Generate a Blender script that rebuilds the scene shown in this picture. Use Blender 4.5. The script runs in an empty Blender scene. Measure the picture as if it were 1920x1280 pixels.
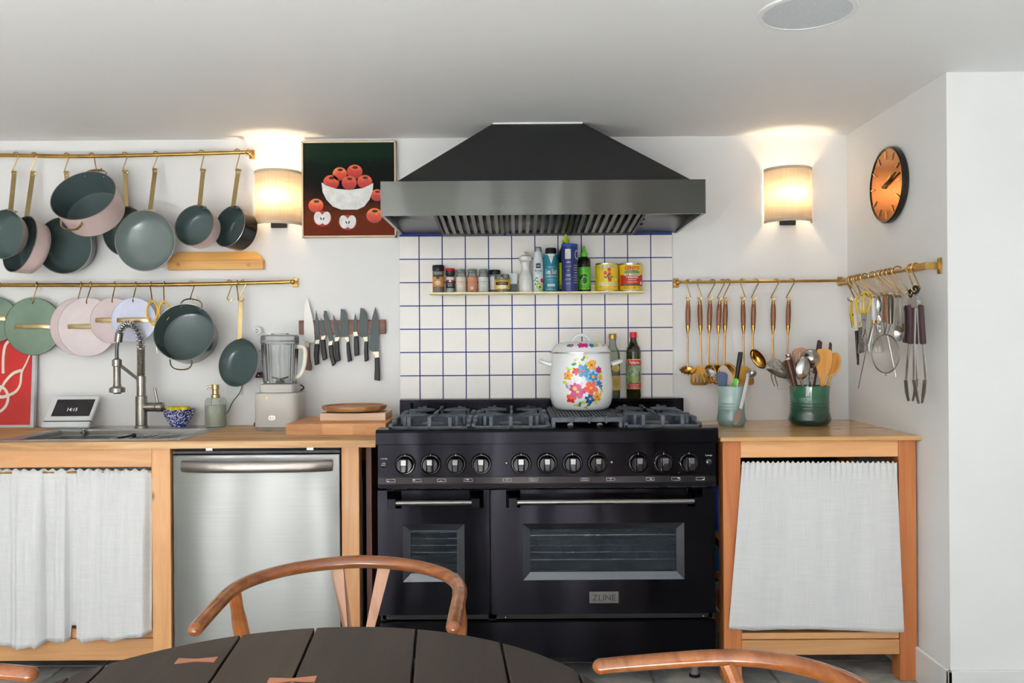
import bpy, bmesh, math, random
from mathutils import Vector, Matrix
random.seed(7)
sc = bpy.context.scene
COL = sc.collection
PI = math.pi
# ------------------------------------------------------------------ camera, world, light, exposure
F, DC, HC = 1575.0, 3.69, 1.235          # focal length (px of 1920), camera distance to the back wall, camera height
VX, VY, ROLL = 968.0, 644.0, 0.007
cd = bpy.data.cameras.new('camera'); cam = bpy.data.objects.new('camera', cd); COL.objects.link(cam)
cd.sensor_width = 36.0; cd.lens = F / 1920 * 36.0; cd.clip_start = 0.02
cd.shift_x = -(VX - 960) / 1920; cd.shift_y = (VY - 640) / 1920
cam.matrix_world = Matrix.Translation((0, -DC, HC)) @ Matrix.Rotation(PI / 2, 4, 'X') @ Matrix.Rotation(-ROLL, 4, 'Z')
sc.camera = cam
vs = sc.view_settings
vs.view_transform = 'Standard'; vs.look = 'None'; vs.gamma = 1.0; vs.exposure = 0.3; vs.use_curve_mapping = False
w = bpy.data.worlds.new('world'); sc.world = w; w.use_nodes = True
w.node_tree.nodes['Background'].inputs[0].default_value = (0.80, 0.88, 1.0, 1)
w.node_tree.nodes['Background'].inputs[1].default_value = 1.0
XL, XR, YR, ZC = -3.1, 3.5, -6.3, 2.14     # room: left wall, right wall, rear wall, ceiling
XN, YN = 1.457, -0.856                     # wall return beside the range niche
REAR_STRIPE_WIN = [(-2.75, -1.95), (-1.65, -1.0), (-0.72, -0.18), (0.05, 0.6)]  # unseen windows, split narrow so that their reflections stripe the steel
def area(name, loc, rot, sx, sy, e, col=(1, 1, 1)):
    l = bpy.data.lights.new(name, 'AREA'); l.shape = 'RECTANGLE'; l.size = sx; l.size_y = sy; l.energy = e; l.color = col
    o = bpy.data.objects.new(name, l); COL.objects.link(o); o.location = loc; o.rotation_euler = rot
    return o
for x0, x1 in REAR_STRIPE_WIN:
    area('daylight_unseen_rear_window', ((x0 + x1) / 2, YR - 0.06, 1.25), (PI / 2 + 0.25, 0, 0), x1 - x0, 1.5, 22.0 * (x1 - x0), (0.98, 0.99, 1.0))
area('daylight_side_window', (XR + 0.06, -3.75, 1.12), (PI / 2 + 0.3, 0, PI / 2), 2.7, 1.75, 4, (0.98, 0.99, 1.0))
sl = bpy.data.lights.new('sun', 'SUN'); sl.energy = 155.0; sl.angle = 0.01; sl.color = (1.0, 1.0, 0.99)
so = bpy.data.objects.new('sun', sl); COL.objects.link(so); so.rotation_euler = (math.radians(55), 0, math.radians(-6))

# ------------------------------------------------------------------ pixel -> place
def S(d): return F / (DC - d)
def P(px, py, d):
    dx, dy = px - VX, py - VY
    dx, dy = dx - ROLL * dy, dy + ROLL * dx
    s = S(d)
    return Vector((dx / s, -d, HC - dy / s))
def PXW(px, py, X):                       # on a plane of constant X (the side wall)
    dx, dy = px - VX, py - VY
    dx, dy = dx - ROLL * dy, dy + ROLL * dx
    s = dx / X
    return Vector((X, -(DC - F / s), HC - dy / s))
CAMP = Vector((0, -DC, HC))

# ------------------------------------------------------------------ materials
def lin(c):
    return tuple(((v / 255) / 12.92 if v <= 10.3 else (((v / 255) + 0.055) / 1.055) ** 2.4) for v in c[:3]) + (1,)
MATS = {}
def newmat(name):
    m = bpy.data.materials.new(name); m.use_nodes = True
    return m, m.node_tree, m.node_tree.nodes['Principled BSDF']
def tex(nt, scale=(1, 1, 1), coord='Object'):
    tc = nt.nodes.new('ShaderNodeTexCoord'); mp = nt.nodes.new('ShaderNodeMapping')
    mp.inputs['Scale'].default_value = scale
    nt.links.new(tc.outputs[coord], mp.inputs['Vector'])
    return mp.outputs['Vector']
def noise(nt, vec, scale, detail=3, rough=0.5, dist=0.0):
    n = nt.nodes.new('ShaderNodeTexNoise'); n.inputs['Scale'].default_value = scale
    n.inputs['Detail'].default_value = detail; n.inputs['Roughness'].default_value = rough; n.inputs['Distortion'].default_value = dist
    nt.links.new(vec, n.inputs['Vector'])
    return n.outputs['Fac']
def ramp(nt, fac, stops):
    r = nt.nodes.new('ShaderNodeValToRGB'); e = r.color_ramp.elements
    while len(e) < len(stops): e.new(0.5)
    for i, (p, c) in enumerate(stops): e[i].position = p; e[i].color = lin(c)
    nt.links.new(fac, r.inputs['Fac'])
    return r.outputs['Color']
def bump(nt, b, fac, strength, dist=0.002):
    n = nt.nodes.new('ShaderNodeBump'); n.inputs['Strength'].default_value = strength; n.inputs['Distance'].default_value = dist
    nt.links.new(fac, n.inputs['Height']); nt.links.new(n.outputs['Normal'], b.inputs['Normal'])
def mat(name, col, rough=0.5, metal=0.0, var=0.05, scale=12, bmp=0.0, coat=0.0, trans=0.0, ior=1.45, emit=None, es=0.0, spec=None, alpha=None):
    if name in MATS: return MATS[name]
    m, nt, b = newmat(name)
    v = tex(nt); n = noise(nt, v, scale)
    lo = tuple(max(0, c * (1 - var)) for c in col); hi = tuple(min(255, c * (1 + var)) for c in col)
    nt.links.new(ramp(nt, n, [(0.3, lo), (0.7, hi)]), b.inputs['Base Color'])
    b.inputs['Roughness'].default_value = rough; b.inputs['Metallic'].default_value = metal
    b.inputs['Coat Weight'].default_value = coat; b.inputs['Coat Roughness'].default_value = 0.08
    b.inputs['Transmission Weight'].default_value = trans; b.inputs['IOR'].default_value = ior
    if spec is not None: b.inputs['Specular IOR Level'].default_value = spec
    if alpha is not None: b.inputs['Alpha'].default_value = alpha
    if emit: b.inputs['Emission Color'].default_value = lin(emit); b.inputs['Emission Strength'].default_value = es
    if bmp: bump(nt, b, noise(nt, v, scale * 8), bmp)
    MATS[name] = m
    return m
def wood(name, c1, c2, c3, axis='X', sc_=1.0, rough=0.45, coat=0.0, knots=True):
    if name in MATS: return MATS[name]
    m, nt, b = newmat(name)
    st = {'X': (1.2, 16, 16), 'Y': (16, 1.2, 16), 'Z': (16, 16, 1.2)}[axis]
    tc = nt.nodes.new('ShaderNodeTexCoord'); oi = nt.nodes.new('ShaderNodeObjectInfo')
    ad = nt.nodes.new('ShaderNodeVectorMath'); ad.operation = 'ADD'
    mu = nt.nodes.new('ShaderNodeVectorMath'); mu.operation = 'SCALE'; mu.inputs['Scale'].default_value = 7.0
    cb = nt.nodes.new('ShaderNodeCombineXYZ')
    for i in range(3): nt.links.new(oi.outputs['Random'], cb.inputs[i])
    nt.links.new(cb.outputs[0], mu.inputs[0]); nt.links.new(tc.outputs['Object'], ad.inputs[0]); nt.links.new(mu.outputs[0], ad.inputs[1])
    mp = nt.nodes.new('ShaderNodeMapping'); mp.inputs['Scale'].default_value = tuple(v * sc_ for v in st)
    nt.links.new(ad.outputs[0], mp.inputs['Vector'])
    n = noise(nt, mp.outputs[0], 1.6, 5, 0.6, 0.9)
    colr = ramp(nt, n, [(0.25, c1), (0.5, c2), (0.75, c3)])
    hs = nt.nodes.new('ShaderNodeHueSaturation')
    ma = nt.nodes.new('ShaderNodeMath'); ma.operation = 'MULTIPLY_ADD'; ma.inputs[1].default_value = 0.3; ma.inputs[2].default_value = 0.85
    nt.links.new(oi.outputs['Random'], ma.inputs[0]); nt.links.new(ma.outputs[0], hs.inputs['Value']); nt.links.new(colr, hs.inputs['Color'])
    out = hs.outputs['Color']
    if knots:
        vo = nt.nodes.new('ShaderNodeTexVoronoi'); vo.inputs['Scale'].default_value = 5.0
        mp2 = nt.nodes.new('ShaderNodeMapping'); mp2.inputs['Scale'].default_value = {'X': (.5, 1, 1), 'Y': (1, .5, 1), 'Z': (1, 1, .5)}[axis]
        nt.links.new(ad.outputs[0], mp2.inputs['Vector']); nt.links.new(mp2.outputs[0], vo.inputs['Vector'])
        mx = nt.nodes.new('ShaderNodeMix'); mx.data_type = 'RGBA'
        rr = nt.nodes.new('ShaderNodeValToRGB'); rr.color_ramp.elements[0].position = 0.025; rr.color_ramp.elements[0].color = (1, 1, 1, 1)
        rr.color_ramp.elements[1].position = 0.06; rr.color_ramp.elements[1].color = (0, 0, 0, 1)
        nt.links.new(vo.outputs['Distance'], rr.inputs['Fac']); nt.links.new(rr.outputs['Color'], mx.inputs['Factor'])
        nt.links.new(out, mx.inputs['A']); mx.inputs['B'].default_value = lin(tuple(v * 0.62 for v in c1)); out = mx.outputs['Result']
    nt.links.new(out, b.inputs['Base Color'])
    b.inputs['Roughness'].default_value = rough; b.inputs['Coat Weight'].default_value = coat; b.inputs['Coat Roughness'].default_value = 0.15
    bump(nt, b, n, 0.15, 0.0015)
    MATS[name] = m
    return m
def brushed(name, col, rough=0.3, axis='X', aniso=0.7, var=0.025, bs=0.05):
    if name in MATS: return MATS[name]
    m, nt, b = newmat(name)
    st = {'X': (3, 3, 700), 'Z': (700, 700, 3)}[axis]
    n = noise(nt, tex(nt, st), 1.0, 2)
    lo = tuple(c * (1 - var) for c in col); hi = tuple(min(255, c * (1 + var)) for c in col)
    nt.links.new(ramp(nt, n, [(0.3, lo), (0.7, hi)]), b.inputs['Base Color'])
    b.inputs['Metallic'].default_value = 1.0; b.inputs['Roughness'].default_value = rough
    b.inputs['Anisotropic'].default_value = aniso; b.inputs['Anisotropic Rotation'].default_value = 0.25
    t = nt.nodes.new('ShaderNodeTangent'); t.direction_type = 'RADIAL'; t.axis = 'Z'
    nt.links.new(t.outputs[0], b.inputs['Tangent'])
    # soft large-scale waviness of thin sheet metal
    v2 = noise(nt, tex(nt, (2.2, 2.2, 0.8)), 1.6, 1)
    bump(nt, b, v2, bs, 0.05)
    MATS[name] = m
    return m
def linen(name, col):
    if name in MATS: return MATS[name]
    m, nt, b = newmat(name)
    n1 = noise(nt, tex(nt, (9, 9, 330)), 1.0, 3); n2 = noise(nt, tex(nt, (500, 500, 12)), 1.0, 2)
    ad = nt.nodes.new('ShaderNodeMath'); ad.operation = 'ADD'; nt.links.new(n1, ad.inputs[0]); nt.links.new(n2, ad.inputs[1])
    hf = nt.nodes.new('ShaderNodeMath'); hf.operation = 'MULTIPLY'; hf.inputs[1].default_value = 0.5; nt.links.new(ad.outputs[0], hf.inputs[0])
    c = ramp(nt, hf.outputs[0], [(0.35, tuple(v * 0.96 for v in col)), (0.62, col)])
    nt.links.new(c, b.inputs['Base Color']); b.inputs['Roughness'].default_value = 0.9
    bump(nt, b, hf.outputs[0], 0.1, 0.001)
    tr = nt.nodes.new('ShaderNodeBsdfTranslucent'); nt.links.new(c, tr.inputs[0])
    mx = nt.nodes.new('ShaderNodeMixShader'); mx.inputs[0].default_value = 0.18
    nt.links.new(b.outputs[0], mx.inputs[1]); nt.links.new(tr.outputs[0], mx.inputs[2])
    nt.links.new(mx.outputs[0], nt.nodes['Material Output'].inputs['Surface'])
    MATS[name] = m
    return m
def shade_mat(name):
    if name in MATS: return MATS[name]
    m, nt, b = newmat(name)
    n1 = noise(nt, tex(nt, (300, 300, 8)), 1.0, 2); n2 = noise(nt, tex(nt, (10, 10, 300)), 1.0, 2)
    ad = nt.nodes.new('ShaderNodeMath'); ad.operation = 'ADD'; nt.links.new(n1, ad.inputs[0]); nt.links.new(n2, ad.inputs[1])
    hf = nt.nodes.new('ShaderNodeMath'); hf.operation = 'MULTIPLY'; hf.inputs[1].default_value = 0.5; nt.links.new(ad.outputs[0], hf.inputs[0])
    c = ramp(nt, hf.outputs[0], [(0.35, (238, 226, 206)), (0.65, (250, 242, 228))])
    nt.links.new(c, b.inputs['Base Color']); b.inputs['Roughness'].default_value = 0.95
    tr = nt.nodes.new('ShaderNodeBsdfTranslucent'); nt.links.new(c, tr.inputs[0])
    mx = nt.nodes.new('ShaderNodeMixShader'); mx.inputs[0].default_value = 0.75
    nt.links.new(b.outputs[0], mx.inputs[1]); nt.links.new(tr.outputs[0], mx.inputs[2])
    nt.links.new(mx.outputs[0], nt.nodes['Material Output'].inputs['Surface'])
    MATS[name] = m
    return m
def glassy(name, col, rough=0.03, amount=0.75):
    """thin clear glass / plastic wall: transparent with a fresnel gloss"""
    if name in MATS: return MATS[name]
    m, nt, b = newmat(name)
    b.inputs['Base Color'].default_value = lin(col); b.inputs['Roughness'].default_value = rough
    tr = nt.nodes.new('ShaderNodeBsdfTransparent'); tr.inputs[0].default_value = lin(col)
    gl = nt.nodes.new('ShaderNodeBsdfGlossy'); gl.inputs['Roughness'].default_value = rough
    fr = nt.nodes.new('ShaderNodeLayerWeight'); fr.inputs[0].default_value = 0.25
    m1 = nt.nodes.new('ShaderNodeMixShader'); m2 = nt.nodes.new('ShaderNodeMixShader'); m2.inputs[0].default_value = 1 - amount
    nt.links.new(fr.outputs['Fresnel'], m1.inputs[0]); nt.links.new(tr.outputs[0], m1.inputs[1]); nt.links.new(gl.outputs[0], m1.inputs[2])
    nt.links.new(m1.outputs[0], m2.inputs[1]); nt.links.new(b.outputs[0], m2.inputs[2])
    nt.links.new(m2.outputs[0], nt.nodes['Material Output'].inputs['Surface'])
    MATS[name] = m
    return m

WALL = mat('wall_paint', (234, 234, 233), 0.75, var=0.008, scale=3, bmp=0.02)
CEIL = mat('ceiling_paint', (238, 238, 238), 0.6, var=0.006, scale=2)
BRASS = mat('brass', (178, 142, 78), 0.28, 1.0, var=0.1, scale=20)
BRASSH = mat('brass_hook', (196, 164, 108), 0.25, 1.0, var=0.06)
PALEBRASS = mat('brushed_pale_brass', (188, 166, 118), 0.3, 1.0, var=0.06)
CREAMMET = mat('cream_brass_shelf', (238, 226, 180), 0.4, 0.3, var=0.03)
STEEL = mat('steel', (190, 188, 184), 0.22, 1.0, var=0.05)
DSTEEL = mat('brushed_nickel', (150, 144, 136), 0.3, 1.0, var=0.08)
BLKPL = mat('black_plastic', (22, 22, 24), 0.4, var=0.1)
WHITEPL = mat('white_plastic', (226, 228, 228), 0.35, var=0.01)
BLKSS = brushed('black_stainless', (30, 29, 33), 0.22, 'X', 1.0, bs=0.14)
HOODSS = brushed('black_stainless_hood', (86, 87, 84), 0.2, 'X', 1.0, bs=0.2)
SSTEEL = brushed('stainless_door', (142, 142, 141), 0.36, 'X', 0.9, bs=0.22)
SINKSS = mat('sink_steel', (170, 168, 164), 0.3, 1.0, var=0.05)
IRON = mat('cast_iron', (78, 84, 93), 0.5, 0.1, var=0.15, scale=30, bmp=0.1)
BLKEN = mat('black_enamel', (14, 14, 16), 0.25, var=0.1)
MBLACK = mat('matte_black_paint', (30, 30, 31), 0.55, var=0.06)
PINE = wood('pine', (208, 148, 94), (222, 166, 112), (232, 182, 130), 'X', rough=0.42, coat=0.1)
PINEV = wood('pine_upright', (206, 144, 90), (220, 162, 108), (230, 178, 124), 'Z', rough=0.42, coat=0.1)
PINERED = wood('redwood_upright', (184, 104, 56), (198, 120, 68), (210, 136, 82), 'Z', rough=0.42, coat=0.1)
CTOP = wood('worn_counter', (140, 98, 60), (196, 150, 98), (222, 188, 142), 'X', 0.9, rough=0.5)
CTOPR = wood('honey_counter', (200, 146, 84), (216, 164, 100), (226, 180, 120), 'X', 0.9, rough=0.25, coat=0.35)
CHERRY = wood('chair_wood', (112, 60, 24), (142, 80, 36), (168, 104, 54), 'X', 0.8, rough=0.25, coat=0.5, knots=False)
CHERRYS = wood('chair_splat', (150, 104, 78), (178, 134, 108), (194, 152, 124), 'Z', 0.8, rough=0.4, knots=False)
DARKTOP = wood('dark_table', (26, 18, 13), (38, 27, 20), (52, 38, 29), 'Y', 1.6, rough=0.45, coat=0.0, knots=False)
WALNUT = wood('walnut', (92, 56, 42), (110, 70, 54), (126, 84, 66), 'X', 1.4, rough=0.5, knots=False)
TEAL = mat('ceramic_teal', (76, 92, 92), 0.2, var=0.06, scale=6)
TEALL = mat('ceramic_grey', (108, 120, 118), 0.24, var=0.05, scale=6)
PINK = mat('pink_enamel', (214, 192, 188), 0.3, var=0.03)
LAVEN = mat('lavender_enamel', (196, 200, 222), 0.3, var=0.03)
PANBLK = mat('black_enamel_pan', (24, 23, 24), 0.16, var=0.1)
SAGE = mat('sage_enamel', (116, 138, 120), 0.35, var=0.06, scale=9)
LIDPINK = mat('lid_pink', (218, 206, 206), 0.33, var=0.03)
LIDMAUVE = mat('lid_mauve', (206, 188, 188), 0.33, var=0.03)
LIDLAV = mat('lid_lavender', (202, 206, 226), 0.33, var=0.03)
LINEN = linen('white_linen', (244, 244, 244))
TILEM = mat('white_tile', (236, 232, 226), 0.22, var=0.015, scale=5)
GROUT = mat('blue_grout', (44, 62, 140), 0.8, var=0.25, scale=30)

# ------------------------------------------------------------------ mesh builder
class MB:
    def __init__(s): s.v = []; s.f = []
    def add(s, vs, fs):
        n = len(s.v); s.v += [Vector(p) for p in vs]; s.f += [tuple(i + n for i in f) for f in fs]; return s
    def join(s, o): return s.add(o.v, o.f)
    def xf(s, M): s.v = [M @ p for p in s.v]; return s
    def box(s, x0, x1, y0, y1, z0, z1):
        x0, x1 = sorted((x0, x1)); y0, y1 = sorted((y0, y1)); z0, z1 = sorted((z0, z1))
        return s.add([(x0, y0, z0), (x1, y0, z0), (x1, y1, z0), (x0, y1, z0), (x0, y0, z1), (x1, y0, z1), (x1, y1, z1), (x0, y1, z1)],
                     [(3, 2, 1, 0), (4, 5, 6, 7), (0, 1, 5, 4), (1, 2, 6, 5), (2, 3, 7, 6), (3, 0, 4, 7)])
    def prism(s, pts, vec):
        n = len(pts); vec = Vector(vec); pts = [Vector(p) for p in pts]
        nor = Vector((0, 0, 0))
        for i in range(n): nor += pts[i].cross(pts[(i + 1) % n])
        if nor.dot(vec) > 0: pts = pts[::-1]
        return s.add(pts + [p + vec for p in pts], [tuple(range(n)), tuple(range(2 * n - 1, n - 1, -1))] + [(i + n, (i + 1) % n + n, (i + 1) % n, i) for i in range(n)])
    def lathe(s, prof, c=(0, 0, 0), seg=32, a0=0.0, a1=2 * PI, rib=0, ribamp=0.0):
        full = abs(a1 - a0 - 2 * PI) < 1e-6; n = seg if full else seg + 1
        vs = []; fs = []; rows = []
        for r, z in prof:
            if r < 1e-6: rows.append([len(vs)]); vs.append((c[0], c[1], c[2] + z)); continue
            row = []
            for i in range(n):
                a = a0 + (a1 - a0) * i / seg
                rr = r * (1 + ribamp * math.cos(rib * a)) if rib else r
                row.append(len(vs)); vs.append((c[0] + rr * math.cos(a), c[1] + rr * math.sin(a), c[2] + z))
            rows.append(row)
        for A, B in zip(rows, rows[1:]):
            m = n if full else n - 1
            for i in range(m):
                j = (i + 1) % n
                if len(A) == 1 and len(B) == 1: continue
                if len(A) == 1: fs.append((A[0], B[j], B[i]))
                elif len(B) == 1: fs.append((A[i], A[j], B[0]))
                else: fs.append((A[i], A[j], B[j], B[i]))
        return s.add(vs, fs)
    def tube(s, pts, r, seg=8, closed=False, flat=None, up=None):
        pts = [Vector(p) for p in pts]; n = len(pts)
        rs = r if isinstance(r, (list, tuple)) else [r] * n
        tn = []
        for i in range(n):
            a = pts[(i - 1) % n] if (closed or i > 0) else pts[i]; b = pts[(i + 1) % n] if (closed or i < n - 1) else pts[i]
            t = b - a; tn.append(t.normalized() if t.length > 1e-9 else Vector((0, 0, 1)))
        u = Vector(up) if up else (Vector((0, 0, 1)) if abs(tn[0].z) < 0.9 else Vector((1, 0, 0)))
        vs = []; fs = []
        for i in range(n):
            t = tn[i]
            if up: u = Vector(up)
            u = u - t * u.dot(t)
            if u.length < 1e-6: u = t.orthogonal()
            u.normalize(); v = t.cross(u)
            for k in range(seg):
                a = 2 * PI * k / seg + (PI / 4 if seg == 4 else 0)
                if flat: q = u * (math.cos(a) * flat[0] * rs[i]) + v * (math.sin(a) * flat[1] * rs[i])
                else: q = u * (math.cos(a) * rs[i]) + v * (math.sin(a) * rs[i])
                vs.append(pts[i] + q)
        m = n if closed else n - 1
        for i in range(m):
            for k in range(seg):
                a = i * seg + k; b = i * seg + (k + 1) % seg; j = ((i + 1) % n) * seg
                fs.append((a, b, j + (k + 1) % seg, j + k))
        if not closed:
            fs.append(tuple(range(seg - 1, -1, -1))); fs.append(tuple((n - 1) * seg + k for k in range(seg)))
        return s.add(vs, fs)
    def cyl(s, p0, p1, r0, r1=None, seg=16): return s.tube([p0, p1], [r0, r0 if r1 is None else r1], seg)
    def ball(s, c, r, seg=16, rings=8):
        r = (r, r, r) if not isinstance(r, (tuple, list)) else r
        m = MB().lathe([(math.sin(PI * i / rings), -math.cos(PI * i / rings)) for i in range(rings + 1)], seg=seg)
        m.xf(Matrix.Translation(Vector(c)) @ Matrix.Diagonal((r[0], r[1], r[2], 1)))
        return s.join(m)
    def mesh(s, name):
        me = bpy.data.meshes.new(name); me.from_pydata([tuple(p) for p in s.v], [], s.f); me.update()
        return me
def tag(o, label=None, cat=None, group=None, kind=None):
    if label: o['label'] = label
    if cat: o['category'] = cat
    if group: o['group'] = group
    if kind: o['kind'] = kind
    return o
def mk(name, mb, m, parent=None, bevel=0, smooth=35, solid=0, sub=0, seg=2):
    me = mb.mesh(name) if isinstance(mb, MB) else mb
    me.materials.clear(); me.materials.append(m)
    bm = bmesh.new(); bm.from_mesh(me); bmesh.ops.recalc_face_normals(bm, faces=bm.faces[:]); bm.to_mesh(me); bm.free()
    o = bpy.data.objects.new(name, me); COL.objects.link(o)
    if smooth:
        for p in me.polygons: p.use_smooth = True
        me.set_sharp_from_angle(angle=math.radians(smooth))
    if solid: md = o.modifiers.new('solid', 'SOLIDIFY'); md.thickness = solid; md.offset = 0
    if sub: md = o.modifiers.new('sub', 'SUBSURF'); md.levels = sub; md.render_levels = sub
    if bevel:
        md = o.modifiers.new('bevel', 'BEVEL'); md.width = bevel; md.segments = seg; md.limit_method = 'ANGLE'; md.angle_limit = math.radians(40)
    if parent is not None: o.parent = parent
    return o
class Thing:
    """collects parts made in room coordinates; done() puts an Empty at the base and parents them"""
    def __init__(s, name, label, cat, group=None):
        s.name, s.label, s.cat, s.group = name, label, cat, group; s.parts = []
    def part(s, name, mb, m, under=None, label=None, kind=None, **k):
        o = mk(name, mb, m, **k); s.parts.append((o, under)); tag(o, label=label, kind=kind); return o
    def done(s, loc=None):
        if loc is None:
            lo = Vector((1e9,) * 3); hi = -lo
            for o, u in s.parts:
                for v in o.data.vertices:
                    lo = Vector(map(min, lo, v.co)); hi = Vector(map(max, hi, v.co))
            loc = Vector(((lo.x + hi.x) / 2, (lo.y + hi.y) / 2, lo.z))
        loc = Vector(loc)
        e = bpy.data.objects.new(s.name, None); COL.objects.link(e); e.location = loc; e.empty_display_size = 0.05
        tag(e, s.label, s.cat, s.group)
        seen = set()
        for o, u in s.parts:
            if o.data.name not in seen: o.data.transform(Matrix.Translation(-loc)); seen.add(o.data.name)
            o.parent = u if u is not None else e
        s.root = e
        return e
def single(name, mb, m, label, cat, group=None, **k):
    o = mk(name, mb, m, **k)
    lo = Vector((1e9,) * 3); hi = -lo
    for v in o.data.vertices:
        lo = Vector(map(min, lo, v.co)); hi = Vector(map(max, hi, v.co))
    loc = Vector(((lo.x + hi.x) / 2, (lo.y + hi.y) / 2, lo.z))
    o.data.transform(Matrix.Translation(-loc)); o.location = loc
    return tag(o, label, cat, group)
def structure(name, mb, m, parent=None, **k):
    o = mk(name, mb, m, parent=parent, **k)
    if parent is None: o['kind'] = 'structure'
    return o
def frame(o, x, z):
    x = Vector(x).normalized(); z = Vector(z); z = (z - x * z.dot(x)).normalized(); y = z.cross(x)
    return Matrix(((x.x, y.x, z.x, o[0]), (x.y, y.y, z.y, o[1]), (x.z, y.z, z.z, o[2]), (0, 0, 0, 1)))
def text_mb(s, size=1.0, width=None, depth=0.0, bold=0.0):
    cu = bpy.data.curves.new('t', 'FONT'); cu.body = s; cu.size = 1.0; cu.align_x = 'CENTER'; cu.align_y = 'CENTER'; cu.resolution_u = 2
    cu.offset = bold; cu.extrude = 0
    ob = bpy.data.objects.new('t', cu); COL.objects.link(ob)
    dg = bpy.context.evaluated_depsgraph_get(); dg.update()
    me = bpy.data.meshes.new_from_object(ob.evaluated_get(dg))
    vs = [v.co.copy() for v in me.vertices]; fs = [tuple(p.vertices) for p in me.polygons]
    bpy.data.objects.remove(ob); bpy.data.curves.remove(cu); bpy.data.meshes.remove(me)
    wd = max(v.x for v in vs) - min(v.x for v in vs); cx = (max(v.x for v in vs) + min(v.x for v in vs)) / 2
    cy = (max(v.y for v in vs) + min(v.y for v in vs)) / 2
    sx = (width / wd) if width else size
    hh = max(v.y for v in vs) - min(v.y for v in vs)
    sy = size / hh if width else size
    return MB().add([((v.x - cx) * sx, (v.y - cy) * sy, 0) for v in vs], fs)
def wrap(mb, cx, cy, r, z, ang=0.0):      # bend a flat x/y drawing round an upright cylinder, facing the room
    mb.v = [Vector((cx + r * math.sin(p.x / r + ang), cy - r * math.cos(p.x / r + ang), z + p.y)) for p in mb.v]
    return mb
def flat(mb, o):                          # stand a flat x/y drawing up on a plane facing the room
    mb.v = [Vector((o[0] + p.x, o[1], o[2] + p.y)) for p in mb.v]; return mb
def disc2(cx, cy, rx, ry, n=20, rot=0.0):
    c, s_ = math.cos(rot), math.sin(rot)
    pts = [(cx + rx * math.cos(2 * PI * i / n) * c - ry * math.sin(2 * PI * i / n) * s_, cy + rx * math.cos(2 * PI * i / n) * s_ + ry * math.sin(2 * PI * i / n) * c, 0) for i in range(n)]
    return rings2(pts, (cx, cy, 0))
def rings2(pts, c, k=3):                  # fill an outline with concentric rings so that it can be bent round a curved side
    n = len(pts); c = Vector(c); vs_ = [c]; fs_ = [(0, i + 1, (i + 1) % n + 1) for i in range(n)]
    for j in range(1, k + 1): vs_ += [c.lerp(Vector(p), j / k) for p in pts]
    for j in range(k - 1): fs_ += [(1 + j * n + i, 1 + (j + 1) * n + i, 1 + (j + 1) * n + (i + 1) % n, 1 + j * n + (i + 1) % n) for i in range(n)]
    return MB().add(vs_, fs_)
def rect2(x0, x1, y0, y1, n=1):
    m = MB()
    for i in range(n):
        a = x0 + (x1 - x0) * i / n; b = x0 + (x1 - x0) * (i + 1) / n
        m.add([(a, y0, 0), (b, y0, 0), (b, y1, 0), (a, y1, 0)], [(0, 1, 2, 3)])
    return m
def pxprism(pts, d0, d1):                 # an outline traced in pixels at depth d0, extruded towards the room to d1
    return MB().prism([P(x, y, d0) for x, y in pts], (0, -(d1 - d0), 0))
def smooth_path(pts, n=6, closed=False):
    pts = [Vector(p) for p in pts]; out = []; m = len(pts)
    for i in range(m if closed else m - 1):
        p1, p2 = pts[i], pts[(i + 1) % m]
        p0 = pts[(i - 1) % m] if (closed or i > 0) else p1; p3 = pts[(i + 2) % m] if (closed or i + 2 < m) else p2
        for k in range(n):
            t = k / n
            out.append(0.5 * ((2 * p1) + (p2 - p0) * t + (2 * p0 - 5 * p1 + 4 * p2 - p3) * t * t + (3 * p1 - p0 - 3 * p2 + p3) * t ** 3))
    if not closed: out.append(pts[-1])
    return out

# ================================================================== THE ROOM
T_ = 0.12
back = structure('wall_back', MB().box(XL - T_, XN + T_, 0, T_, -0.05, ZC + 0.1), WALL, smooth=0)
structure('wall_return', MB().box(XN, XN + T_, YN + T_, 0, -0.05, ZC + 0.1), WALL, smooth=0)
structure('wall_front_right', MB().box(XN, XR + T_, YN, YN + T_, -0.05, ZC + 0.1), WALL, smooth=0)
structure('wall_left', MB().box(XL - T_, XL, YR, 0, -0.05, ZC + 0.1), WALL, smooth=0)
m = MB(); zb, zt = 0.5, 2.0; xs = XL
for x0, x1 in REAR_STRIPE_WIN:
    m.box(xs, x0, YR - T_, YR, -0.05, ZC + 0.1); m.box(x0, x1, YR - T_, YR, -0.05, zb); m.box(x0, x1, YR - T_, YR, zt, ZC + 0.1); xs = x1
m.box(xs, XR, YR - T_, YR, -0.05, ZC + 0.1)
structure('wall_rear', m, WALL, smooth=0)
m = MB(); m.box(XR, XR + T_, YR, -5.1, -0.05, ZC + 0.1); m.box(XR, XR + T_, -2.4, YN, -0.05, ZC + 0.1)
m.box(XR, XR + T_, -5.1, -2.4, -0.05, 0.25); m.box(XR, XR + T_, -5.1, -2.4, 2.0, ZC + 0.1)
structure('wall_right', m, WALL, smooth=0)
structure('ceiling', MB().box(XL - T_, XR + T_, YR - T_, T_, ZC, ZC + 0.12), CEIL, smooth=0)
WFR = mat('window_frame_paint', (225, 225, 222), 0.4)
n_ = 1
for x0, x1 in REAR_STRIPE_WIN:  # frames of the added rear windows, out of view behind the camera
    m = MB()
    for a, b in ((x0, x0 + .04), (x1 - .04, x1), ((x0 + x1) / 2 - .02, (x0 + x1) / 2 + .02)): m.box(a, b, YR - .04, YR + .01, zb, zt)
    m.box(x0, x1, YR - .04, YR + .01, zb, zb + .04); m.box(x0, x1, YR - .04, YR + .01, zt - .04, zt)
    structure('window_%d' % n_, m, WFR, smooth=0); n_ += 1
m = MB()
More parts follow.
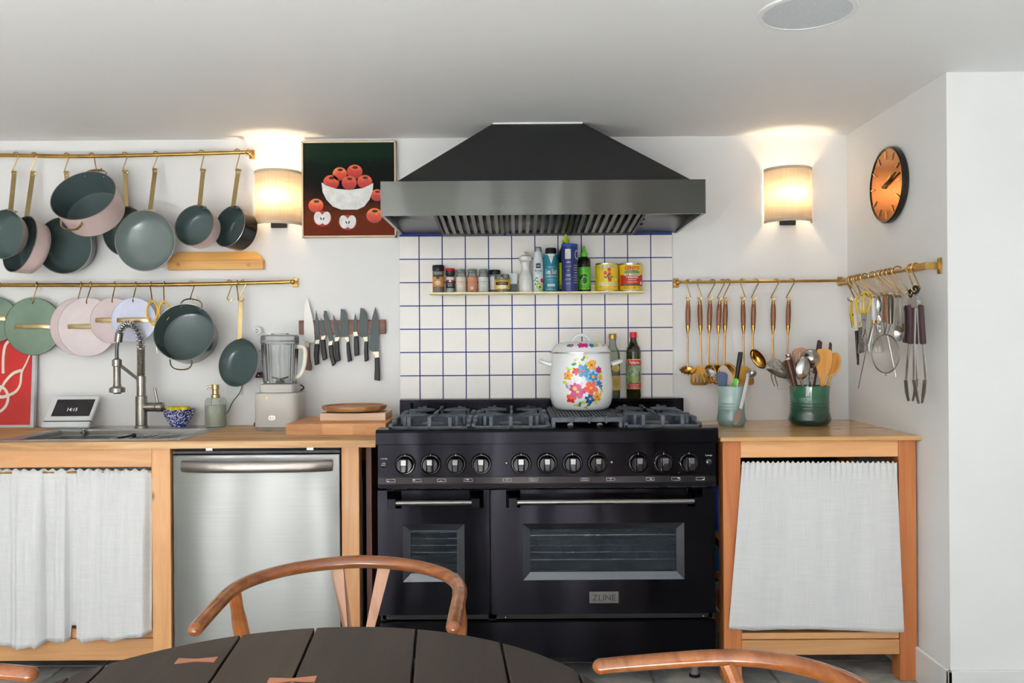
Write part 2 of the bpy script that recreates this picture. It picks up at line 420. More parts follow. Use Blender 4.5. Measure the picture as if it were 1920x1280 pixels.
for y in (-5.1, -3.77, -2.44): m.box(XR - .01, XR + .04, y, y + .04, .25, 2.0)
m.box(XR - .01, XR + .04, -5.1, -2.4, .25, .29); m.box(XR - .01, XR + .04, -5.1, -2.4, 1.96, 2.0)
structure('window_%d' % n_, m, WFR, smooth=0)
structure('added_door_1', MB().box(0.7, 1.5, YR, YR + .04, 0, 1.98), wood('door_wood', (120, 66, 34), (146, 84, 46), (160, 98, 58), 'Z', rough=.4), bevel=.004)  # unseen door, added for a warm reflection in the steel
BB = mat('baseboard_paint', (232, 232, 230), 0.45, var=0.01)
structure('baseboard_return', MB().box(XN - .015, XN, YN - .015, -0.02, 0, .125), BB, bevel=.003)
structure('baseboard_front_right', MB().box(XN - .015, XR, YN - .015, YN, 0, .125), BB, bevel=.003)
structure('baseboard_left', MB().box(XL, XL + .015, YR, 0, 0, .125), BB, bevel=.003)

# floor of irregular blue-grey flagstones
def slate():
    m, nt, b = newmat('slate_flagstone')
    v = tex(nt); n1 = noise(nt, v, 4.0, 6, .65, .6); n2 = noise(nt, v, 22, 4, .6)
    oi = nt.nodes.new('ShaderNodeObjectInfo')
    c1 = ramp(nt, n1, [(0.3, (104, 110, 117)), (0.5, (144, 146, 144)), (0.62, (180, 177, 168)), (0.75, (128, 132, 135))])
    hs = nt.nodes.new('ShaderNodeHueSaturation'); ma = nt.nodes.new('ShaderNodeMath'); ma.operation = 'MULTIPLY_ADD'; ma.inputs[1].default_value = .5; ma.inputs[2].default_value = .75
    nt.links.new(oi.outputs['Random'], ma.inputs[0]); nt.links.new(ma.outputs[0], hs.inputs['Value']); nt.links.new(c1, hs.inputs['Color'])
    nt.links.new(hs.outputs[0], b.inputs['Base Color']); b.inputs['Roughness'].default_value = .5
    bump(nt, b, n2, .5, .004)
    return m
SLATE = slate()
floor = structure('floor', MB().box(XL - T_, XR + T_, YR - T_, T_, -0.1, -0.004), mat('floor_mortar', (120, 118, 112), .9, var=.1), smooth=0)
y = -0.0; r_ = 0
while y > -3.2:
    hgt = random.choice((.36, .44, .5)); x = XL + random.uniform(-.2, 0)
    while x < XR:
        wd = random.choice((.45, .6, .75)); x0, x1 = max(x, XL), min(x + wd, XR)
        if x1 - x0 > .08: mk('flagstone', MB().box(x0 + .006, x1 - .006, y - hgt + .006, y - .006, -.02, random.uniform(-.002, .001)), SLATE, parent=floor, bevel=.004)
        x += wd
    y -= hgt; r_ += 1
y0_ = y
mk('flagstone', MB().box(XL, XR, YR, y0_ - .006, -.02, -.001), SLATE, parent=floor)

# tiled backsplash: blue grout bed and hand-cut tiles
gx0, gx1 = P(750, 600, 0).x, P(1260.5, 600, 0).x
zt_ = P(1004, 440, 0).z; zb_ = P(1004, 800, 0).z
mk('grout', MB().box(gx0, gx1, -.005, .001, zb_, zt_ + .004), GROUT, parent=back)
vx = [750, 787.2, 830.4, 873.7, 917.1, 960.4, 1003.8, 1047.1, 1090.6, 1134, 1177.2, 1220.5, 1260.5]
hy = [440.5, 484.7, 528.4, 572.0, 615.5, 659, 702.6, 746.5, 790]
for i in range(12):
    for j in range(8):
        a = P(vx[i], hy[j], 0); x0 = P(vx[i], 600, 0).x; x1 = P(vx[i + 1], 600, 0).x
        z1 = P(1004, hy[j], 0).z; z0 = P(1004, hy[j + 1], 0).z; g = .0021
        q = random.uniform(-.0004, .0004)
        mk('tile', MB().box(x0 + g * (i > 0), x1 - g * (i < 11), -.0105 + q, -.003, z0 + g, z1 - g * (1 if j else 2)), TILEM, parent=back, bevel=.0012)

# outlets
def outlet(cx, cy, wpx, hpx, label, n=1):
    t = Thing('wall_outlet', label, 'outlet'); c = P(cx, cy, 0); w2, h2 = wpx / 2 / S(0), hpx / 2 / S(0)
    pl = t.part('cover_plate', MB().box(c.x - w2, c.x + w2, -.006, 0, c.z - h2, c.z + h2), WHITEPL, bevel=.002)
    for k in range(n):
        xx = c.x + (k - (n - 1) / 2) * .046
        rc = t.part('socket', MB().box(xx - .016, xx + .016, -.009, -.005, c.z - .033, c.z + .033), WHITEPL, bevel=.002)
        mm = MB()
        for zz in (c.z - .019, c.z + .013):
            mm.box(xx - .008, xx - .0055, -.0095, -.008, zz, zz + .009); mm.box(xx + .0055, xx + .008, -.0095, -.008, zz, zz + .009)
        t.part('socket_slots', mm, BLKPL, under=rc, kind='stuff')
    return t.done()
outlet(441, 715, 30, 50, 'white wall outlet below the small frying pan, behind the soap dispenser')
outlet(1508, 703, 104, 52, 'wide white double wall outlet behind the dark green crock', 2)
outlet(497, 700, 30, 50, 'white wall outlet behind the countertop blender jug')

# ceiling speaker
t = Thing('ceiling_speaker', 'round white speaker grille set flush in the ceiling', 'speaker')
cs = Vector(((1517 - VX) / 683, -1.385, ZC))
t.part('rim', MB().lathe([(.118, -.001), (.118, -.006), (.132, -.006), (.134, 0)], cs, 48), WHITEPL)
t.part('grille', MB().lathe([(0, -.004), (.118, -.004), (.118, 0)], cs, 48), mat('speaker_mesh', (196, 200, 204), .7, var=.05, scale=300))
t.done()

# ================================================================== LEFT COUNTER RUN
ZL = .886; DL = .62
cx1 = P(704, 820, .62).x
def zpx(py, d, px=300): return P(px, py, d).z
sx0, sx1, sd0, sd1 = -1.93, -1.25, .055, .575
m = MB()
m.box(XL, sx0 + .012, -DL, -.002, ZL - .026, ZL); m.box(sx1 - .012, cx1, -DL, -.002, ZL - .026, ZL)
m.box(sx0 + .012, sx1 - .012, -DL, -sd1 + .012, ZL - .026, ZL); m.box(sx0 + .012, sx1 - .012, -sd0 - .012, -.002, ZL - .026, ZL)
single('wooden_worktop', m, CTOP, 'worn wooden worktop holding the sink, blender and cutting boards', 'countertop', smooth=0)
# sink
t = Thing('kitchen_sink', 'brushed stainless drop-in sink with stepped ledges beside the faucet', 'sink')
def ringrect(m, x0, x1, y0, y1, z0, X0, X1, Y0, Y1, z1):
    a = [(x0, y0, z0), (x1, y0, z0), (x1, y1, z0), (x0, y1, z0)]; b = [(X0, Y0, z1), (X1, Y0, z1), (X1, Y1, z1), (X0, Y1, z1)]
    m.add(a + b, [(i, (i + 1) % 4, (i + 1) % 4 + 4, i + 4) for i in range(4)])
def rr(o): return (sx0 + o, sx1 - o, -sd1 + o, -sd0 - o - (.10 if o > .02 else 0))
m = MB(); st = [(-.006, ZL + .0006), (-.004, ZL + .004), (.03, ZL + .004), (.033, ZL - .002), (.033, ZL - .02), (.045, ZL - .02), (.045, ZL - .05), (.057, ZL - .05), (.06, ZL - .2)]
for (o0, z0), (o1, z1) in zip(st, st[1:]):
    a, b = rr(o0), rr(o1); ringrect(m, *a, z0, *b, z1)
b = rr(.06); m.add([(b[0], b[2], ZL - .2), (b[1], b[2], ZL - .2), (b[1], b[3], ZL - .2), (b[0], b[3], ZL - .2)], [(0, 1, 2, 3)])
t.part('basin', m, SINKSS, smooth=20)
t.part('drain', MB().lathe([(0, .003), (.03, .003), (.045, .006), (.055, .001)], ((sx0 + sx1) / 2, -.3, ZL - .2), 32), DSTEEL)
# colander rack across the basin
mm = MB()
for k in range(9): xx = -1.62 + k * .03; mm.box(xx, xx + .012, -.53, -.2, ZL - .022, ZL - .016)
t.part('drying_rack', mm, SINKSS, bevel=.002)
t.done((-1.59, -.31, ZL - .2))
single('drain_clip', MB().cyl((-1.545, -.44, ZL - .005), (-1.50, -.40, ZL), .004).ball((-1.5, -.4, ZL), .009), BLKPL, 'small black rubber clip on the sink rack', 'clip')
single('drain_strainer_handle', MB().cyl((-1.80, -.20, ZL - .03), (-1.80, -.20, ZL + .004), .006).cyl((-1.80, -.20, ZL - .012), (-1.80, -.20, ZL - .002), .012).ball((-1.8, -.20, ZL + .004), .007), STEEL, 'tiny chrome knob at the left rear of the sink', 'knob')
# cabinet frame under the sink
fd = .595
t = Thing('sink_cabinet', 'open pine cabinet frame under the sink with a linen curtain', 'cabinet')
x_a, x_b = P(285, 1000, fd).x, P(320, 1000, fd).x
t.part('post', MB().box(x_a, x_b, -fd, -fd + .06, 0, ZL - .027), PINEV, bevel=.002)
t.part('post', MB().box(XL + .02, XL + .09, -fd, -fd + .06, 0, ZL - .027), PINEV, bevel=.002)
t.part('post', MB().box(x_a, x_b, -.07, -.01, 0, ZL - .027), PINEV, bevel=.002)
t.part('top_rail', MB().box(XL + .09, x_a, -fd + .002, -fd + .03, zpx(876, fd, 150), ZL - .027), PINE, bevel=.002)
t.part('shelf_board', MB().box(XL + .09, x_a, -fd + .056, -.03, zpx(1206, fd, 150), zpx(1188, fd, 150)), PINE, bevel=.002)
t.part('bottom_rail', MB().box(XL + .09, x_a, -fd + .052, -fd + .08, zpx(1248, fd, 150), zpx(1207, fd, 150)), PINE, bevel=.002)
t.part('side_panel', MB().box(x_a + .02, x_b - .02, -fd + .06, -.07, .1, ZL - .027), PINEV)
t.part('curtain_rod', MB().cyl((XL + .09, -.567, zpx(885, .567, 150)), (x_a, -.567, zpx(885, .567, 150)), .004), BRASS)
t.done()
def curtain(name, label, xt0, xt1, yt, xb0, xb1, yb, d, folds, amp, ruff, nx=150, nz=40, ybf=None):
    t = Thing(name, label, 'curtain'); vs = []; fs = []
    for j in range(nz + 1):
        v = j / nz
        for i in range(nx + 1):
            u = i / nx
            a = P(xt0 + (xt1 - xt0) * u, yt, d); yb_ = ybf(u) if ybf else yb
            b = P(xb0 + (xb1 - xb0) * u, yb_, d)
            p = a.lerp(b, v)
            off = folds(xt0 + (xt1 - xt0) * u, v) if callable(folds) else sum(A * math.sin(2 * PI * (f * u + ph) + 0.5 * math.sin(3 * v + f)) for f, A, ph in folds) * (0.35 + 0.65 * min(1, v * 2)) * amp
            off += ruff * math.exp(-((v - .02) / .05) ** 2) * math.sin(2 * PI * 26 * u + 2 * math.sin(9 * u))
            p.y -= off
            if j == 0: p.z += .004 * math.sin(2 * PI * 31 * u)
            vs.append(p); 
    for j in range(nz):
        for i in range(nx):
            a = j * (nx + 1) + i; fs.append((a, a + 1, a + nx + 2, a + nx + 1))
    cl = t.part('cloth', MB().add(vs, fs), LINEN, solid=.0012, smooth=180)
    # stitched hems top and bottom
    for nm, js in (('heading_seam', 2), ('bottom_hem', nz - 1)):
        path = [vs[js * (nx + 1) + i] + Vector((0, -.0012, 0)) for i in range(nx + 1)]
        t.part(nm, MB().tube(path, .0012, 4), LINEN, under=cl)
    return t.done()
def sinkhem(u):
    # stepped lower edge of the gathered cloth
    x = -250 + 534 * u
    if x < 70: return 1213 + 3 * math.sin(x / 14)
    if x < 85: return 1213 - (x - 70) * 0.6
    if x < 128: return 1203 - 0.05 * (x - 85)
    if x < 146: return 1176
    return 1198 - 0.0018 * max(0, x - 200) ** 2 + 1.5 * math.sin(x / 8)
FK = [(-250, 0), (-205, 1), (-170, .1), (-130, .9), (-90, 0), (-50, 1), (-12, .2), (14, .0), (24, .35), (40, .95), (70, 1.0), (79, .75), (82, .05), (88, .2), (100, .55), (112, .8), (123, .7), (126, .0), (132, -.1), (143, -.05), (147, .75), (160, 1.0), (190, .85), (195, .6), (215, .95), (250, .8), (270, .9), (284, .3)]
def vs_f(x, v):
    for (a, fa), (b, fb) in zip(FK, FK[1:]):
        if a <= x <= b: q = (x - a) / (b - a); q = q * q * (3 - 2 * q); f_ = fa + (fb - fa) * q; break
    else: f_ = 0
    return (f_ - .45) * .042 * (.25 + .75 * min(1, v * 2.2)) + .002 * math.sin(x * .35 + 2 * v)
curtain('linen_curtain', 'gathered white linen curtain hung under the sink', -250, 284, 880, -250, 284, 1210, .570, vs_f, 1, .003, nx=300, ybf=sinkhem)

# dishwasher
dd = .60
t = Thing('dishwasher', 'stainless steel dishwasher with bar handle between pine posts', 'dishwasher')
xa, xb = P(322, 1000, dd).x, P(637, 1000, dd).x
t.part('body', MB().box(xa + .005, xb - .005, -.56, -.03, .08, ZL - .035), MBLACK)
m = MB(); N = 24; zt1, zb1 = zpx(852, dd, 480), .11
prof = []
for i in range(N + 1):
    u = i / N; bulge = .012 * (1 - (2 * u - 1) ** 4)
    prof.append((xa + (xb - xa) * u, -.588 - bulge))
m.prism([(x, y, zb1) for x, y in prof] + [(xb, -.56, zb1), (xa, -.56, zb1)], (0, 0, zt1 - zb1))
t.part('door', m, SSTEEL, bevel=.003, smooth=40)
h0, h1 = P(336, 876, .63), P(620, 874, .63)
path = [(h0.x + (h1.x - h0.x) * i / 20, -.606 - .034 * (1 - (2 * i / 20 - 1) ** 4), (h0.z + h1.z) / 2) for i in range(21)]
t.part('handle', MB().tube(path, 1.0, 12, flat=(.021, .008), up=(0, 0, 1)), brushed('handle_steel', (150, 142, 136), .3, 'X', .5, bs=.02), bevel=.001)
t.part('kick_plate', MB().box(xa, xb, -.54, -.52, .0, .1), MBLACK)
t.part('control_strip', MB().box(xa, xb, -.585, -.55, zt1 + .003, zt1 + .012), BLKPL)
for px in (393, 582):
    q = P(px, 842, .57); t.part('mounting_bracket', MB().box(q.x - .012, q.x + .012, -.575, -.55, ZL - .03, q.z - .006), STEEL)
t.done((0.5 * (xa + xb), -.3, 0))
# post, dark side board and blue tray between dishwasher and range
t = Thing('counter_leg_frame', 'pine post frame under the worktop between dishwasher and range', 'post')
xa, xb = P(641, 1000, fd).x, P(674, 1000, fd).x
t.part('post', MB().box(xa, xb, -fd, -fd + .06, 0, ZL - .027), PINEV, bevel=.002)
t.part('rear_post', MB().box(xa, xb, -.07, -.01, 0, ZL - .027), PINEV, bevel=.002)
t.part('side_rail', MB().box(xa + .015, xb - .015, -fd + .06, -.07, ZL - .1, ZL - .027), PINE)
t.done()
xs_ = P(689, 1000, .5).x
single('side_board', MB().box(xs_, xs_ + .02, -.52, -.03, 0, ZL - .027), wood('brown_board', (84, 38, 18), (104, 50, 26), (118, 62, 34), 'Z', knots=False), 'dark brown upright board standing left of the range', 'board')
xs_ = P(680, 1000, .45).x
single('baking_tray', MB().box(xs_ - .003, xs_ + .006, -.47, -.12, 0, .72), mat('blue_tray', (38, 70, 110), .35), 'blue tray stored upright beside the dark brown board', 'tray', bevel=.003)

# ================================================================== RIGHT CABINET
ZRc = P(1590, 786, 0).z; DR = .665
t = Thing('side_worktop', 'honey coloured wooden worktop carrying the two utensil crocks', 'countertop')
xr0, xr1 = P(1350, 820, DR).x, P(1735, 820, DR).x
ed = P(1400, 828, DR).z
m = MB().prism([(xr0, 0, ZRc), (xr1, 0, ZRc), (xr1, -DR + .012, ZRc), (xr1 - .01, -DR, ZRc), (xr0, -DR, ZRc)], (0, 0, ed - ZRc))
xr1 = min(xr1, XN - .004)
t.part('top_board', m, CTOPR, bevel=.004)
t.done()
cdp = .64
t = Thing('curtained_cabinet', 'pine and redwood cabinet frame under the honey worktop', 'cabinet')
pl0, pl1 = P(1356, 1000, cdp).x, P(1390, 1000, cdp).x
pr0, pr1 = P(1686, 1000, cdp).x, P(1719, 1000, cdp).x
for a, b, mt in ((pl0, pl1, PINERED), (pr0, pr1, PINERED)):
    t.part('leg', MB().box(a, b, -cdp, -cdp + .07, 0, ed - .001), mt, bevel=.003)
    t.part('rear_leg', MB().box(a, b, -.09, -.02, 0, ed - .001), mt, bevel=.003)
t.part('top_rail', MB().box(pl1, pr0, -cdp + .003, -cdp + .03, P(1540, 857, cdp).z, ed - .001), PINE, bevel=.002)
t.part('shelf_board', MB().box(pl1, pr0, -cdp + .008, -.09, P(1540, 1199, cdp).z, P(1540, 1187, cdp).z), PINE, bevel=.002)
t.part('bottom_rail', MB().box(pl1, pr0, -cdp + .003, -cdp + .03, P(1540, 1228, cdp).z, P(1540, 1200, cdp).z), PINE, bevel=.002)
for zz in (.14, .335, .49): t.part('side_slat', MB().box(pl0 + .01, pl1 - .02, -cdp + .07, -.09, zz, zz + .03), PINE)
t.part('side_rail', MB().box(pr0 + .02, pr1 - .01, -cdp + .07, -.09, ed - .1, ed - .001), PINE)
t.part('inner_panel', MB().box(pl1, pr0, -.05, -.04, .2, ed - .001), MBLACK)
t.part('curtain_rod', MB().cyl((pl1, -.60, P(1540, 872, .6).z), (pr0, -.60, P(1540, 872, .6).z), .005), BRASS)
t.done()
curtain('linen_curtain', 'flat white linen curtain hanging from the cabinet right of the range', 1391, 1681, 866, 1366, 1695, 1182, .655,
        [(2.1, .7, .2), (4.3, .35, .55), (8.7, .14, .1)], .006, .004, nx=180, ybf=lambda u: 1181 + 2 * math.sin(9 * u) - 6 * (1 - u) + 3)
# packets kept on the slatted side of that cabinet
def bag(px0, px1, py0, py1, d, col, label, txt=None):
    t = Thing('food_packet', label, 'packet'); a, b = P(px0, py1, d), P(px1, py0, d)
    m = MB().box(a.x, b.x, -d, -d + .16, a.z, b.z)
    bg = t.part('pouch', m, mat('packet_%d_%d_%d' % col, col, .3), bevel=.012, seg=3)
    if txt: t.part('lettering', flat(text_mb(txt, (b.x - a.x) * .7), ((a.x + b.x) / 2, -d - .0012, a.z + .04)), WHITEPL)
    return t.done()
bag(1342, 1355, 915, 998, .52, (30, 60, 170), 'blue packet marked Z squeezed between range and cabinet', 'Z')
bag(1344, 1356, 1032, 1075, .5, (40, 110, 180), 'light blue packet on the lower slat beside the range')

# ================================================================== RANGE
RC, RW = .107, .609
X0, X1 = RC - RW, RC + RW
t = Thing('gas_range', 'wide black stainless gas range with two ovens and eleven knobs', 'range')
zk = lambda py, d=.66: P(1024, py, d).z
m = MB()
for a, b in ((X0, X0 + .02), (X1 - .02, X1), (-.108, -.080)): m.box(a, b, -.62, -.05, .1, .9)
m.box(X0, X1, -.07, -.05, .1, .9); m.box(X0, X1, -.62, -.05, .1, .2); m.box(X0, X1, -.62, -.05, .73, .9)
t.part('body', m, MBLACK)
t.part('cooktop', MB().box(X0, X1, -.68, -.05, .9, .912), BLKEN, bevel=.002)
# bullnose
zb0, zb1 = zk(832, .70), zk(804, .70)
m = MB(); pr_ = [(-.60, zb1), (-.688, zb1), (-.697, zb1 - .004), (-.70, zb1 - .011), (-.70, zb0 + .002), (-.695, zb0), (-.60, zb0)]
m.prism([(X0 - .001, y, z) for y, z in pr_], (2 * RW + .002, 0, 0))
t.part('bullnose', m, BLKSS, smooth=15)
# control panel, icon strip, lip
t.part('control_panel', MB().box(X0, X1, -.66, -.60, zk(893), zb0), BLKSS)
t.part('icon_strip', MB().box(X0, X1, -.663, -.60, zk(905), zk(893)), mat('icon_strip_metal', (42, 39, 39), .25, 1.0))
t.part('panel_lip', MB().prism([(X0, -.60, zk(905)), (X0, -.663, zk(905)), (X0, -.667, zk(912)), (X0, -.60, zk(912))], (2 * RW, 0, 0)), BLKSS)
PRINT = mat('printed_grey', (190, 192, 194), .5)
def rectline(m, x0, x1, z0, z1, y, w_):
    m.box(x0, x1, y, y + .001, z0, z0 + w_); m.box(x0, x1, y, y + .001, z1 - w_, z1); m.box(x0, x0 + w_, y, y + .001, z0, z1); m.box(x1 - w_, x1, y, y + .001, z0, z1)
for k, px in enumerate((733, 782, 828, 878, 951, 1000, 1096, 1145, 1219, 1267, 1313)):
    ic = MB(); ic2 = MB(); c = P(px, 898.5, .663); c.z = zk(898.8, .663)
    rectline(ic, c.x - .0155, c.x + .0155, c.z - .0055, c.z + .0055, -.6645, .0012)
    if k in (5, 6): rectline(ic2, c.x - .009, c.x + .009, c.z - .003, c.z + .003, -.6645, .001)
    elif k in (4, 7): ic2.box(c.x - .006, c.x + .006, -.6645, -.6635, c.z + .002, c.z + .003).box(c.x - .0006, c.x + .0006, -.6645, -.6635, c.z - .003, c.z + .002)
    else:
        ox = (-.010, -.010, -.003, -.003, 0, 0, 0, 0, .003, .010, .011)[k]; oz = (-.003, .002, -.003, .002, 0, 0, 0, 0, 0, .002, -.003)[k]
        ic2.box(c.x + ox - .004, c.x + ox + .004, -.6645, -.6635, c.z + oz - .0018, c.z + oz + .0018)
    ii = t.part('burner_icon', ic, PRINT, smooth=0); t.part('icon_mark', ic2, PRINT, under=ii, smooth=0)
# knobs
KN = mat('knob_gloss', (12, 12, 13), .12, coat=.5); KF = mat('knob_inlay', (130, 134, 136), .15, 1.0)
for px in (760, 808, 855, 902.5, 977, 1025.5, 1073, 1120, 1196, 1243.5, 1291):
    c = P(px, 868, .66); c.z = zk(868); Mx = Matrix.Translation((c.x, -.66, c.z)) @ Matrix.Rotation(PI / 2, 4, 'X')
    bz = t.part('knob', MB().lathe([(.0375, 0), (.0375, .006), (.034, .010), (.0305, .010), (.030, .030), (.026, .036), (0, .036)], seg=32).xf(Mx), KN)
    t.part('knob_grip', MB().box(c.x - .0125, c.x + .0125, -.715, -.69, c.z - .026, c.z + .026), KN, under=bz, bevel=.006, seg=3)
    t.part('knob_inlay', MB().box(c.x - .0095, c.x + .0095, -.7165, -.7145, c.z + .002, c.z + .022), KF, under=bz, bevel=.001)
    t.part('knob_pointer', MB().box(c.x - .001, c.x + .001, -.6722, -.669, c.z + .031, c.z + .036), PRINT, under=bz)
for px in (950, 1146.5):
    c = P(px, 868, .66); t.part('indicator_lamp', MB().ball((c.x, -.661, zk(867)), (.006, .005, .006)), STEEL)
for px, k in ((720, 0), (1329, 1)):
    c = P(px, 868, .66); c.z = zk(869 if not k else 867)
    bt = t.part('lamp_button', MB().lathe([(.0105, 0), (.0105, .005), (.007, .006), (0, .006)], seg=20).xf(Matrix.Translation((c.x, -.66, c.z)) @ Matrix.Rotation(PI / 2, 4, 'X')), KN)
    t.part('lamp_lettering', flat(text_mb('Lamp', .008, .024, bold=.01), (c.x, -.6608, c.z + .022)), PRINT, under=bt)
# vents under the lip
t.part('vent_recess', MB().box(X0 + .004, X1 - .004, -.62, -.60, zk(917), zk(912)), BLKPL)
for k in range(14): xx = X0 + .05 + k * .083; t.part('vent_louvre', MB().box(xx, xx + .05, -.652, -.62, zk(915.5), zk(914)), MBLACK)
# oven doors
OVG = glassy('oven_glass', (206, 214, 222), .02, .98)
CAV = mat('oven_enamel', (150, 158, 170), .35, .3, var=.1)
RACK = mat('rack_chrome', (215, 215, 210), .2, 1.0)
for nm, pxs, win, out_, lab in (('oven_door', (708.5, 917.5), (770, 857, 993, 1073), (755, 871, 981, 1089), 'narrow'), ('oven_door', (920.5, 1341), (994, 1268, 992, 1072), (981, 1283, 981, 1087), 'wide')):
    dx0, dx1 = P(pxs[0], 1000, .66).x, P(pxs[1], 1000, .66).x
    zt0, zb0_ = zk(917.5), zk(1151)
    wx0, wx1 = P(win[0], 1030, .648).x, P(win[1], 1030, .648).x; wz1, wz0 = zk(win[2], .648), zk(win[3], .648)
    ox0, ox1 = P(out_[0], 1030, .66).x, P(out_[1], 1030, .66).x; oz1, oz0 = zk(out_[2]), zk(out_[3])
    m = MB().box(dx0, ox0, -.66, -.625, zb0_, zt0).box(ox1, dx1, -.66, -.625, zb0_, zt0).box(ox0, ox1, -.66, -.625, zb0_, oz0).box(ox0, ox1, -.66, -.625, oz1, zt0)
    dr = t.part(nm, m, BLKSS, smooth=0, label=lab + ' oven door')
    m = MB(); a = [(ox0, -.6605, oz0), (ox1, -.6605, oz0), (ox1, -.6605, oz1), (ox0, -.6605, oz1)]; b = [(wx0, -.648, wz0), (wx1, -.648, wz0), (wx1, -.648, wz1), (wx0, -.648, wz1)]
    c = [(wx0, -.625, wz0), (wx1, -.625, wz0), (wx1, -.625, wz1), (wx0, -.625, wz1)]
    m.add(a + b + c, [(i, (i + 1) % 4, (i + 1) % 4 + 4, i + 4) for i in range(4)] + [(i + 4, (i + 1) % 4 + 4, (i + 1) % 4 + 8, i + 8) for i in range(4)])
    t.part('window_bevel', m, brushed('bevel_steel', (96, 98, 104), .2, 'X', .3, bs=.0), under=dr, smooth=0)
    t.part('window_pane', MB().box(wx0, wx1, -.646, -.643, wz0, wz1), OVG, under=dr, smooth=0)
    # handle
    hx0, hx1 = (P(735, 941, .715).x, P(892, 941, .715).x) if lab == 'narrow' else (P(962, 940, .715).x, P(1309, 940, .715).x)
    hz = zk(941, .715)
    t.part('handle_bar', MB().cyl((hx0 + .006, -.715, hz), (hx1 - .006, -.715, hz), .0105, seg=20), brushed('handle_dark', (128, 124, 120), .25, 'X', .4, bs=0), under=dr)
    for hx in (hx0, hx1):
        m = MB(); ringrect(m, hx - .026, hx + .026, hz - .03, hz + .034, 0, hx - .014, hx + .014, hz - .016, hz + .016, .068)
        n = len(m.v); m.f.append((4, 5, 6, 7))
        m.v = [Vector((p.x, -.66 - p.z, p.y)) for p in m.v]
        t.part('handle_mount', m, BLKSS, under=dr, smooth=0)
        t.part('mount_cap', MB().cyl((hx - .012, -.715, hz), (hx + .012, -.715, hz), .0125, seg=20), BLKSS, under=dr)
    # cavity and racks
    cx0, cx1 = (X0 + .03, -.115) if lab == 'narrow' else (-.072, X1 - .03)
    m = MB(); m.add([(cx0, -.62, .21), (cx1, -.62, .21), (cx1, -.1, .21), (cx0, -.1, .21), (cx0, -.62, .72), (cx1, -.62, .72), (cx1, -.1, .72), (cx0, -.1, .72)],
                    [(0, 1, 2, 3), (4, 5, 6, 7), (0, 3, 7, 4), (1, 2, 6, 5), (3, 2, 6, 7)])
    t.part('oven_cavity', m, CAV, smooth=0, label=lab + ' oven cavity')
    for zz in ((.44, .53) if lab == 'wide' else (.40, .47, .55)):
        mm = MB()
        for k in range(5): mm.cyl((cx0 + .01, -.6 + k * .11, zz), (cx1 - .01, -.6 + k * .11, zz), .0028, seg=6)
        nn = int((cx1 - cx0) / .045)
        for k in range(nn): xx = cx0 + .02 + k * .045; mm.cyl((xx, -.6, zz + .004), (xx, -.13, zz + .004), .0016, seg=5)
        t.part('oven_rack', mm, RACK, label='chrome wire rack in the %s oven' % lab)
c = P(1004, 1015, .3); t.part('convection_fan', MB().lathe([(.0, .02), (.035, .02), (.05, .012), (.05, 0), (.075, 0), (.075, .01), (.085, .01), (.085, 0)], seg=28).xf(Matrix.Translation((-.015, -.1, .475)) @ Matrix.Rotation(PI / 2, 4, 'X')), RACK)
# badge
b0, b1 = P(1104.5, 1131, .66), P(1160, 1108, .66)
bd = t.part('badge', MB().box(b0.x, b1.x, -.666, -.66, zk(1131), zk(1108.5)), mat('badge_metal', (110, 108, 106), .3, 1.0), bevel=.002)
t.part('badge_lettering', flat(text_mb('ZLINE', .021, .084, bold=.0), ((b0.x + b1.x) / 2, -.6668, (zk(1131) + zk(1108.5)) / 2)), mat('badge_ink', (36, 34, 34), .5), under=bd)
# hinge gap, kick panel, feet
t.part('hinge_gap', MB().box(X0 + .006, X1 - .006, -.62, -.60, zk(1166), zk(1151)), BLKPL)
for px in (727, 948, 1320): q = P(px, 1157, .64); t.part('hinge_screw', MB().ball((q.x, -.625, zk(1157, .63)), (.004, .006, .005)), STEEL)
t.part('kick_panel', MB().box(X0 + .002, X1 - .002, -.65, -.60, zk(1233, .65), zk(1166, .65)), BLKSS)
for xx in (X0 + .07, X1 - .065):
    for yy in (-.58, -.12):
        ft = t.part('foot', MB().lathe([(.018, .012), (.018, .11), (0, .11)], (xx, yy, 0), 20), STEEL)
        t.part('rubber_pad', MB().lathe([(0, 0), (.02, 0), (.02, .012), (.0, .012)], (xx, yy, 0), 20), BLKPL, under=ft)
# backguard with slot
zg = P(1010, 748, .085).z
m = MB().box(X0, X1, -.085, -.014, zg - .012, zg).box(X0, X0 + .045, -.085, -.014, .912, zg - .012).box(X1 - .045, X1, -.085, -.014, .912, zg - .012).box(X0, X1, -.03, -.014, .9, zg - .012).box(X0, X1, -.085, -.03, .905, .935)
t.part('backguard', m, BLKSS, smooth=0)
# burners
BR = mat('burner_brass', (160, 120, 70), .4, 1.0)
gr = [(-.466, -.168), (-.165, .122), (.388, .672)]
for x0, x1 in gr:
    for yy in (-.24, -.50):
        xc = (x0 + x1) / 2
        t.part('burner_head', MB().lathe([(.055, 0), (.05, .012), (.0, .012)], (xc, yy, .912), 28), BR)
        t.part('burner_cap', MB().lathe([(.046, 0), (.046, .008), (.04, .012), (0, .013)], (xc, yy, .925), 28), IRON)
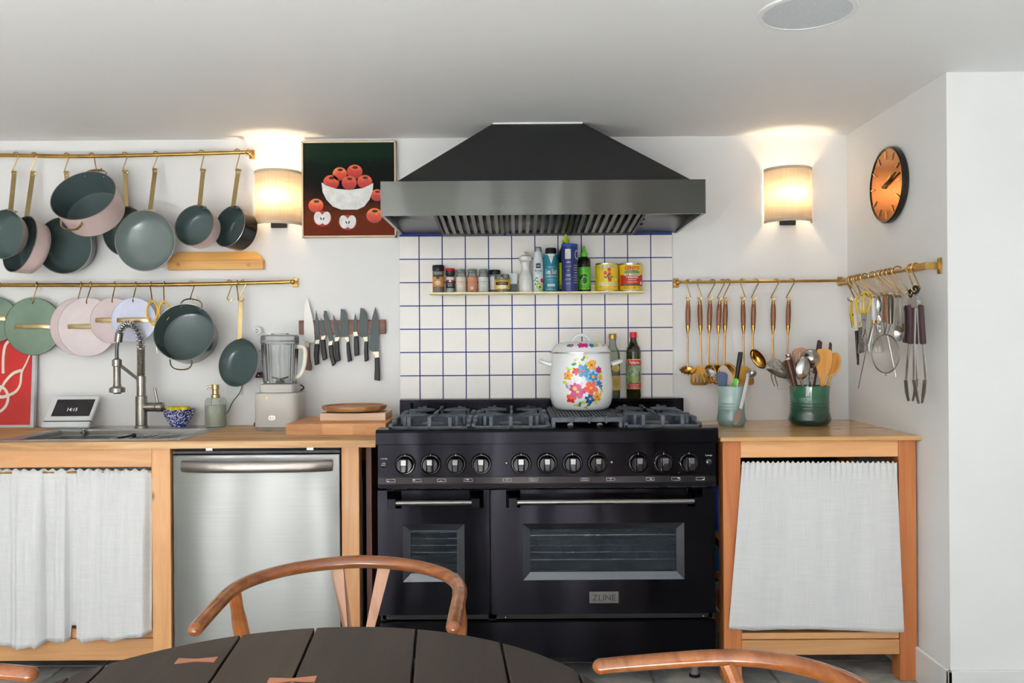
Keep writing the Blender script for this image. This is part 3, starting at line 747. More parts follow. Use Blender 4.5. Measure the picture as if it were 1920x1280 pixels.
# grates
gt = .972
for x0, x1 in gr:
    m = MB(); yb, yf = -.105, -.645; xc = (x0 + x1) / 2; xq = (x1 - x0) / 4
    m.box(x0, x1, yf, yf + .016, .914, .938); m.box(x0, x1, yb - .016, yb, .914, .938)
    m.box(x0, x0 + .016, yf, yb, .914, .945); m.box(x1 - .016, x1, yf, yb, .914, .945); m.box(x0, x1, -.383, -.367, .914, .955)
    gb = t.part('grate', m, IRON, bevel=.003, label='cast iron burner grate')
    m = MB()
    for xx in (xc - xq, xc, xc + xq):
        m.box(xx - .007, xx + .007, yf, yf + .02, .93, gt); m.box(xx - .007, xx + .007, yb - .02, yb, .93, gt)
        ln = .10 if xx == xc else .0
    for yc in (-.24, -.50):
        for a in range(8):
            an = a * PI / 4; r0, r1 = .032, (.118 if a % 2 == 0 else .135)
            p0 = Vector((xc + r0 * math.cos(an), yc + r0 * math.sin(an), gt - .007)); p1 = Vector((xc + r1 * math.cos(an), yc + r1 * math.sin(an), gt - .007))
            p1.x = min(max(p1.x, x0 + .008), x1 - .008)
            m.tube([p0, p1], [.005, .0075], 4); m.box(p1.x - .006, p1.x + .006, p1.y - .006, p1.y + .006, .93, gt - .002)
    t.part('grate_fingers', m, IRON, under=gb, bevel=.0015)
    for (xs2, w2) in ((x0, 1), (x1, -1)):
        for ya, yb2 in ((-.56, -.42), (-.31, -.17)): t.part('grate_side', MB().box(xs2, xs2 + w2 * .02, ya, yb2, .93, .96), IRON, under=gb, bevel=.004)
# griddle plate
gx0_, gx1_ = .126, .384
m = MB().box(gx0_, gx1_, -.625, -.12, .948, .963); gd = t.part('griddle', m, IRON, bevel=.003, label='ridged cast iron griddle')
n = 19
for k in range(n):
    xx = gx0_ + .012 + (gx1_ - gx0_ - .024) * k / (n - 1)
    t.part('griddle_ridge', MB().prism([(xx - .0042, -.615, .962), (xx + .0042, -.615, .962), (xx + .002, -.615, .970), (xx - .002, -.615, .970)], (0, .485, 0)), IRON, under=gd, smooth=0)
m = MB().box(gx0_, gx0_ + .014, -.645, -.11, .912, .95).box(gx1_ - .014, gx1_, -.645, -.11, .912, .95).box(gx0_, gx1_, -.64, -.625, .948, .966)
for k in range(3): xx = gx0_ + .07 + k * .062; m.box(xx, xx + .009, -.647, -.625, .944, .969)
t.part('griddle_frame', m, IRON, under=gd, bevel=.002)
t.part('griddle_burner', MB().cyl((.2, -.55, .925), (.2, -.2, .925), .012).cyl((.31, -.55, .925), (.31, -.2, .925), .012), STEEL)
t.done((RC, -.35, 0))

# ================================================================== HOOD
t = Thing('range_hood', 'black pyramid range hood with dark steel band above the range', 'hood')
hd = .565; hz0 = P(1020, 402, hd).z; hz1 = P(1020, 338, hd).z
hx0, hx1 = P(713.5, 370, hd).x, P(1323, 370, hd).x
m = MB(); th = .012
m.box(hx0, hx1, -hd, -hd + th, hz0, hz1); 
t.part('front_band', m, HOODSS, smooth=0)
m = MB().box(hx0, hx0 + th, -hd + th, 0, hz0, hz1).box(hx1 - th, hx1, -hd + th, 0, hz0, hz1).box(hx0, hx1, -hd + th, 0, hz1 - .01, hz1)
t.part('side_skirt', m, HOODSS, smooth=0)
a0, a1 = P(742, 338, hd - .03).x, P(1297, 338, hd - .03).x
c0, c1 = P(926, 229, .245).x, P(1090, 229, .245).x
m = MB().add([(a0, -hd + .02, hz1), (a1, -hd + .02, hz1), (a1, 0, hz1), (a0, 0, hz1), (c0, -.245, ZC), (c1, -.245, ZC), (c1, 0, ZC), (c0, 0, ZC)],
             [(0, 1, 5, 4), (1, 2, 6, 5), (2, 3, 7, 6), (3, 0, 4, 7), (4, 5, 6, 7), (3, 2, 1, 0)])
t.part('canopy', m, MBLACK, smooth=0)
t.part('caulk_line', MB().box(c0 - .004, c1 + .004, -.252, -.243, ZC - .007, ZC), WHITEPL)
# underside: sloped tray with three baffle filters
uz1 = hz0 + .052; uz0 = hz0 + .004
def under(x, v, dz=0): return Vector((x, -hd + th + .01 + v * (hd - .03), uz1 + (uz0 - uz1) * v + dz))
m = MB().add([under(hx0 + th, 0), under(hx1 - th, 0), under(hx1 - th, 1), under(hx0 + th, 1)], [(0, 1, 2, 3)])
t.part('underside', m, mat('hood_under_steel', (92, 92, 90), .3, 1.0, var=.04), solid=.003)
BAF = mat('baffle_steel', (86, 84, 78), .3, 1.0); 
f0, f1 = P(815, 420, .3).x, P(1208, 420, .3).x
t.part('filter_recess', MB().add([under(f0, .12, -.003), under(f1, .12, -.003), under(f1, .97, -.003), under(f0, .97, -.003)], [(0, 1, 2, 3)]), BLKPL, solid=.002)
for k in range(3):
    a = f0 + (f1 - f0) * k / 3 + .006; b = f0 + (f1 - f0) * (k + 1) / 3 - .006
    m = MB()
    for x, y_ in ((a, a + .012), (b - .012, b)): m.prism([under(x, .14, -.006), under(y_, .14, -.006), under(y_, .95, -.006), under(x, .95, -.006)], (0, 0, -.008))
    for v0, v1 in ((.14, .18), (.90, .95)): m.prism([under(a, v0, -.006), under(b, v0, -.006), under(b, v1, -.006), under(a, v1, -.006)], (0, 0, -.009))
    fl = t.part('baffle_filter', m, mat('filter_frame', (52, 52, 52), .4, .8), smooth=0)
    n = 8
    for q in range(n):
        x = a + .02 + (b - a - .055) * q / (n - 1)
        t.part('baffle_slat', MB().prism([under(x, .18, -.006), under(x + .015, .18, -.006), under(x + .015, .9, -.006), under(x, .9, -.006)], (0, 0, -.007)), BAF, under=fl, smooth=0)
for k in range(4):
    q = under(P(1212, 420, .4).x + .004 * k, .2 + .16 * k, -.002)
    t.part('control_button', MB().ball(q, (.008, .01, .006)), STEEL if k == 1 else BLKPL)
t.done((RC, -.28, hz0))

# ================================================================== RAILS AND S-HOOKS
RD = .05
def rod(p, q, r=.0085):
    return MB().tube([p, q], r, 14)
def bracket(t, at, d=RD, under=None):
    m = MB().box(at.x - .012, at.x + .012, -.005, 0, at.z - .02, at.z + .02)
    b = t.part('wall_bracket', m, BRASS, bevel=.003)
    t.part('bracket_arm', MB().cyl((at.x, -.004, at.z), (at.x, -d, at.z), .008), BRASS, under=b)
    t.part('end_knob', MB().ball((at.x, -d, at.z), .0125), BRASS, under=b)
t = Thing('hanging_rail', 'upper brass rail on the left wall carrying the pots and pans', 'rail')
pts = [P(x, y, RD) for x, y in ((-250, 291), (0, 291), (140, 293), (300, 290), (466, 285))]
UR = smooth_path(pts, 6); t.part('rod', MB().tube(UR, .0085, 14), BRASS)
bracket(t, P(466, 285, RD)); t.done()
t = Thing('hanging_rail', 'lower brass rail on the left wall carrying lids and scissors', 'rail')
LR = smooth_path([P(x, y, RD) for x, y in ((-250, 532), (0, 534), (250, 534), (400, 532), (549, 528))], 6)
t.part('rod', MB().tube(LR, .0085, 14), BRASS)
bracket(t, P(549, 528, RD)); t.done()
t = Thing('hanging_rail', 'slim brass rail right of the tiles carrying gold utensils', 'rail')
BRL = [P(1272, 529, RD), P(1588, 526, RD)]
t.part('rod', MB().tube(BRL, .006, 12), BRASS)
bracket(t, P(1271, 529, RD)); bracket(t, P(1583, 526, RD)); t.done()
XS = XN - .05
t = Thing('hanging_rail', 'brass rail on the side wall below the clock', 'rail')
s0, s1 = PXW(1599, 525, XS), PXW(1728, 499, XS)
zs = (s0.z + s1.z) / 2; s0.z = s1.z = zs
t.part('rod', MB().tube([Vector((XS, -.03, zs)), Vector((XS, s1.y + .04, zs))], .008, 14), BRASS)
t.part('flat_end', MB().box(XS - .005, XS + .005, s1.y - .03, s1.y + .10, zs - .013, zs + .013), BRASS, bevel=.002)
for yy in (-.04, s1.y - .03):
    b = t.part('wall_bracket', MB().box(XN - .006, XN, yy - .014, yy + .014, zs - .028, zs + .028), BRASS, bevel=.004)
    t.part('bracket_arm', MB().box(XS - .004, XN - .005, yy - .005, yy + .005, zs - .012, zs + .012), BRASS, under=b)
t.done()
def rail_z(pts, x):
    for a, b in zip(pts, pts[1:]):
        if a.x <= x <= b.x: return a.z + (b.z - a.z) * (x - a.x) / (b.x - a.x)
    return pts[-1].z
def hook(top, bot, holds, flip=1, u=(1, 0, 0), rr_=.0145, rb=.011, wire=.0025, group='brass S-hooks'):
    """S-hook over a rail point, its lower curl centred at bot"""
    u = Vector(u).normalized() * flip; z = Vector((0, 0, 1)); pts = []
    out = Vector((0, -1, 0)) if abs(u.y) < .7 else Vector((-1, 0, 0))
    for a in range(-20, 201, 20):
        an = math.radians(a); pts.append(top + u * (rr_ * math.cos(an)) + z * (rr_ * math.sin(an) - .001) + out * (.008 * (math.sin(an) * 0 + (a + 20) / 220) - .002))
    c = Vector(bot) + z * rb
    for a in range(10, -191, -20):
        an = math.radians(a); pts.append(c + u * (rb * math.cos(an)) + z * (rb * math.sin(an)))
    return single('s_hook', MB().tube(smooth_path(pts, 2), wire, 8), BRASSH, 'brass S-hook holding ' + holds, 'hook', group)

# ================================================================== PANS
def pan(name, label, c, d, a_px, ratio, theta, h, ext, inn=TEAL, rb=.82, handle=None, hook_px=None, loops=None, rail=UR, dh=None, whatfor='', flip=1, cat='pan', rot=0, hooku=(1, 0, 0), rivets=True):
    t = Thing(name, label, cat)
    C = P(c[0], c[1], d); R = a_px / 2 / S(d)
    v = (CAMP - C).normalized(); rt = Vector((0, 0, 1)).cross(v).normalized(); up = v.cross(rt)
    ph = math.acos(ratio); th = math.radians(theta)
    n = v * math.cos(ph) + (rt * math.cos(th) + up * math.sin(th)) * math.sin(ph)
    M4 = frame(C, n.orthogonal(), n)
    Mx = frame(C, (up - n * up.dot(n)), n)
    w_ = .0025
    outer = [(0, -h), (R * rb - .012, -h), (R * rb, -h + .008), (R * (rb + (1 - rb) * .35), -h * .6), (R, 0)]
    inner = [(R - w_, .0005), (R * (rb + (1 - rb) * .3) - w_, -h * .6), (R * rb - w_ - .002, -h + .012), (R * rb - .016, -h + .005), (0, -h + .004)]
    t.part('body', MB().lathe(outer, seg=48).xf(Mx), ext, smooth=50)
    t.part('cooking_surface', MB().lathe([(R, 0)] + inner, seg=48).xf(Mx), inn, smooth=50)
    t.part('rim', MB().tube([Mx @ Vector((R * math.cos(2 * PI * i / 48), R * math.sin(2 * PI * i / 48), 0)) for i in range(48)], .0014, 6, closed=True), DSTEEL if ext is not PANBLK else DSTEEL)
    def rimpt(px, py):
        best = None
        for i in range(180):
            an = 2 * PI * i / 180; q = Mx @ Vector((R * math.cos(an), R * math.sin(an), -.006))
            dq = q - CAMP; s_ = F / dq.y
            X = dq.x * s_; Z = -dq.z * s_
            qx, qy = VX + X + ROLL * Z, VY + Z - ROLL * X
            e = (qx - px) ** 2 + (qy - py) ** 2
            if best is None or e < best[0]: best = (e, an)
        return best[1]
    if handle:
        (ax, ay), (tx, ty) = handle
        an = rimpt(ax, ay); A = Mx @ Vector((R * math.cos(an), R * math.sin(an), -.008))
        B = P(tx, ty, dh if dh is not None else RD + .006)
        ax_ = (B - A); L = ax_.length; ax_.normalize()
        Mh = frame(A, ax_, (v if abs(v.dot(ax_)) < .9 else n)); hw, tt = .0095, .002
        m = MB().box(-.004, L - .022, -hw * .95, hw * .95, -tt, tt); m.box(L - .022, L, -hw, -hw * .45, -tt, tt); m.box(L - .022, L, hw * .45, hw, -tt, tt); m.box(L - .008, L + .004, -hw, hw, -tt, tt); m.box(L - .024, L - .018, -hw, hw, -tt, tt)
        hd_ = t.part('handle', m.xf(Mh), PALEBRASS, bevel=.0008)
        da = .02 / R
        m = MB()
        arc = [Mx @ Vector(((R + .003) * math.cos(an + da * k / 3), (R + .003) * math.sin(an + da * k / 3), -.012)) for k in range(-4, 5)]
        t.part('handle_plate', MB().tube(arc, 1.0, 4, flat=(.009, .0025), up=n), PALEBRASS, under=hd_)
        if rivets:
            for k in (-1, 1):
                q = Mx @ Vector(((R - .0035) * math.cos(an + k * da), (R - .0035) * math.sin(an + k * da), -.013)); t.part('rivet', MB().ball(q, .0032, 8, 6), DSTEEL, under=hd_)
        bot = B + Vector((0, 0, -.012))
    if loops:
        for k, (lx, ly, out) in enumerate(loops):
            an = rimpt(lx, ly); da = .045 / R; pts = []
            for i in range(-6, 7):
                tt = i / 6; ra = R + .003 + out * (1 - tt ** 4); zz = -.016 - .35 * out * (1 - tt ** 4)
                pts.append(Mx @ Vector((ra * math.cos(an + da * tt), ra * math.sin(an + da * tt), zz)))
            lp = t.part('loop_handle', MB().tube(pts, 1.0, 6, flat=(.007, .0025), up=n), PALEBRASS, bevel=0)
            for i in (-1, 1):
                q = Mx @ Vector(((R - .0035) * math.cos(an + i * da * .95), (R - .0035) * math.sin(an + i * da * .95), -.016)); t.part('rivet', MB().ball(q, .0034, 8, 6), DSTEEL, under=lp)
            if k == 0: bot = pts[6] + n * .0 + Vector((0, 0, -.004))
    t.done()
    if hook_px:
        hx = P(hook_px, 290, RD).x; top = Vector((hx, -RD, rail_z(rail, hx)))
        hook(top, bot, whatfor or label, flip, hooku)
    return t
pan('saucepan', 'shallow pink pan at the far left end of the upper rail', (8, 439), .19, 92, .66, 172, .05, PINK, handle=((19, 396), (27, 322)), hook_px=30, flip=-1, whatfor='the shallow pink pan at the rail end')
pan('saute_pan', 'deep pink saute pan turned sideways, beside the shallow pink pan', (37, 457), .16, 110, .42, 162, .075, PINK, rb=.9, handle=((49, 405), (62, 322)), hook_px=64, flip=-1, whatfor='the deep pink saute pan')
pan('saute_pan', 'large black saute pan hanging below the pink stockpot', (120, 460), .088, 106, .87, 172, .07, PANBLK, rb=.9, handle=((124, 408), (125, 322)), hook_px=125, flip=-1, dh=.062, whatfor='the large black saute pan')
pan('stockpot', 'pink stockpot with two brass loop handles, tilted on the upper rail', (156, 366), .235, 119, .66, 122, .125, PINK, rb=.93, loops=[(176, 325, .03), (133, 404, .028)], hook_px=172, flip=-1, cat='pot', whatfor='the tilted pink stockpot')
pan('frying_pan', 'dark frying pan half hidden behind the big grey frying pan', (236, 434), .075, 92, .86, 172, .05, PANBLK, handle=((236, 391), (235, 320)), hook_px=234, flip=-1, whatfor='the half hidden dark frying pan')
pan('frying_pan', 'big frying pan with pale grey-green cooking surface on the upper rail', (272, 451), .145, 114, .90, 168, .048, PANBLK, inn=TEALL, rb=.8, handle=((281, 398), (291, 317)), hook_px=292, flip=-1, whatfor='the big grey-green frying pan')
pan('saucepan', 'small pink saucepan with grey lining above the pine ledge', (364, 422), .205, 79, .80, 148, .075, PINK, rb=.93, handle=((373, 386), (381, 318)), hook_px=378, flip=-1, whatfor='the small pink saucepan')
pan('saucepan', 'glossy black saucepan beside the left wall lamp', (430, 424), .125, 80, .62, 158, .085, PANBLK, rb=.93, handle=((436, 387), (447, 318)), hook_px=445, flip=-1, whatfor='the glossy black saucepan')
pan('stockpot', 'black stockpot with wire loop handles on the lower rail', (345, 622), .2, 110, .93, 135, .11, PANBLK, rb=.93, loops=[(357, 573, .026), (338, 674, .03)], hook_px=358, flip=-1, rail=LR, cat='pot', whatfor='the black stockpot on the lower rail')
pan('frying_pan', 'small lavender frying pan hanging beside the countertop blender', (447, 680), .1, 90, .76, 165, .045, LAVEN, handle=((448, 638), (452, 560)), hook_px=454, flip=-1, rail=LR, whatfor='the small lavender frying pan')
for px, lab in ((430, 'nothing, empty, right of the black stockpot'), (446, 'nothing, empty, next to the lavender pan hook')):
    hx = P(px, 530, RD).x; z_ = rail_z(LR, hx)
    hook(Vector((hx, -RD, z_)), Vector((hx + .004, -RD - .006, z_ - .075)), lab, -1 if px == 430 else 1, (1, 0, 0) if px == 430 else (.25, -1, 0))

# ================================================================== LIDS
def lid(label, c, r, m_, d, hl, hy_, hook_px, rimm=None):
    t = Thing('pan_lid', label, 'lid', 'flat pan lids on the lower rail'); C = P(c[0], c[1], d); R = r / S(d)
    Mx = Matrix.Translation(C) @ Matrix.Rotation(PI / 2, 4, 'X')
    t.part('disc', MB().lathe([(0, 0), (R, 0), (R, .003), (R * .93, .005), (R * .6, .0065), (0, .007)], seg=56).xf(Mx), m_, smooth=60)
    t.part('edge_band', MB().lathe([(R, -.001), (R + .0012, 0), (R + .0012, .003), (R, .0042)], seg=56).xf(Mx), rimm or m_)
    if hl:
        a, b = P(hl[0], hy_, d), P(hl[1], hy_, d); z_ = C.z - (P(c[0], hy_, d).z - C.z) * -1; pts = []
        for i in range(13):
            q = i / 12; pts.append((a.x + (b.x - a.x) * q, -d - .008 - .008 * (1 - (2 * q - 1) ** 4), P(c[0], hy_, d).z))
        t.part('handle', MB().tube(pts, 1.0, 6, flat=(.0095, .002), up=(0, 0, 1)), PALEBRASS)
        t.part('handle_rivets', MB().ball((pts[0][0] + .008, -d - .007, pts[0][2]), .004, 8, 6), DSTEEL)
    t.part('hanging_slot', MB().box(C.x - .002, C.x + .002, -d - .0075, -d - .004, C.z + R * .80, C.z + R * .94), BLKPL)
    t.done()
    hx = P(hook_px, 533, RD).x; z_ = rail_z(LR, hx)
    hook(Vector((hx, -RD, z_)), Vector((C.x, -d - .004, C.z + R * .84)), 'the ' + label, 1, (.12, -1, 0), rb=.005)
EDG = mat('dark_edge', (40, 48, 46), .4)
lid('sage green lid cut by the picture edge, beside the red poster', (-8, 599), 42, SAGE, .032, (-40, 12), 597, 0, EDG)
lid('large sage green flat lid with brass strip handle', (63, 612), 53.5, SAGE, .043, (29, 96), 612, 70, EDG)
lid('pink flat lid mostly covered by a larger pale pink lid', (147, 612), 52.5, LIDMAUVE, .053, None, 612, 153)
lid('large pale pink flat lid with brass strip handle', (164, 613), 54.5, LIDPINK, .064, (129, 194), 612, 171)
lid('small mauve flat lid between the pink and lavender lids', (212, 601), 42, LIDMAUVE, .085, (181, 240), 600, 216)
lid('small lavender flat lid behind the faucet coil', (251, 600), 41.5, LIDLAV, .106, (221, 284), 600, 256)

# yellow kitchen scissors on two hooks
YEL = mat('yellow_plastic', (222, 168, 40), .35)
def scissors(label, loops_px, blade_px, pivot, d, m_, plane=None, tipw=.004):
    t = Thing('kitchen_scissors', label, 'scissors'); Q = (lambda x, y: P(x, y, d)) if plane is None else (lambda x, y: PXW(x, y, plane))
    out = Vector((0, -1, 0)) if plane is None else Vector((-1, 0, 0))
    for k, lp in enumerate(loops_px):
        t.part('finger_loop', MB().tube(smooth_path([Q(x, y) + out * (.004 * k) for x, y in lp], 4, True), .0042, 8, closed=True), m_)
    for k, bl in enumerate(blade_px):
        t.part('blade', MB().prism([Q(x, y) + out * (.002 * k) for x, y in bl], out * .0018), STEEL, smooth=0)
    q = Q(*pivot); t.part('pivot_screw', MB().ball(q + out * .006, .005, 10, 6), DSTEEL)
    return t.done()
scissors('yellow handled scissors hanging open on the lower rail beside the black stockpot',
         [[(284, 564), (277, 575), (276, 592), (282, 604), (290, 610), (291, 600), (295, 590), (295, 574)], [(308, 565), (301, 572), (299, 588), (304, 600), (311, 600), (318, 590), (316, 574)]],
         [[(286, 606), (293, 606), (297, 640), (295, 664), (291, 640)], [(303, 600), (309, 600), (300, 640), (294, 660), (296, 640)]], (297, 602), .13, YEL)
for px, bx in ((284, 286), (309, 308)):
    hx = P(px, 533, RD).x; z_ = rail_z(LR, hx)
    hook(Vector((hx, -RD, z_)), P(bx, 569, .13), 'the yellow scissors by the loop nearer the %s' % ('lavender lid' if px == 284 else 'black stockpot'), -1, (.5, -1, 0), rb=.006)

# ================================================================== PINE LEDGE, KNIVES, WALL LAMPS, PAINTING
t = Thing('pine_ledge', 'short chamfered pine ledge screwed to the wall below the saucepans', 'ledge')
a, b = P(314, 505, .03), P(493, 504, .03); zl0, zl1, zl2 = P(404, 505, .03).z, P(404, 488, .03).z, P(404, 473, .0).z
PLG = wood('pine_ledge_wood', (206, 148, 74), (224, 170, 96), (234, 186, 116), 'X', knots=False)
t.part('front_board', MB().box(a.x, b.x, -.03, -.001, zl0, zl1), PLG, bevel=.0015)
m = MB().add([(a.x, -.036, zl1), (b.x, -.036, zl1), (b.x, -.001, zl1), (a.x, -.001, zl1), (a.x + .035, -.012, zl2), (b.x - .035, -.012, zl2), (b.x - .035, -.001, zl2), (a.x + .035, -.001, zl2)],
             [(0, 1, 5, 4), (1, 2, 6, 5), (2, 3, 7, 6), (3, 0, 4, 7), (4, 5, 6, 7), (3, 2, 1, 0)])
t.part('bevelled_board', m, PLG, smooth=0)
for px in (334, 466):
    q = P(px, 496, .03); t.part('screw_plug', MB().cyl((q.x, -.0312, q.z), (q.x, -.028, q.z), .0085, seg=18), wood('plug_wood', (170, 112, 52), (190, 132, 66), (200, 142, 76), 'X', knots=False))
t.done()
t = Thing('magnetic_knife_strip', 'dark walnut magnetic strip on the wall holding nine knives', 'knife rack')
a, b = P(560, 627, .02), P(723, 598.5, .02)
t.part('walnut_bar', MB().box(a.x, b.x, -.02, 0, P(640, 626, .02).z, P(640, 600, .02).z), WALNUT, bevel=.003); t.done()
BLADE = mat('dark_blade', (64, 70, 70), .45, .8, var=.05); KBLK = mat('knife_handle', (24, 24, 26), .5)
BOL = mat('bolster', (176, 168, 152), .45, 1.0)
def knife(label, blade, bol, hnd, bm_=BLADE, hm=KBLK, rv=None):
    t = Thing('kitchen_knife', label, 'knife', 'knives on the magnetic strip')
    t.part('blade', pxprism(blade, .021, .0232), bm_, smooth=0)
    t.part('bolster', pxprism(bol, .017, .028), BOL, bevel=.0015)
    h = t.part('handle', pxprism(hnd, .014, .031), hm, bevel=.004, seg=3)
    if rv: q = P(*rv, .031); t.part('rivet', MB().ball((q.x, -.031, q.z), .0035, 8, 6), STEEL, under=h)
    return t.done()
def shift(l, dx, dy=0): return [(x + dx, y + dy) for x, y in l]
knife('large bright steel chef knife with a brown wooden handle', [(573.5, 556), (579, 566), (585, 590), (589, 615), (590, 641), (579, 643), (570.5, 638), (570, 600), (571, 575)], [(572, 639), (582, 643), (581, 651), (572, 651)], [(572, 650), (581, 650), (582, 672), (586.5, 690), (584, 695), (574, 693), (573, 680)], mat('bright_blade', (176, 174, 170), .5, 1.0, var=.04), WALNUT, (576.5, 672))
knife('narrow carving knife next to the wooden handled knife', [(592.5, 581), (597, 600), (600, 638), (591.5, 638), (591, 605)], [(592, 637), (601, 636), (600, 645), (591, 645)], [(591, 645), (600, 645), (598.5, 668), (599.5, 682), (591.5, 685), (589.5, 665)])
knife('short boning knife with tip at the strip edge', [(601.5, 596), (607, 606), (612, 630), (604, 631), (600, 612)], [(603, 630), (613, 628), (609, 637), (603, 639)], [(602.5, 637), (610.5, 636), (612, 655), (614.5, 672), (606.5, 676), (603, 660)])
knife('serrated bread knife leaning right on the strip', [(608, 582), (613, 583), (617, 598), (621, 616), (625, 638), (617, 640), (611, 612), (606.5, 592)], [(617, 640), (626, 638), (624, 647), (617, 648)], [(617, 648), (625.5, 646), (627, 665), (631, 681), (624.5, 687), (619, 668)])
knife('slim utility knife beside the bread knife', [(624.5, 588), (631, 602), (637, 630), (629, 632), (626, 608)], [(629, 632), (638.5, 631), (636, 639), (628.5, 641)], [(628, 641), (636, 639), (637, 658), (639.5, 675), (631, 679), (629, 660)])
knife('plain wide santoku knife in the middle of the strip', [(639, 579), (646, 580), (651, 588), (653.5, 605), (653.5, 630), (643, 632), (637.5, 631), (638, 600)], [(645, 632), (655, 631), (656, 640), (651, 642)], [(650.5, 642), (656, 640), (658, 660), (661, 676), (653, 679), (651, 660)])
knife('smallest paring knife hung high on the strip', [(666, 587), (669, 598), (670.5, 622), (663.5, 623), (663, 603)], [(662, 622), (670.5, 621), (673, 630), (664, 631)], [(664.5, 631), (672.5, 630), (674, 650), (674, 666), (665.5, 668), (664.5, 650)])
knife('notched wide santoku knife beside the paring knife', [(676, 577), (683, 579), (688, 588), (690, 605), (689, 630), (679, 632), (674.5, 630), (674, 600)], [(680, 632), (690, 630), (691, 640), (685, 641)], [(684, 641), (691, 640), (690.5, 660), (692, 675), (684.5, 678), (683.5, 660)])
knife('longest dark chef knife at the range end of the strip', [(704, 575), (708, 590), (711, 612), (710.5, 640), (710, 658), (696, 658), (693, 655), (694, 625), (698, 595)], [(698, 659), (711, 658), (712, 670), (704, 671)], [(703.5, 671), (712, 669), (713, 692), (713, 714), (702.5, 712), (703.5, 692)])

SHADE = shade_mat('lamp_shade_linen'); TRIM = mat('shade_trim', (196, 178, 158), .9)
def sconce(label, x0, x1, y0, y1):
    t = Thing('wall_lamp', label, 'lamp', 'half-round wall lamps'); d = .05; a, b = P(x0, y1, d), P(x1, y0, d)
    cx = (a.x + b.x) / 2; R = (b.x - a.x) / 2; zt2, zb2 = P((x0 + x1) / 2, y0 + 4, d).z, P((x0 + x1) / 2, y1 - 4, d).z
    arc = lambda r, z: [(cx + r * math.cos(an), -.004 - .10 * (r / R) * math.sin(an), z) for an in [PI * i / 24 for i in range(25)]]
    vs_, fs_ = [], []
    for z in (zb2, zt2): vs_ += arc(R, z)
    fs_ = [(i, i + 1, i + 26, i + 25) for i in range(24)]
    sh = t.part('shade', MB().add(vs_, fs_), SHADE, smooth=60, solid=.0015)
    for z in (zb2 + .005, zt2 - .005):
        t.part('shade_trim', MB().tube(arc(R + .001, z), 1.0, 4, flat=(.008, .0015), up=(0, 0, 1)), TRIM, under=sh)
    t.part('back_plate', MB().box(cx - .035, cx + .035, -.012, 0, zb2 - .008, zb2 + .09), MBLACK, bevel=.003)
    t.part('socket_arm', MB().cyl((cx, -.012, zb2 + .04), (cx, -.052, zb2 + .04), .008).cyl((cx, -.05, zb2 + .02), (cx, -.05, zb2 + .07), .016), MBLACK)
    bz = zb2 + .115
    t.part('bulb', MB().ball((cx, -.05, bz - .045), (.026, .026, .034), 16, 10), mat('bulb_glow', (255, 220, 170), .4, emit=(255, 206, 150), es=6.0))
    e = t.done()
    l = bpy.data.lights.new('lamp_bulb_light', 'POINT'); l.energy = SCONCE_W; l.color = (1.0, .76, .50); l.shadow_soft_size = .03
    o = bpy.data.objects.new('lamp_bulb_light', l); COL.objects.link(o); o.parent = e; o.location = Vector((cx, -.05, bz)) - e.location
SCONCE_W = 3.0
sconce('lit half-round linen wall lamp between the black saucepan and the painting', 474, 561, 316, 425)
sconce('lit half-round linen wall lamp on the wall near the clock', 1439, 1526, 310, 420)

# painting of apples in a bowl
t = Thing('framed_painting', 'framed painting of red apples in a white bowl', 'painting')
pd = .03; a, b = P(566.5, 443, pd), P(742, 264, pd); fx0, fx1, fz0, fz1 = a.x, b.x, P(654, 444.5, pd).z, P(654, 264.5, pd).z
FRM = mat('pale_frame', (206, 188, 160), .5)
fw = .007
for nm, bx in (('frame_side', (fx0, fx0 + fw, fz0, fz1)), ('frame_side', (fx1 - fw, fx1, fz0, fz1)), ('frame_top', (fx0, fx1, fz1 - fw, fz1)), ('frame_bottom', (fx0, fx1, fz0, fz0 + fw))):
    t.part(nm, MB().box(bx[0], bx[1], -pd - .004, -.001, bx[2], bx[3]), FRM, bevel=.001)
def canvas_mat():
    m, nt, b_ = newmat('painted_background')
    tc = nt.nodes.new('ShaderNodeTexCoord'); sp = nt.nodes.new('ShaderNodeSeparateXYZ'); nt.links.new(tc.outputs['Generated'], sp.inputs[0])
    n = noise(nt, tex(nt, (1, 1, 1)), 14, 4, .6, .8)
    ma = nt.nodes.new('ShaderNodeMath'); ma.operation = 'MULTIPLY_ADD'; ma.inputs[1].default_value = .3; nt.links.new(n, ma.inputs[0]); nt.links.new(sp.outputs['Z'], ma.inputs[2])
    c = ramp(nt, ma.outputs[0], [(.10, (104, 36, 20)), (.36, (100, 44, 20)), (.55, (42, 22, 14)), (.68, (14, 13, 13)), (.92, (10, 22, 16)), (1.0, (16, 38, 24))])
    nt.links.new(c, b_.inputs['Base Color']); b_.inputs['Roughness'].default_value = .8; b_.inputs['Specular IOR Level'].default_value = .2; bump(nt, b_, n, .3, .001)
    return m
cv = t.part('canvas', MB().box(fx0 + fw, fx1 - fw, -pd, -.002, fz0 + fw, fz1 - fw), canvas_mat(), smooth=0)
def apple_mat(nm, c1, c2, c3):
    m, nt, b_ = newmat(nm); tc = nt.nodes.new('ShaderNodeTexCoord')
    n = noise(nt, tex(nt), 45, 3, .6, .5); sp = nt.nodes.new('ShaderNodeSeparateXYZ'); nt.links.new(tc.outputs['Generated'], sp.inputs[0])
    ma = nt.nodes.new('ShaderNodeMath'); ma.operation = 'MULTIPLY_ADD'; ma.inputs[1].default_value = .55; nt.links.new(n, ma.inputs[0]); nt.links.new(sp.outputs['Z'], ma.inputs[2])
    nt.links.new(ramp(nt, ma.outputs[0], [(.3, c1), (.75, c2), (1.1 if False else 1.0, c3)]), b_.inputs['Base Color']); b_.inputs['Roughness'].default_value = .4
    return m
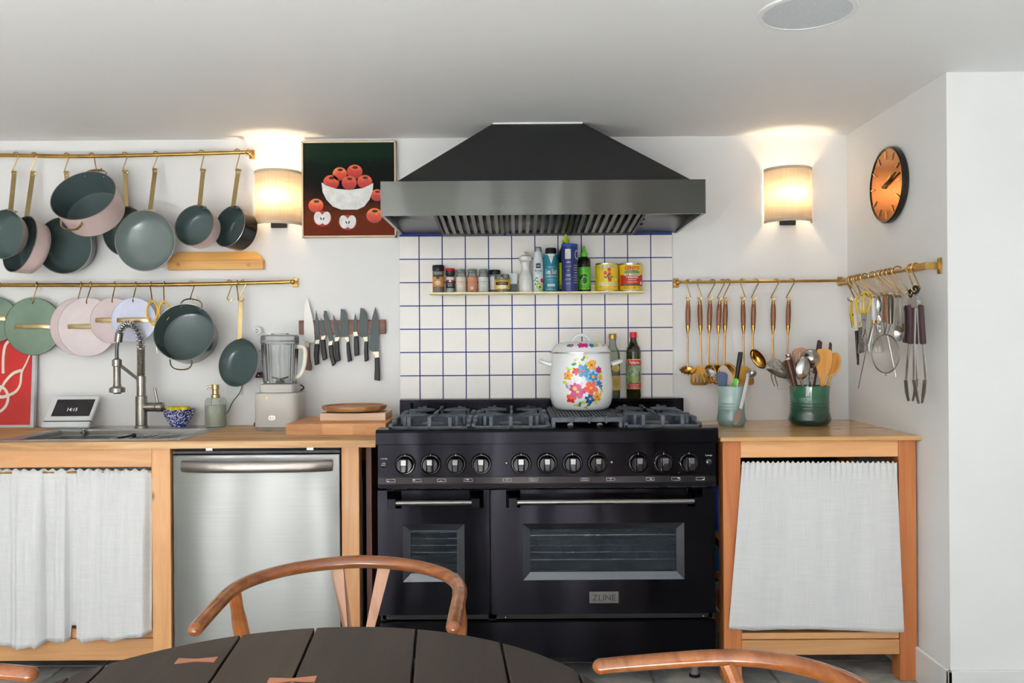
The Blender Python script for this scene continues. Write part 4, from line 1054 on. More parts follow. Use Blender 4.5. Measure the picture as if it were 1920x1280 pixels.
AP1 = apple_mat('painted_apple_red', (140, 20, 22), (190, 38, 24), (214, 84, 38)); AP2 = apple_mat('painted_apple_orange', (164, 26, 24), (206, 62, 22), (224, 112, 40))
DK = mat('paint_dark', (52, 28, 18), .5); WP = mat('paint_white', (222, 222, 220), .5, var=.06, scale=30); RP = mat('paint_red_edge', (170, 34, 34), .5)
def pz(px, py): return P(px, py, pd + .0006)
def pdisc(px, py, rx, ry, dep, rot=0):
    c = P(px, py, pd); s_ = S(pd); m = disc2(0, 0, rx, ry, 24, rot); m.v = [Vector((c.x + q.x / s_, -pd - dep, c.z + q.y / s_)) for q in m.v]; return m
for (x, y, r, mt) in ((637, 326, 13.5, AP2), (665, 322, 14.5, AP1), (621, 342, 15, AP1), (655, 343, 14, AP1), (684, 341, 14, AP1), (707, 366, 12, AP1), (592.5, 385.5, 14, AP2), (702, 404, 15, AP2)):
    ap = t.part('painted_apple', pdisc(x, y, r, r * .93, .0006 + .0003 * (r == 14)), mt, smooth=0)
    t.part('painted_stem_hollow', pdisc(x + 1, y - r * .55, r * .38, r * .18, .0013), DK, under=ap, smooth=0)
bw = [(603, 342), (612, 348), (630, 354), (655, 356), (680, 353), (693, 347), (700, 343), (699, 358), (693, 374), (683, 387), (670, 393), (640, 393), (624, 387), (612, 374), (605, 360)]
t.part('painted_bowl', MB().add([(P(x, y, pd).x, -pd - .0016, P(x, y, pd).z) for x, y in bw], [tuple(range(len(bw)))]), WP, smooth=0)
for x, y in ((604.5, 410), (652, 417)):
    ha = t.part('painted_half_apple', pdisc(x, y, 17, 14.5, .0006), RP, smooth=0)
    t.part('painted_flesh', pdisc(x - 7, y - 1, 8.5, 12.5, .0010, .2), WP, under=ha, smooth=0); t.part('painted_flesh', pdisc(x + 7, y - 1, 8.5, 12.5, .0011, -.2), WP, under=ha, smooth=0)
    for k in (-2.5, 2.5): t.part('painted_seed', pdisc(x + k, y, 1.2, 3, .0016, -k * .15), DK, under=ha, smooth=0)
t.done()

# ================================================================== WORKTOP, LEFT
# red poster leaning on the wall
t = Thing('framed_poster', 'red framed poster with cream looping line drawing leaning on the wall', 'poster')
q0, q1 = P(-120, 810, .035), P(62, 640, .02); px1_, pz1 = P(62, 700, .03).x, P(0, 560, .03).z; px0_ = px1_ - .42
def lean(x, z, dep=0): return Vector((x, -.05 + .032 * (z - ZL) / .455 - dep, z))
RED = mat('poster_red', (196, 30, 24), .3, var=.05, scale=4, coat=.3); CRM = mat('poster_cream', (222, 214, 198), .5)
zt2 = ZL + .455
m = MB().prism([lean(px0_, ZL + .012), lean(px1_, ZL + .012), lean(px1_, zt2), lean(px0_, zt2)], (0, .012, 0)); t.part('print', m, RED, smooth=0)
def stroke(pts, w_, dep): # a flat ribbon of ink lying on the print
    path = smooth_path([P(x, y, .045) for x, y in pts], 6); vs_, fs_ = [], []; n = len(path)
    for i, p in enumerate(path):
        tn = path[min(i + 1, n - 1)] - path[max(i - 1, 0)]; nn = Vector((-tn.z, 0, tn.x)).normalized(); ww = w_[0] + (w_[1] - w_[0]) * i / (n - 1)
        for s_ in (1, -1): q = p + nn * ww * s_; vs_.append(lean(min(q.x, px1_ - .002), q.z, dep))
    return MB().add(vs_, [(2 * i, 2 * i + 1, 2 * i + 3, 2 * i + 2) for i in range(n - 1)])
for k, (pts, ww) in enumerate(((((3, 700), (2, 670), (6, 645), (22, 632)), (.006, .006)), (((52, 664), (46, 680), (38, 698), (36, 720), (28, 734), (12, 742), (0, 744), (-20, 738)), (.003, .008)),
                               (((38, 694), (22, 700), (8, 715), (0, 730), (-12, 750)), (.007, .004)), (((-10, 722), (6, 728), (14, 742), (12, 758), (2, 770), (-18, 778)), (.006, .006)), (((-60, 640), (-40, 700), (-30, 760)), (.006, .006)))):
    t.part('ink_line', stroke(pts, ww, .0008 + .0002 * k), CRM, smooth=0)
m = MB().prism([lean(px1_, ZL + .001), lean(px1_ + .014, ZL + .001), lean(px1_ + .014, zt2), lean(px1_, zt2)], (0, .018, 0)); m.v = [v + Vector((0, -.006, 0)) for v in m.v]
FR = mat('aluminium_frame', (186, 188, 190), .3, 1.0); t.part('frame_side', m, FR, smooth=0)
m = MB().prism([lean(px0_, ZL + .001), lean(px1_, ZL + .001), lean(px1_, ZL + .012), lean(px0_, ZL + .012)], (0, .012, 0)); t.part('frame_bottom', m, FR, smooth=0)
t.done()
# intercom tablet
t = Thing('intercom_tablet', 'white touch panel on the worktop showing the time 14:15', 'tablet')
i0, i1 = P(79, 803, .15), P(167, 803, .15); W2 = (i1.x - i0.x); Ht = .158; la = math.atan2(.10, .122)
base = Vector((i0.x, -.152, ZL + .0065)); ux = Vector((1, 0, 0)); uz = Vector((0, math.sin(la), math.cos(la))); nx_ = Vector((0, -math.cos(la), math.sin(la)))
def tp(x, z, o=0): return base + ux * (x * W2) + uz * (z * Ht) + nx_ * o
def tq(x0, x1, z0, z1, o, th): return MB().prism([tp(x0, z0, o), tp(x1, z0, o), tp(x1, z1, o), tp(x0, z1, o)], -nx_ * th)
bd = t.part('panel_body', tq(0, 1, .2, 1, .01, .012), WHITEPL, bevel=.001)
t.part('speaker_strip', tq(0, 1, 0, .165, .01, .012), WHITEPL, bevel=.001)
t.part('dark_groove', tq(0, 1, .165, .2, .008, .010), BLKPL)
sn = t.part('screen', tq(.12, .94, .34, .89, .0108, .001), mat('screen_dark', (42, 40, 42), .15), under=bd, smooth=0)
def ontab(mb, x, z): mb.v = [tp(x, z, .0113) + ux * p.x + uz * p.y for p in mb.v]; return mb
GLOW = mat('screen_digits', (200, 205, 210), .5, emit=(200, 205, 212), es=.8)
t.part('time_digits', ontab(text_mb('14:15', .017, .042), .53, .555), GLOW, under=sn); t.part('day_text', ontab(text_mb('Friday', .005, .014), .5, .655), mat('screen_dim', (90, 90, 92), .5), under=sn)
t.part('status_text', ontab(text_mb('21.5°C', .005, .018), .86, .82), MATS['screen_dim'], under=sn)
t.part('stand', MB().prism([tp(.2, .02, -.002), tp(.8, .02, -.002), tp(.8, .7, -.002), tp(.2, .7, -.002)], (0, .003, 0)), WHITEPL)
t.part('foot', MB().box(i0.x + .03, i1.x - .03, -.14, -.045, ZL + .0045, ZL + .007), WHITEPL)
t.done()
# faucet
t = Thing('spring_faucet', 'brushed nickel pull-down faucet with exposed spring coil behind the sink', 'faucet')
fd_ = .13; fx = P(265, 760, fd_).x; fz = lambda py: P(265, py, fd_).z; sF = S(fd_)
rz = ZL + .004
t.part('base_flange', MB().lathe([(0, 0), (.027, 0), (.027, .008), (.024, .011)], (fx, -fd_, rz), 28), DSTEEL)
t.part('body', MB().lathe([(.0235, .008), (.0235, fz(744) - rz), (.0225, fz(742) - rz), (.0185, fz(741) - rz), (.0185, fz(716) - rz)], (fx, -fd_, rz), 28), DSTEEL)
t.part('collar', MB().lathe([(0, 0), (.0195, 0), (.0195, fz(705) - fz(717)), (.014, fz(705) - fz(717)), (.014, .03)], (fx, -fd_, fz(717)), 28), DSTEEL)
# closed lower coil: stacked rings
t.part('coil_column', MB().lathe([(.0155 + .0012 * (i % 2), (fz(652) - fz(706)) * i / 44) for i in range(45)], (fx, -fd_, fz(706)), 20), DSTEEL, smooth=0)
arch = smooth_path([P(x, y, fd_ + .012 * k) for k, (x, y) in enumerate(((264.5, 653), (262, 635), (256, 618), (246, 608), (236, 608), (228, 616), (223.5, 628)))], 6)
t.part('inner_hose', MB().tube(arch, .0075, 10), mat('grey_hose', (96, 98, 100), .4, .5))
coil = []; nt_ = 15; tot = len(arch) - 1
for i in range(nt_ * 12 + 1):
    u = i / (nt_ * 12) * tot; k = min(int(u), tot - 1); p = arch[k].lerp(arch[k + 1], u - k); tn = (arch[k + 1] - arch[k]).normalized()
    e1 = tn.cross(Vector((0, 1, 0))).normalized(); e2 = tn.cross(e1); an = 2 * PI * i / 12
    coil.append(p + e1 * (.0155 * math.cos(an)) + e2 * (.0155 * math.sin(an)))
t.part('spring_coil', MB().tube(coil, .0021, 6), STEEL)
e = arch[-1]; hx_ = P(219.5, 700, -e.y).x; hy_ = e.y; hzf = lambda py: P(219.5, py, -hy_).z
t.part('hose_collar', MB().tube([e + Vector((.001, 0, .006)), P(221.5, 641, -hy_)], .0155, 20), DSTEEL)
t.part('spray_hose', MB().tube(smooth_path([P(221, 640, -hy_), P(219, 655, -hy_), Vector((hx_, hy_, hzf(676)))], 5), .0072, 12), mat('grey_hose', (96, 98, 100)))
hp = [(.010, hzf(672)), (.0165, hzf(674)), (.0165, hzf(686)), (.0145, hzf(687)), (.0145, hzf(720)), (.017, hzf(724)), (.030, hzf(727)), (.031, hzf(729)), (.031, hzf(735)), (.026, hzf(736)), (0, hzf(736))]
t.part('spray_head', MB().lathe([(r, z) for r, z in hp], (hx_, hy_, 0), 28), DSTEEL)
t.part('spray_nozzle', MB().lathe([(.0, hzf(738)), (.015, hzf(738)), (.015, hzf(735))], (hx_, hy_, 0), 20), BLKPL)
t.part('docking_arm', MB().tube([Vector((hx_ + .014, hy_, hzf(685))), Vector((fx - .006, -fd_ - .012, fz(711)))], 1.0, 4, flat=(.0085, .005)), DSTEEL)
t.part('docking_ring', MB().lathe([(.0168, 0), (.019, 0), (.019, .026), (.0168, .026)], (hx_, hy_, hzf(686)), 24), DSTEEL)
hz_ = fz(763); t.part('valve_housing', MB().cyl((fx + .01, -fd_, hz_), (P(293, 763, fd_).x, -fd_, hz_), .019, seg=24), DSTEEL)
vk = t.part('valve_cap', MB().cyl((P(293.6, 763, fd_).x, -fd_, hz_), (P(306, 763, fd_).x, -fd_, hz_), .0205, seg=24), DSTEEL, bevel=.002)
t.part('lever', MB().tube([P(296, 756, fd_), P(290, 727, fd_)], .0052, 12), DSTEEL, under=vk)
t.done((fx, -fd_, ZL))
# bowl with sponge
t = Thing('patterned_bowl', 'small blue and white floral bowl behind the sink', 'bowl')
bdp = .09; c = P(335.5, 800, bdp); c.z = ZL + .004; sB = S(bdp)
def bowl_mat():
    m, nt, b = newmat('blue_floral_china'); v = tex(nt)
    n = noise(nt, v, 70, 3, .6, 2.2); n2 = noise(nt, v, 160, 2, .5, 1.0)
    ad = nt.nodes.new('ShaderNodeMath'); ad.operation = 'MULTIPLY_ADD'; ad.inputs[1].default_value = .35; nt.links.new(n2, ad.inputs[0]); nt.links.new(n, ad.inputs[2])
    r = ramp(nt, ad.outputs[0], [(.60, (232, 234, 240)), (.67, (40, 50, 130))]); nt.links.new(r, b.inputs['Base Color']); b.inputs['Roughness'].default_value = .15
    return m
bp = [(0, 0), (14, 0), (15, 3), (20, 10), (25.5, 20), (28.5, 31), (29, 33), (27.5, 33), (24, 20), (18, 10), (0, 6)]
t.part('china', MB().lathe([(r / sB, z / sB) for r, z in bp], c, 36), bowl_mat()); t.done()
m = MB().box(-.043, .043, -.03, .03, .002, .04)
o = single('sponge', m.xf(Matrix.Translation((c.x - .001, c.y, c.z + 20 / sB)) @ Matrix.Rotation(.1, 4, 'Z')).xf(Matrix.Identity(4)), mat('yellow_sponge', (226, 206, 40), .95, var=.12, scale=60, bmp=.6), 'yellow sponge sticking out of the blue and white bowl', 'sponge', bevel=.006)
# soap dispenser
t = Thing('soap_dispenser', 'ribbed clear glass soap dispenser with brass pump', 'dispenser')
dsd = .11; c = P(404.5, 797, dsd); c.z = ZL + .0045; sD = S(dsd)
t.part('glass_bottle', MB().lathe([(0, 0), (17.5 / sD, 0), (18.7 / sD, 2 / sD), (18.7 / sD, 48 / sD), (15 / sD, 54 / sD), (7.5 / sD, 55 / sD)], c, 72, rib=36, ribamp=.02), glassy('ribbed_glass', (240, 244, 240), .08, .88))
t.part('soap', MB().lathe([(0, .003), (17 / sD, .003), (17 / sD, 40 / sD), (0, 40 / sD)], c, 32), glassy('pale_soap', (222, 224, 206), .2, .5))
pm = t.part('pump_collar', MB().lathe([(8 / sD, 54 / sD), (8 / sD, 60 / sD), (6 / sD, 61 / sD), (6 / sD, 69 / sD), (6.8 / sD, 70 / sD), (6.8 / sD, 79 / sD), (0, 79 / sD)], c, 24), PALEBRASS)
z_ = c.z + 75 / sD; t.part('spout', MB().tube(smooth_path([(c.x, c.y, z_), (c.x - 11 / sD, c.y - .006, z_ + .001), (c.x - 17.5 / sD, c.y - .009, z_ - .007)], 5), .0042, 10), PALEBRASS, under=pm)
t.done()
# cords, plug, knob hook
single('phone_cord', MB().tube(smooth_path([P(457, 712, .03), P(450, 735, .02), P(437, 752, .02), P(428, 770, .03), P(421, 778, .06)], 6), .0018, 6), BLKPL, 'thin black cord running from the wall plug to the soap dispenser', 'cord')
t = Thing('wall_plug', 'black plug with a red light beside the blender jug', 'plug')
q = P(489, 703, .02); t.part('plug_body', MB().box(q.x - .02, q.x + .02, -.035, -.009, q.z - .012, q.z + .012), BLKPL, bevel=.003)
t.part('power_light', MB().ball((q.x - .006, -.035, q.z), .0022, 8, 6), mat('red_led', (255, 60, 60), .4, emit=(255, 60, 60), es=2))
t.part('cable', MB().tube(smooth_path([(q.x - .02, -.022, q.z), (q.x - .03, -.022, q.z - .004), (q.x - .045, -.02, q.z - .006)], 4), .003, 8), BLKPL); t.done()
t = Thing('letter_hook', 'white ceramic wall knob marked D with a small hook below', 'hook')
q = P(484, 620, .02); t.part('knob_face', MB().lathe([(0, .012), (.012, .012), (.0175, .008), (.0185, 0), (.012, -.006), (.012, -.02)], seg=28).xf(Matrix.Translation((q.x, -.022, q.z)) @ Matrix.Rotation(PI / 2, 4, 'X')), WHITEPL)
t.part('letter', flat(text_mb('D', .016, .012, bold=.02), (q.x, -.0345, q.z)), BLKPL)
q2 = P(487, 636, .02); t.part('hook_plate', MB().box(q2.x - .009, q2.x + .009, -.012, 0, q2.z - .012, q2.z + .008), WHITEPL, bevel=.002)
t.part('wire_hook', MB().tube(smooth_path([(q2.x + .004, -.012, q2.z), (q2.x + .006, -.016, q2.z - .035), (q2.x + .002, -.03, q2.z - .05), (q2.x - .006, -.035, q2.z - .035)], 5), .0022, 8), STEEL); t.done()
# blender
t = Thing('countertop_blender', 'grey countertop blender with ribbed clear jug and cream handle', 'blender')
bd_ = .16; sE = S(bd_); c = P(526, 800, bd_); c.z = ZL
GREY = mat('warm_grey_plastic', (186, 182, 176), .5, var=.01); JUG = glassy('clear_jug', (248, 249, 249), .03, .97)
def rbox(w0, w1, z0, z1, dp0, dp1, n=20):
    vs_ = []
    for w2, z, dp in ((w0, z0, dp0), (w1, z1, dp1)):
        for i in range(n * 2):
            an = 2 * PI * i / (n * 2); cx_, sy = math.cos(an), math.sin(an); e_ = .42
            vs_.append((c.x + w2 * math.copysign(abs(cx_) ** e_, cx_), c.y + dp * math.copysign(abs(sy) ** e_, sy), z))
    N2 = n * 2
    return MB().add(vs_, [(i, (i + 1) % N2, (i + 1) % N2 + N2, i + N2) for i in range(N2)] + [tuple(range(N2 - 1, -1, -1)), tuple(range(N2, 2 * N2))])
zz = lambda py: c.z + (803 - py) / sE
bs_ = t.part('motor_base', rbox(41.5 / sE, 41 / sE, zz(798), zz(735), .085, .084), GREY, bevel=.004, seg=3)
t.part('base_foot', rbox(39 / sE, 41 / sE, zz(803), zz(798), .08, .084), mat('grey_foot', (150, 147, 142), .5), under=bs_)
t.part('jug_seat', rbox(33.5 / sE, 33 / sE, zz(735), zz(719), .07, .069), GREY, bevel=.003)
t.part('brand_mark', flat(text_mb('B', .013, .010), (c.x - 14 / sE, c.y - .0855, zz(744))), BRASS, under=bs_)
pwm = MB(); N_ = 24
ring = [(c.x - 5 / sE + .012 * math.copysign(abs(math.cos(a)) ** .5, math.cos(a)), c.y - .0865, zz(780) + .0075 * math.copysign(abs(math.sin(a)) ** .8, math.sin(a))) for a in [2 * PI * i / N_ for i in range(N_)]]
t.part('power_ring', MB().tube(ring, .001, 6, closed=True), mat('white_led', (250, 250, 250), .4, emit=(255, 255, 255), es=.8), under=bs_)
t.part('power_symbol', MB().ball((c.x - 5 / sE, c.y - .086, zz(780)), .003, 8, 6), MATS['white_led'], under=bs_)
jr = [(29 / sE, zz(719)), (30 / sE, zz(715)), (33 / sE, zz(646))]
t.part('jug', MB().lathe([(r, z - c.z) for r, z in jr] + [(31.5 / sE, zz(646) - c.z), (28 / sE, zz(714) - c.z), (0, zz(716) - c.z)], c, 72, rib=18, ribamp=.03), JUG, smooth=60)
ld = t.part('jug_lid', MB().lathe([(33 / sE, zz(646) - c.z), (35 / sE, zz(644) - c.z), (35 / sE, zz(630) - c.z), (32 / sE, zz(628) - c.z), (16 / sE, zz(627) - c.z), (16 / sE, zz(625) - c.z), (0, zz(625) - c.z)], c, 40), glassy('lid_plastic', (236, 238, 238), .08, .85))
t.part('lid_seal', MB().lathe([(33 / sE, zz(641) - c.z), (33.4 / sE, zz(638) - c.z)], c, 40), mat('grey_seal', (150, 150, 150), .5), under=ld)
bl_ = t.part('blade_hub', MB().lathe([(0, zz(708) - c.z), (.012, zz(709) - c.z), (.02, zz(718) - c.z)], c, 16), DSTEEL)
for k in range(4): an = k * PI / 2 + .4; t.part('blade', MB().tube([(c.x, c.y, zz(711)), (c.x + .034 * math.cos(an), c.y + .034 * math.sin(an), zz(707 + 4 * (k % 2)))], 1.0, 4, flat=(.005, .001)), BLKPL, under=bl_)
hpth = smooth_path([P(555, 650, bd_), P(566, 650, bd_), P(571.5, 656, bd_), P(572, 672, bd_), P(569, 690, bd_), P(562, 703, bd_), P(553, 709, bd_)], 5)
hh = t.part('jug_handle', MB().tube(hpth, 1.0, 8, flat=(.006, .009), up=(0, -1, 0)), mat('cream_handle', (228, 222, 208), .4))
t.part('handle_gold_edge', MB().tube([p + Vector((.0045, 0, -.001)) for p in hpth[4:-2]], .0032, 6), BRASS, under=hh)
t.part('power_cord', MB().tube(smooth_path([P(560, 720, .11), P(568, 724, .09), P(569, 728, .08), P(563, 732, .09)], 5), .003, 8), BLKPL)
t.part('rear_cord', MB().tube(smooth_path([P(486, 786, .12), P(478, 792, .10), P(478, 799, .11), P(490, 800, .13)], 5), .0028, 8), BLKPL)
t.done((c.x, c.y, ZL))
# cutting boards
BBW = wood('butcher_block', (188, 124, 72), (206, 146, 92), (218, 166, 114), 'X', rough=.5, knots=False)
t = Thing('butcher_block_board', 'thick butcher block cutting board of glued strips beside the range', 'cutting board')
A = P(532, 800, .42); bx1 = P(742, 790, .3).x; bx0 = P(532, 812, .44).x + .008; by0, by1 = -.44, -.10; bz1 = ZL + .044
n = 7
bx1 = X0 - .006
for k in range(n):
    ya = by0 + (by1 - by0) * k / n; yb = by0 + (by1 - by0) * (k + 1) / n
    xx = bx0; 
    while xx < bx1 - .002:
        ln = random.choice((.05, .07, .09, .12)); xe = min(xx + ln, bx1)
        if bx1 - xe < .025: xe = bx1
        t.part('wood_strip', MB().box(xx, xe, ya, yb, ZL, bz1), BBW, smooth=0, bevel=.0004, seg=1); xx = xe
t.done()
MAPLE = wood('maple', (214, 176, 142), (226, 192, 160), (234, 204, 174), 'X', rough=.55, knots=False)
c0 = P(602, 788, .30); c1_ = P(715, 788, .30)
single('cutting_board', MB().box(c0.x, min(c1_.x + .02, bx1), -.32, -.14, bz1, bz1 + .03), MAPLE, 'small pale maple board lying on the butcher block', 'cutting board', bevel=.002)
zt3 = bz1 + .03; cr = P(665, 765, .23); sR = S(.23)
single('trivet', MB().lathe([(0, 0), (.08, 0), (.085, .004), (.0, .006)], (cr.x, -.23, zt3), 32), BLKPL, 'thin black trivet under the round wooden tray', 'trivet')
t = Thing('round_wooden_tray', 'round acacia tray with raised rim on top of the boards', 'tray')
R_ = 59.5 / sR
t.part('dish', MB().lathe([(0, 0), (R_ * .86, 0), (R_ * .97, .004), (R_, .012), (R_, .02), (R_ - .006, .021), (R_ - .01, .014), (0, .011)], (cr.x, -.23, zt3 + .006), 56), wood('acacia', (120, 78, 40), (156, 106, 60), (182, 134, 84), 'X', rough=.4, knots=False)); t.done()

# ================================================================== SHELF AND ITS GOODS
sh_d = .135; sa, sb = P(803, 548, sh_d), P(1210, 546, sh_d); shz = P(1004, 546.5, sh_d).z
t = Thing('brass_shelf', 'slim cream brass shelf on the tiles holding spices and cans', 'shelf')
t.part('shelf_plate', MB().box(sa.x, sb.x, -sh_d, -.0115, shz - .007, shz), CREAMMET, bevel=.002)
for px in (812, 1112): q = P(px, 540, .02); t.part('upright_tab', MB().box(q.x - .009, q.x + .009, -.016, -.0115, shz, shz + .036), CREAMMET, bevel=.001)
t.done()
def goods(name, label, cat, x0, x1, ytop, d, parts, group=None, ybase=546.5, seg=36):
    """round container; parts = (name, [(half-width px, y px)...], material)"""
    t = Thing(name, label, cat, group); cx = P((x0 + x1) / 2, 540, d).x; s_ = S(d); t.cx, t.d, t.s = cx, d, s_
    t.zof = lambda py: shz + (ybase - py) / s_
    t.pp = {}
    for nm, prof, m_ in parts:
        t.pp[nm] = t.part(nm, MB().lathe([(r / s_, t.zof(y)) for r, y in prof], (cx, -d, 0), seg), m_, smooth=40)
    t.rr = (x1 - x0) / 2 / s_
    return t
def lab_text(t, s, py, h, w, m_, r=None, ang=0, bold=0.0, under='label', nm='lettering'):
    r = (r / t.s if r else t.rr) + .0009
    return t.part(nm, wrap(text_mb(s, h / t.s, w / t.s, bold=bold), t.cx, -t.d, r, t.zof(py), ang), m_, under=t.pp.get(under))
def lab_shape(t, mb, py, m_, r=None, ang=0, nm='label_print', lift=.0009, under='label'):
    r = (r / t.s if r else t.rr) + lift
    mb.v = [v / t.s for v in mb.v]
    return t.part(nm, wrap(mb, t.cx, -t.d, r, t.zof(py), ang), m_, under=t.pp.get(under), smooth=0)
def C3(nm, c, rough=.4, **k): return mat(nm, c, rough, **k)
INKW = C3('ink_white', (236, 236, 232)); INKB = C3('ink_black', (26, 26, 26)); INKR = C3('ink_red', (200, 30, 28))
JG = glassy('jar_glass', (226, 230, 226), .04, .8); GRL = C3('sage_lid', (108, 130, 112))
gs = .06
# 1 copper-label spice jar
t = goods('spice_jar', 'tall spice jar with black lid and copper label at the shelf end', 'jar', 811, 833, 494, gs, [('filling', [(0, 546), (10.4, 546), (10.4, 512), (0, 512)], C3('chili_powder', (140, 66, 44), .9, var=.2, scale=80)), ('glass', [(0, 546.5), (10.8, 546.5), (10.8, 507), (9.5, 505)], JG), ('lid', [(11, 505), (11.3, 503), (11.3, 495), (10.6, 494), (0, 494)], BLKPL), ('label', [(11, 534.5), (11, 513)], C3('copper_paper', (206, 140, 66)))], 'spice jars on the brass shelf')
lab_shape(t, rect2(-11, 11, -1.5, 1.5, 8), 514.5, INKB, 11); lab_shape(t, disc2(0, 0, 3.4, 3.8), 516.5, INKB, 11, lift=.0012); lab_shape(t, disc2(0, 0, 5.4, 3.8), 527.5, C3('label_cream', (232, 224, 196)), 11); lab_text(t, 'CHILI', 527.5, 2.2, 7, INKB, 11.4); t.done()
# 2 red-cap grinder
t = goods('spice_grinder', 'small grinder with red cap and black label on the shelf', 'grinder', 836, 853, 500, gs, [('filling', [(0, 546), (7.8, 546), (7.8, 517), (0, 517)], C3('salt', (226, 224, 220), .9)), ('glass', [(0, 546.5), (8.4, 546.5), (7.4, 522), (6.8, 515)], JG), ('grinder_head', [(6.5, 515), (8.8, 512), (8.8, 505), (0, 505)], BLKPL), ('cap', [(8.8, 504.6), (8.9, 502), (7.5, 500), (0, 499.5)], C3('red_cap', (200, 24, 34))), ('label', [(8.5, 537.5), (7.8, 522)], INKB)])
lab_shape(t, rect2(-8, 8, -1.8, 1.8, 8), 523.8, INKR, 8.1); lab_shape(t, rect2(-2, 2, -1.8, 1.8), 524.3, INKW, 8.2, lift=.0012); lab_text(t, 'SEA SALT', 529.5, 2, 10, INKW, 8.6); lab_text(t, 'GRINDER', 533, 1.8, 9, INKW, 8.6); t.done()
# 3-5 green-lid jars
for x0, x1, col, lab, lc, tx in ((855.5, 873.5, (218, 204, 182), 'green lidded spice jar filled with beige powder', (226, 214, 196), 'ONION'), (876, 895, (176, 88, 46), 'green lidded spice jar filled with orange-red powder', (206, 138, 106), 'PAPRIKA'), (897, 916, (150, 140, 124), 'green lidded spice jar with a white label and brown herbs', (218, 220, 218), 'SAGE')):
    t = goods('spice_jar', lab, 'jar', x0, x1, 502, gs, [('filling', [(0, 546), (8.6, 546), (8.6, 516), (0, 516)], C3('spice_%d' % x0, col, .9, var=.12, scale=80)), ('glass', [(0, 546.5), (9.3, 546.5), (9.3, 516), (7.6, 509), (7.6, 507)], JG), ('lid', [(8.6, 508), (8.8, 507), (8.8, 503), (8, 502), (0, 502)], GRL), ('label', [(9.5, 545), (9.5, 517)], C3('label_%d' % x0, lc, .6))], 'spice jars on the brass shelf')
    lab_text(t, tx, 526, 2.4, 10, C3('ink_brown', (120, 96, 70)), 9.6); lab_text(t, 'organic', 530.5, 1.8, 8, MATS['ink_brown'], 9.6); lab_shape(t, disc2(0, 0, 3, 3), 538, C3('ink_pale', (200, 204, 200)), 9.6); lab_text(t, 'NET WT 2 OZ', 543.5, 1.2, 8, MATS['ink_brown'], 9.6); t.done()
# 6 black-lid jar behind
t = goods('spice_jar', 'clear spice jar with black lid behind the honey jar', 'jar', 918, 938, 503, .038, [('filling', [(0, 546), (9, 546), (9, 538), (0, 538)], C3('peppercorn', (110, 90, 70), .9, var=.3, scale=120)), ('glass', [(0, 546.5), (9.6, 546.5), (9.6, 514), (9, 512)], JG), ('lid', [(10.4, 512), (10.6, 511), (10.6, 504), (9.8, 503), (0, 503)], BLKPL), ('label', [(9.8, 540), (9.8, 516)], C3('pale_label', (214, 214, 220)))], 'spice jars on the brass shelf'); t.done()
# 7 honey jar
t = goods('honey_jar', 'squat glass jar of dark spread with gold and black label', 'jar', 927, 956, 513, .082, [('filling', [(0, 546), (13.6, 546), (13.6, 520), (0, 520)], C3('dark_honey', (120, 84, 24), .3)), ('glass', [(0, 546.5), (14.4, 546.5), (14.6, 520), (13.5, 514), (13, 513), (0, 513)], JG), ('label', [(14.8, 541), (14.8, 522)], C3('gold_paper', (214, 176, 70)))])
lab_shape(t, rect2(-13, 13, -3, 3, 12), 530, INKB, 14.8); lab_text(t, 'TRUFFLE', 530, 3.2, 18, C3('ink_gold', (226, 190, 90)), 15.1); lab_shape(t, disc2(0, 0, 9, 3.6), 536.5, C3('label_cream', (232, 224, 196)), 14.8); lab_shape(t, rect2(-14, 14, -1, 1, 12), 523.5, C3('ink_green', (90, 130, 60)), 14.8); lab_shape(t, rect2(-3, 3, -3, 3), 517, INKB, 14.2); t.done()
# 8 packet
t = Thing('tea_packet', 'small pale packet with dark lower half behind the honey jar', 'packet'); a, b = P(947, 546.5, .045), P(970, 509.5, .045)
t.part('carton', MB().box(a.x, b.x, -.05, -.018, shz, shz + 37 / S(.045)), C3('pale_carton', (210, 220, 222)), bevel=.001)
t.part('dark_band', MB().box(a.x, b.x, -.0508, -.05, shz, shz + 17 / S(.045)), C3('carton_dark', (64, 78, 72)))
t.part('pink_splash', flat(MB().join(disc2(0, 0, .006, .016)), ((a.x + b.x) / 2 - .004, -.0512, shz + .052)), C3('carton_peach', (232, 190, 168))); t.done()
# 9 pepper mill
t = goods('pepper_mill', 'glossy white pepper mill with chrome knob', 'pepper mill', 972, 999, 469, gs, [('body', [(0, 546.5), (13, 546.5), (13.4, 543), (13.2, 528), (11.5, 517), (8.3, 507), (7.8, 500), (8.2, 492), (9.8, 488.5)], C3('white_lacquer', (226, 226, 222), .15, coat=.5)), ('turning_head', [(9.8, 488), (11.6, 486), (12.4, 482.5), (11.6, 479), (8, 476.5), (3, 475.6), (0, 475.5)], MATS['white_lacquer'] if 'white_lacquer' in MATS else C3('white_lacquer', (226, 226, 222), .15)), ('top_knob', [(1.6, 476), (1.6, 472.5), (3, 471), (3, 469.5), (2, 469), (0, 469)], STEEL)]); t.done()
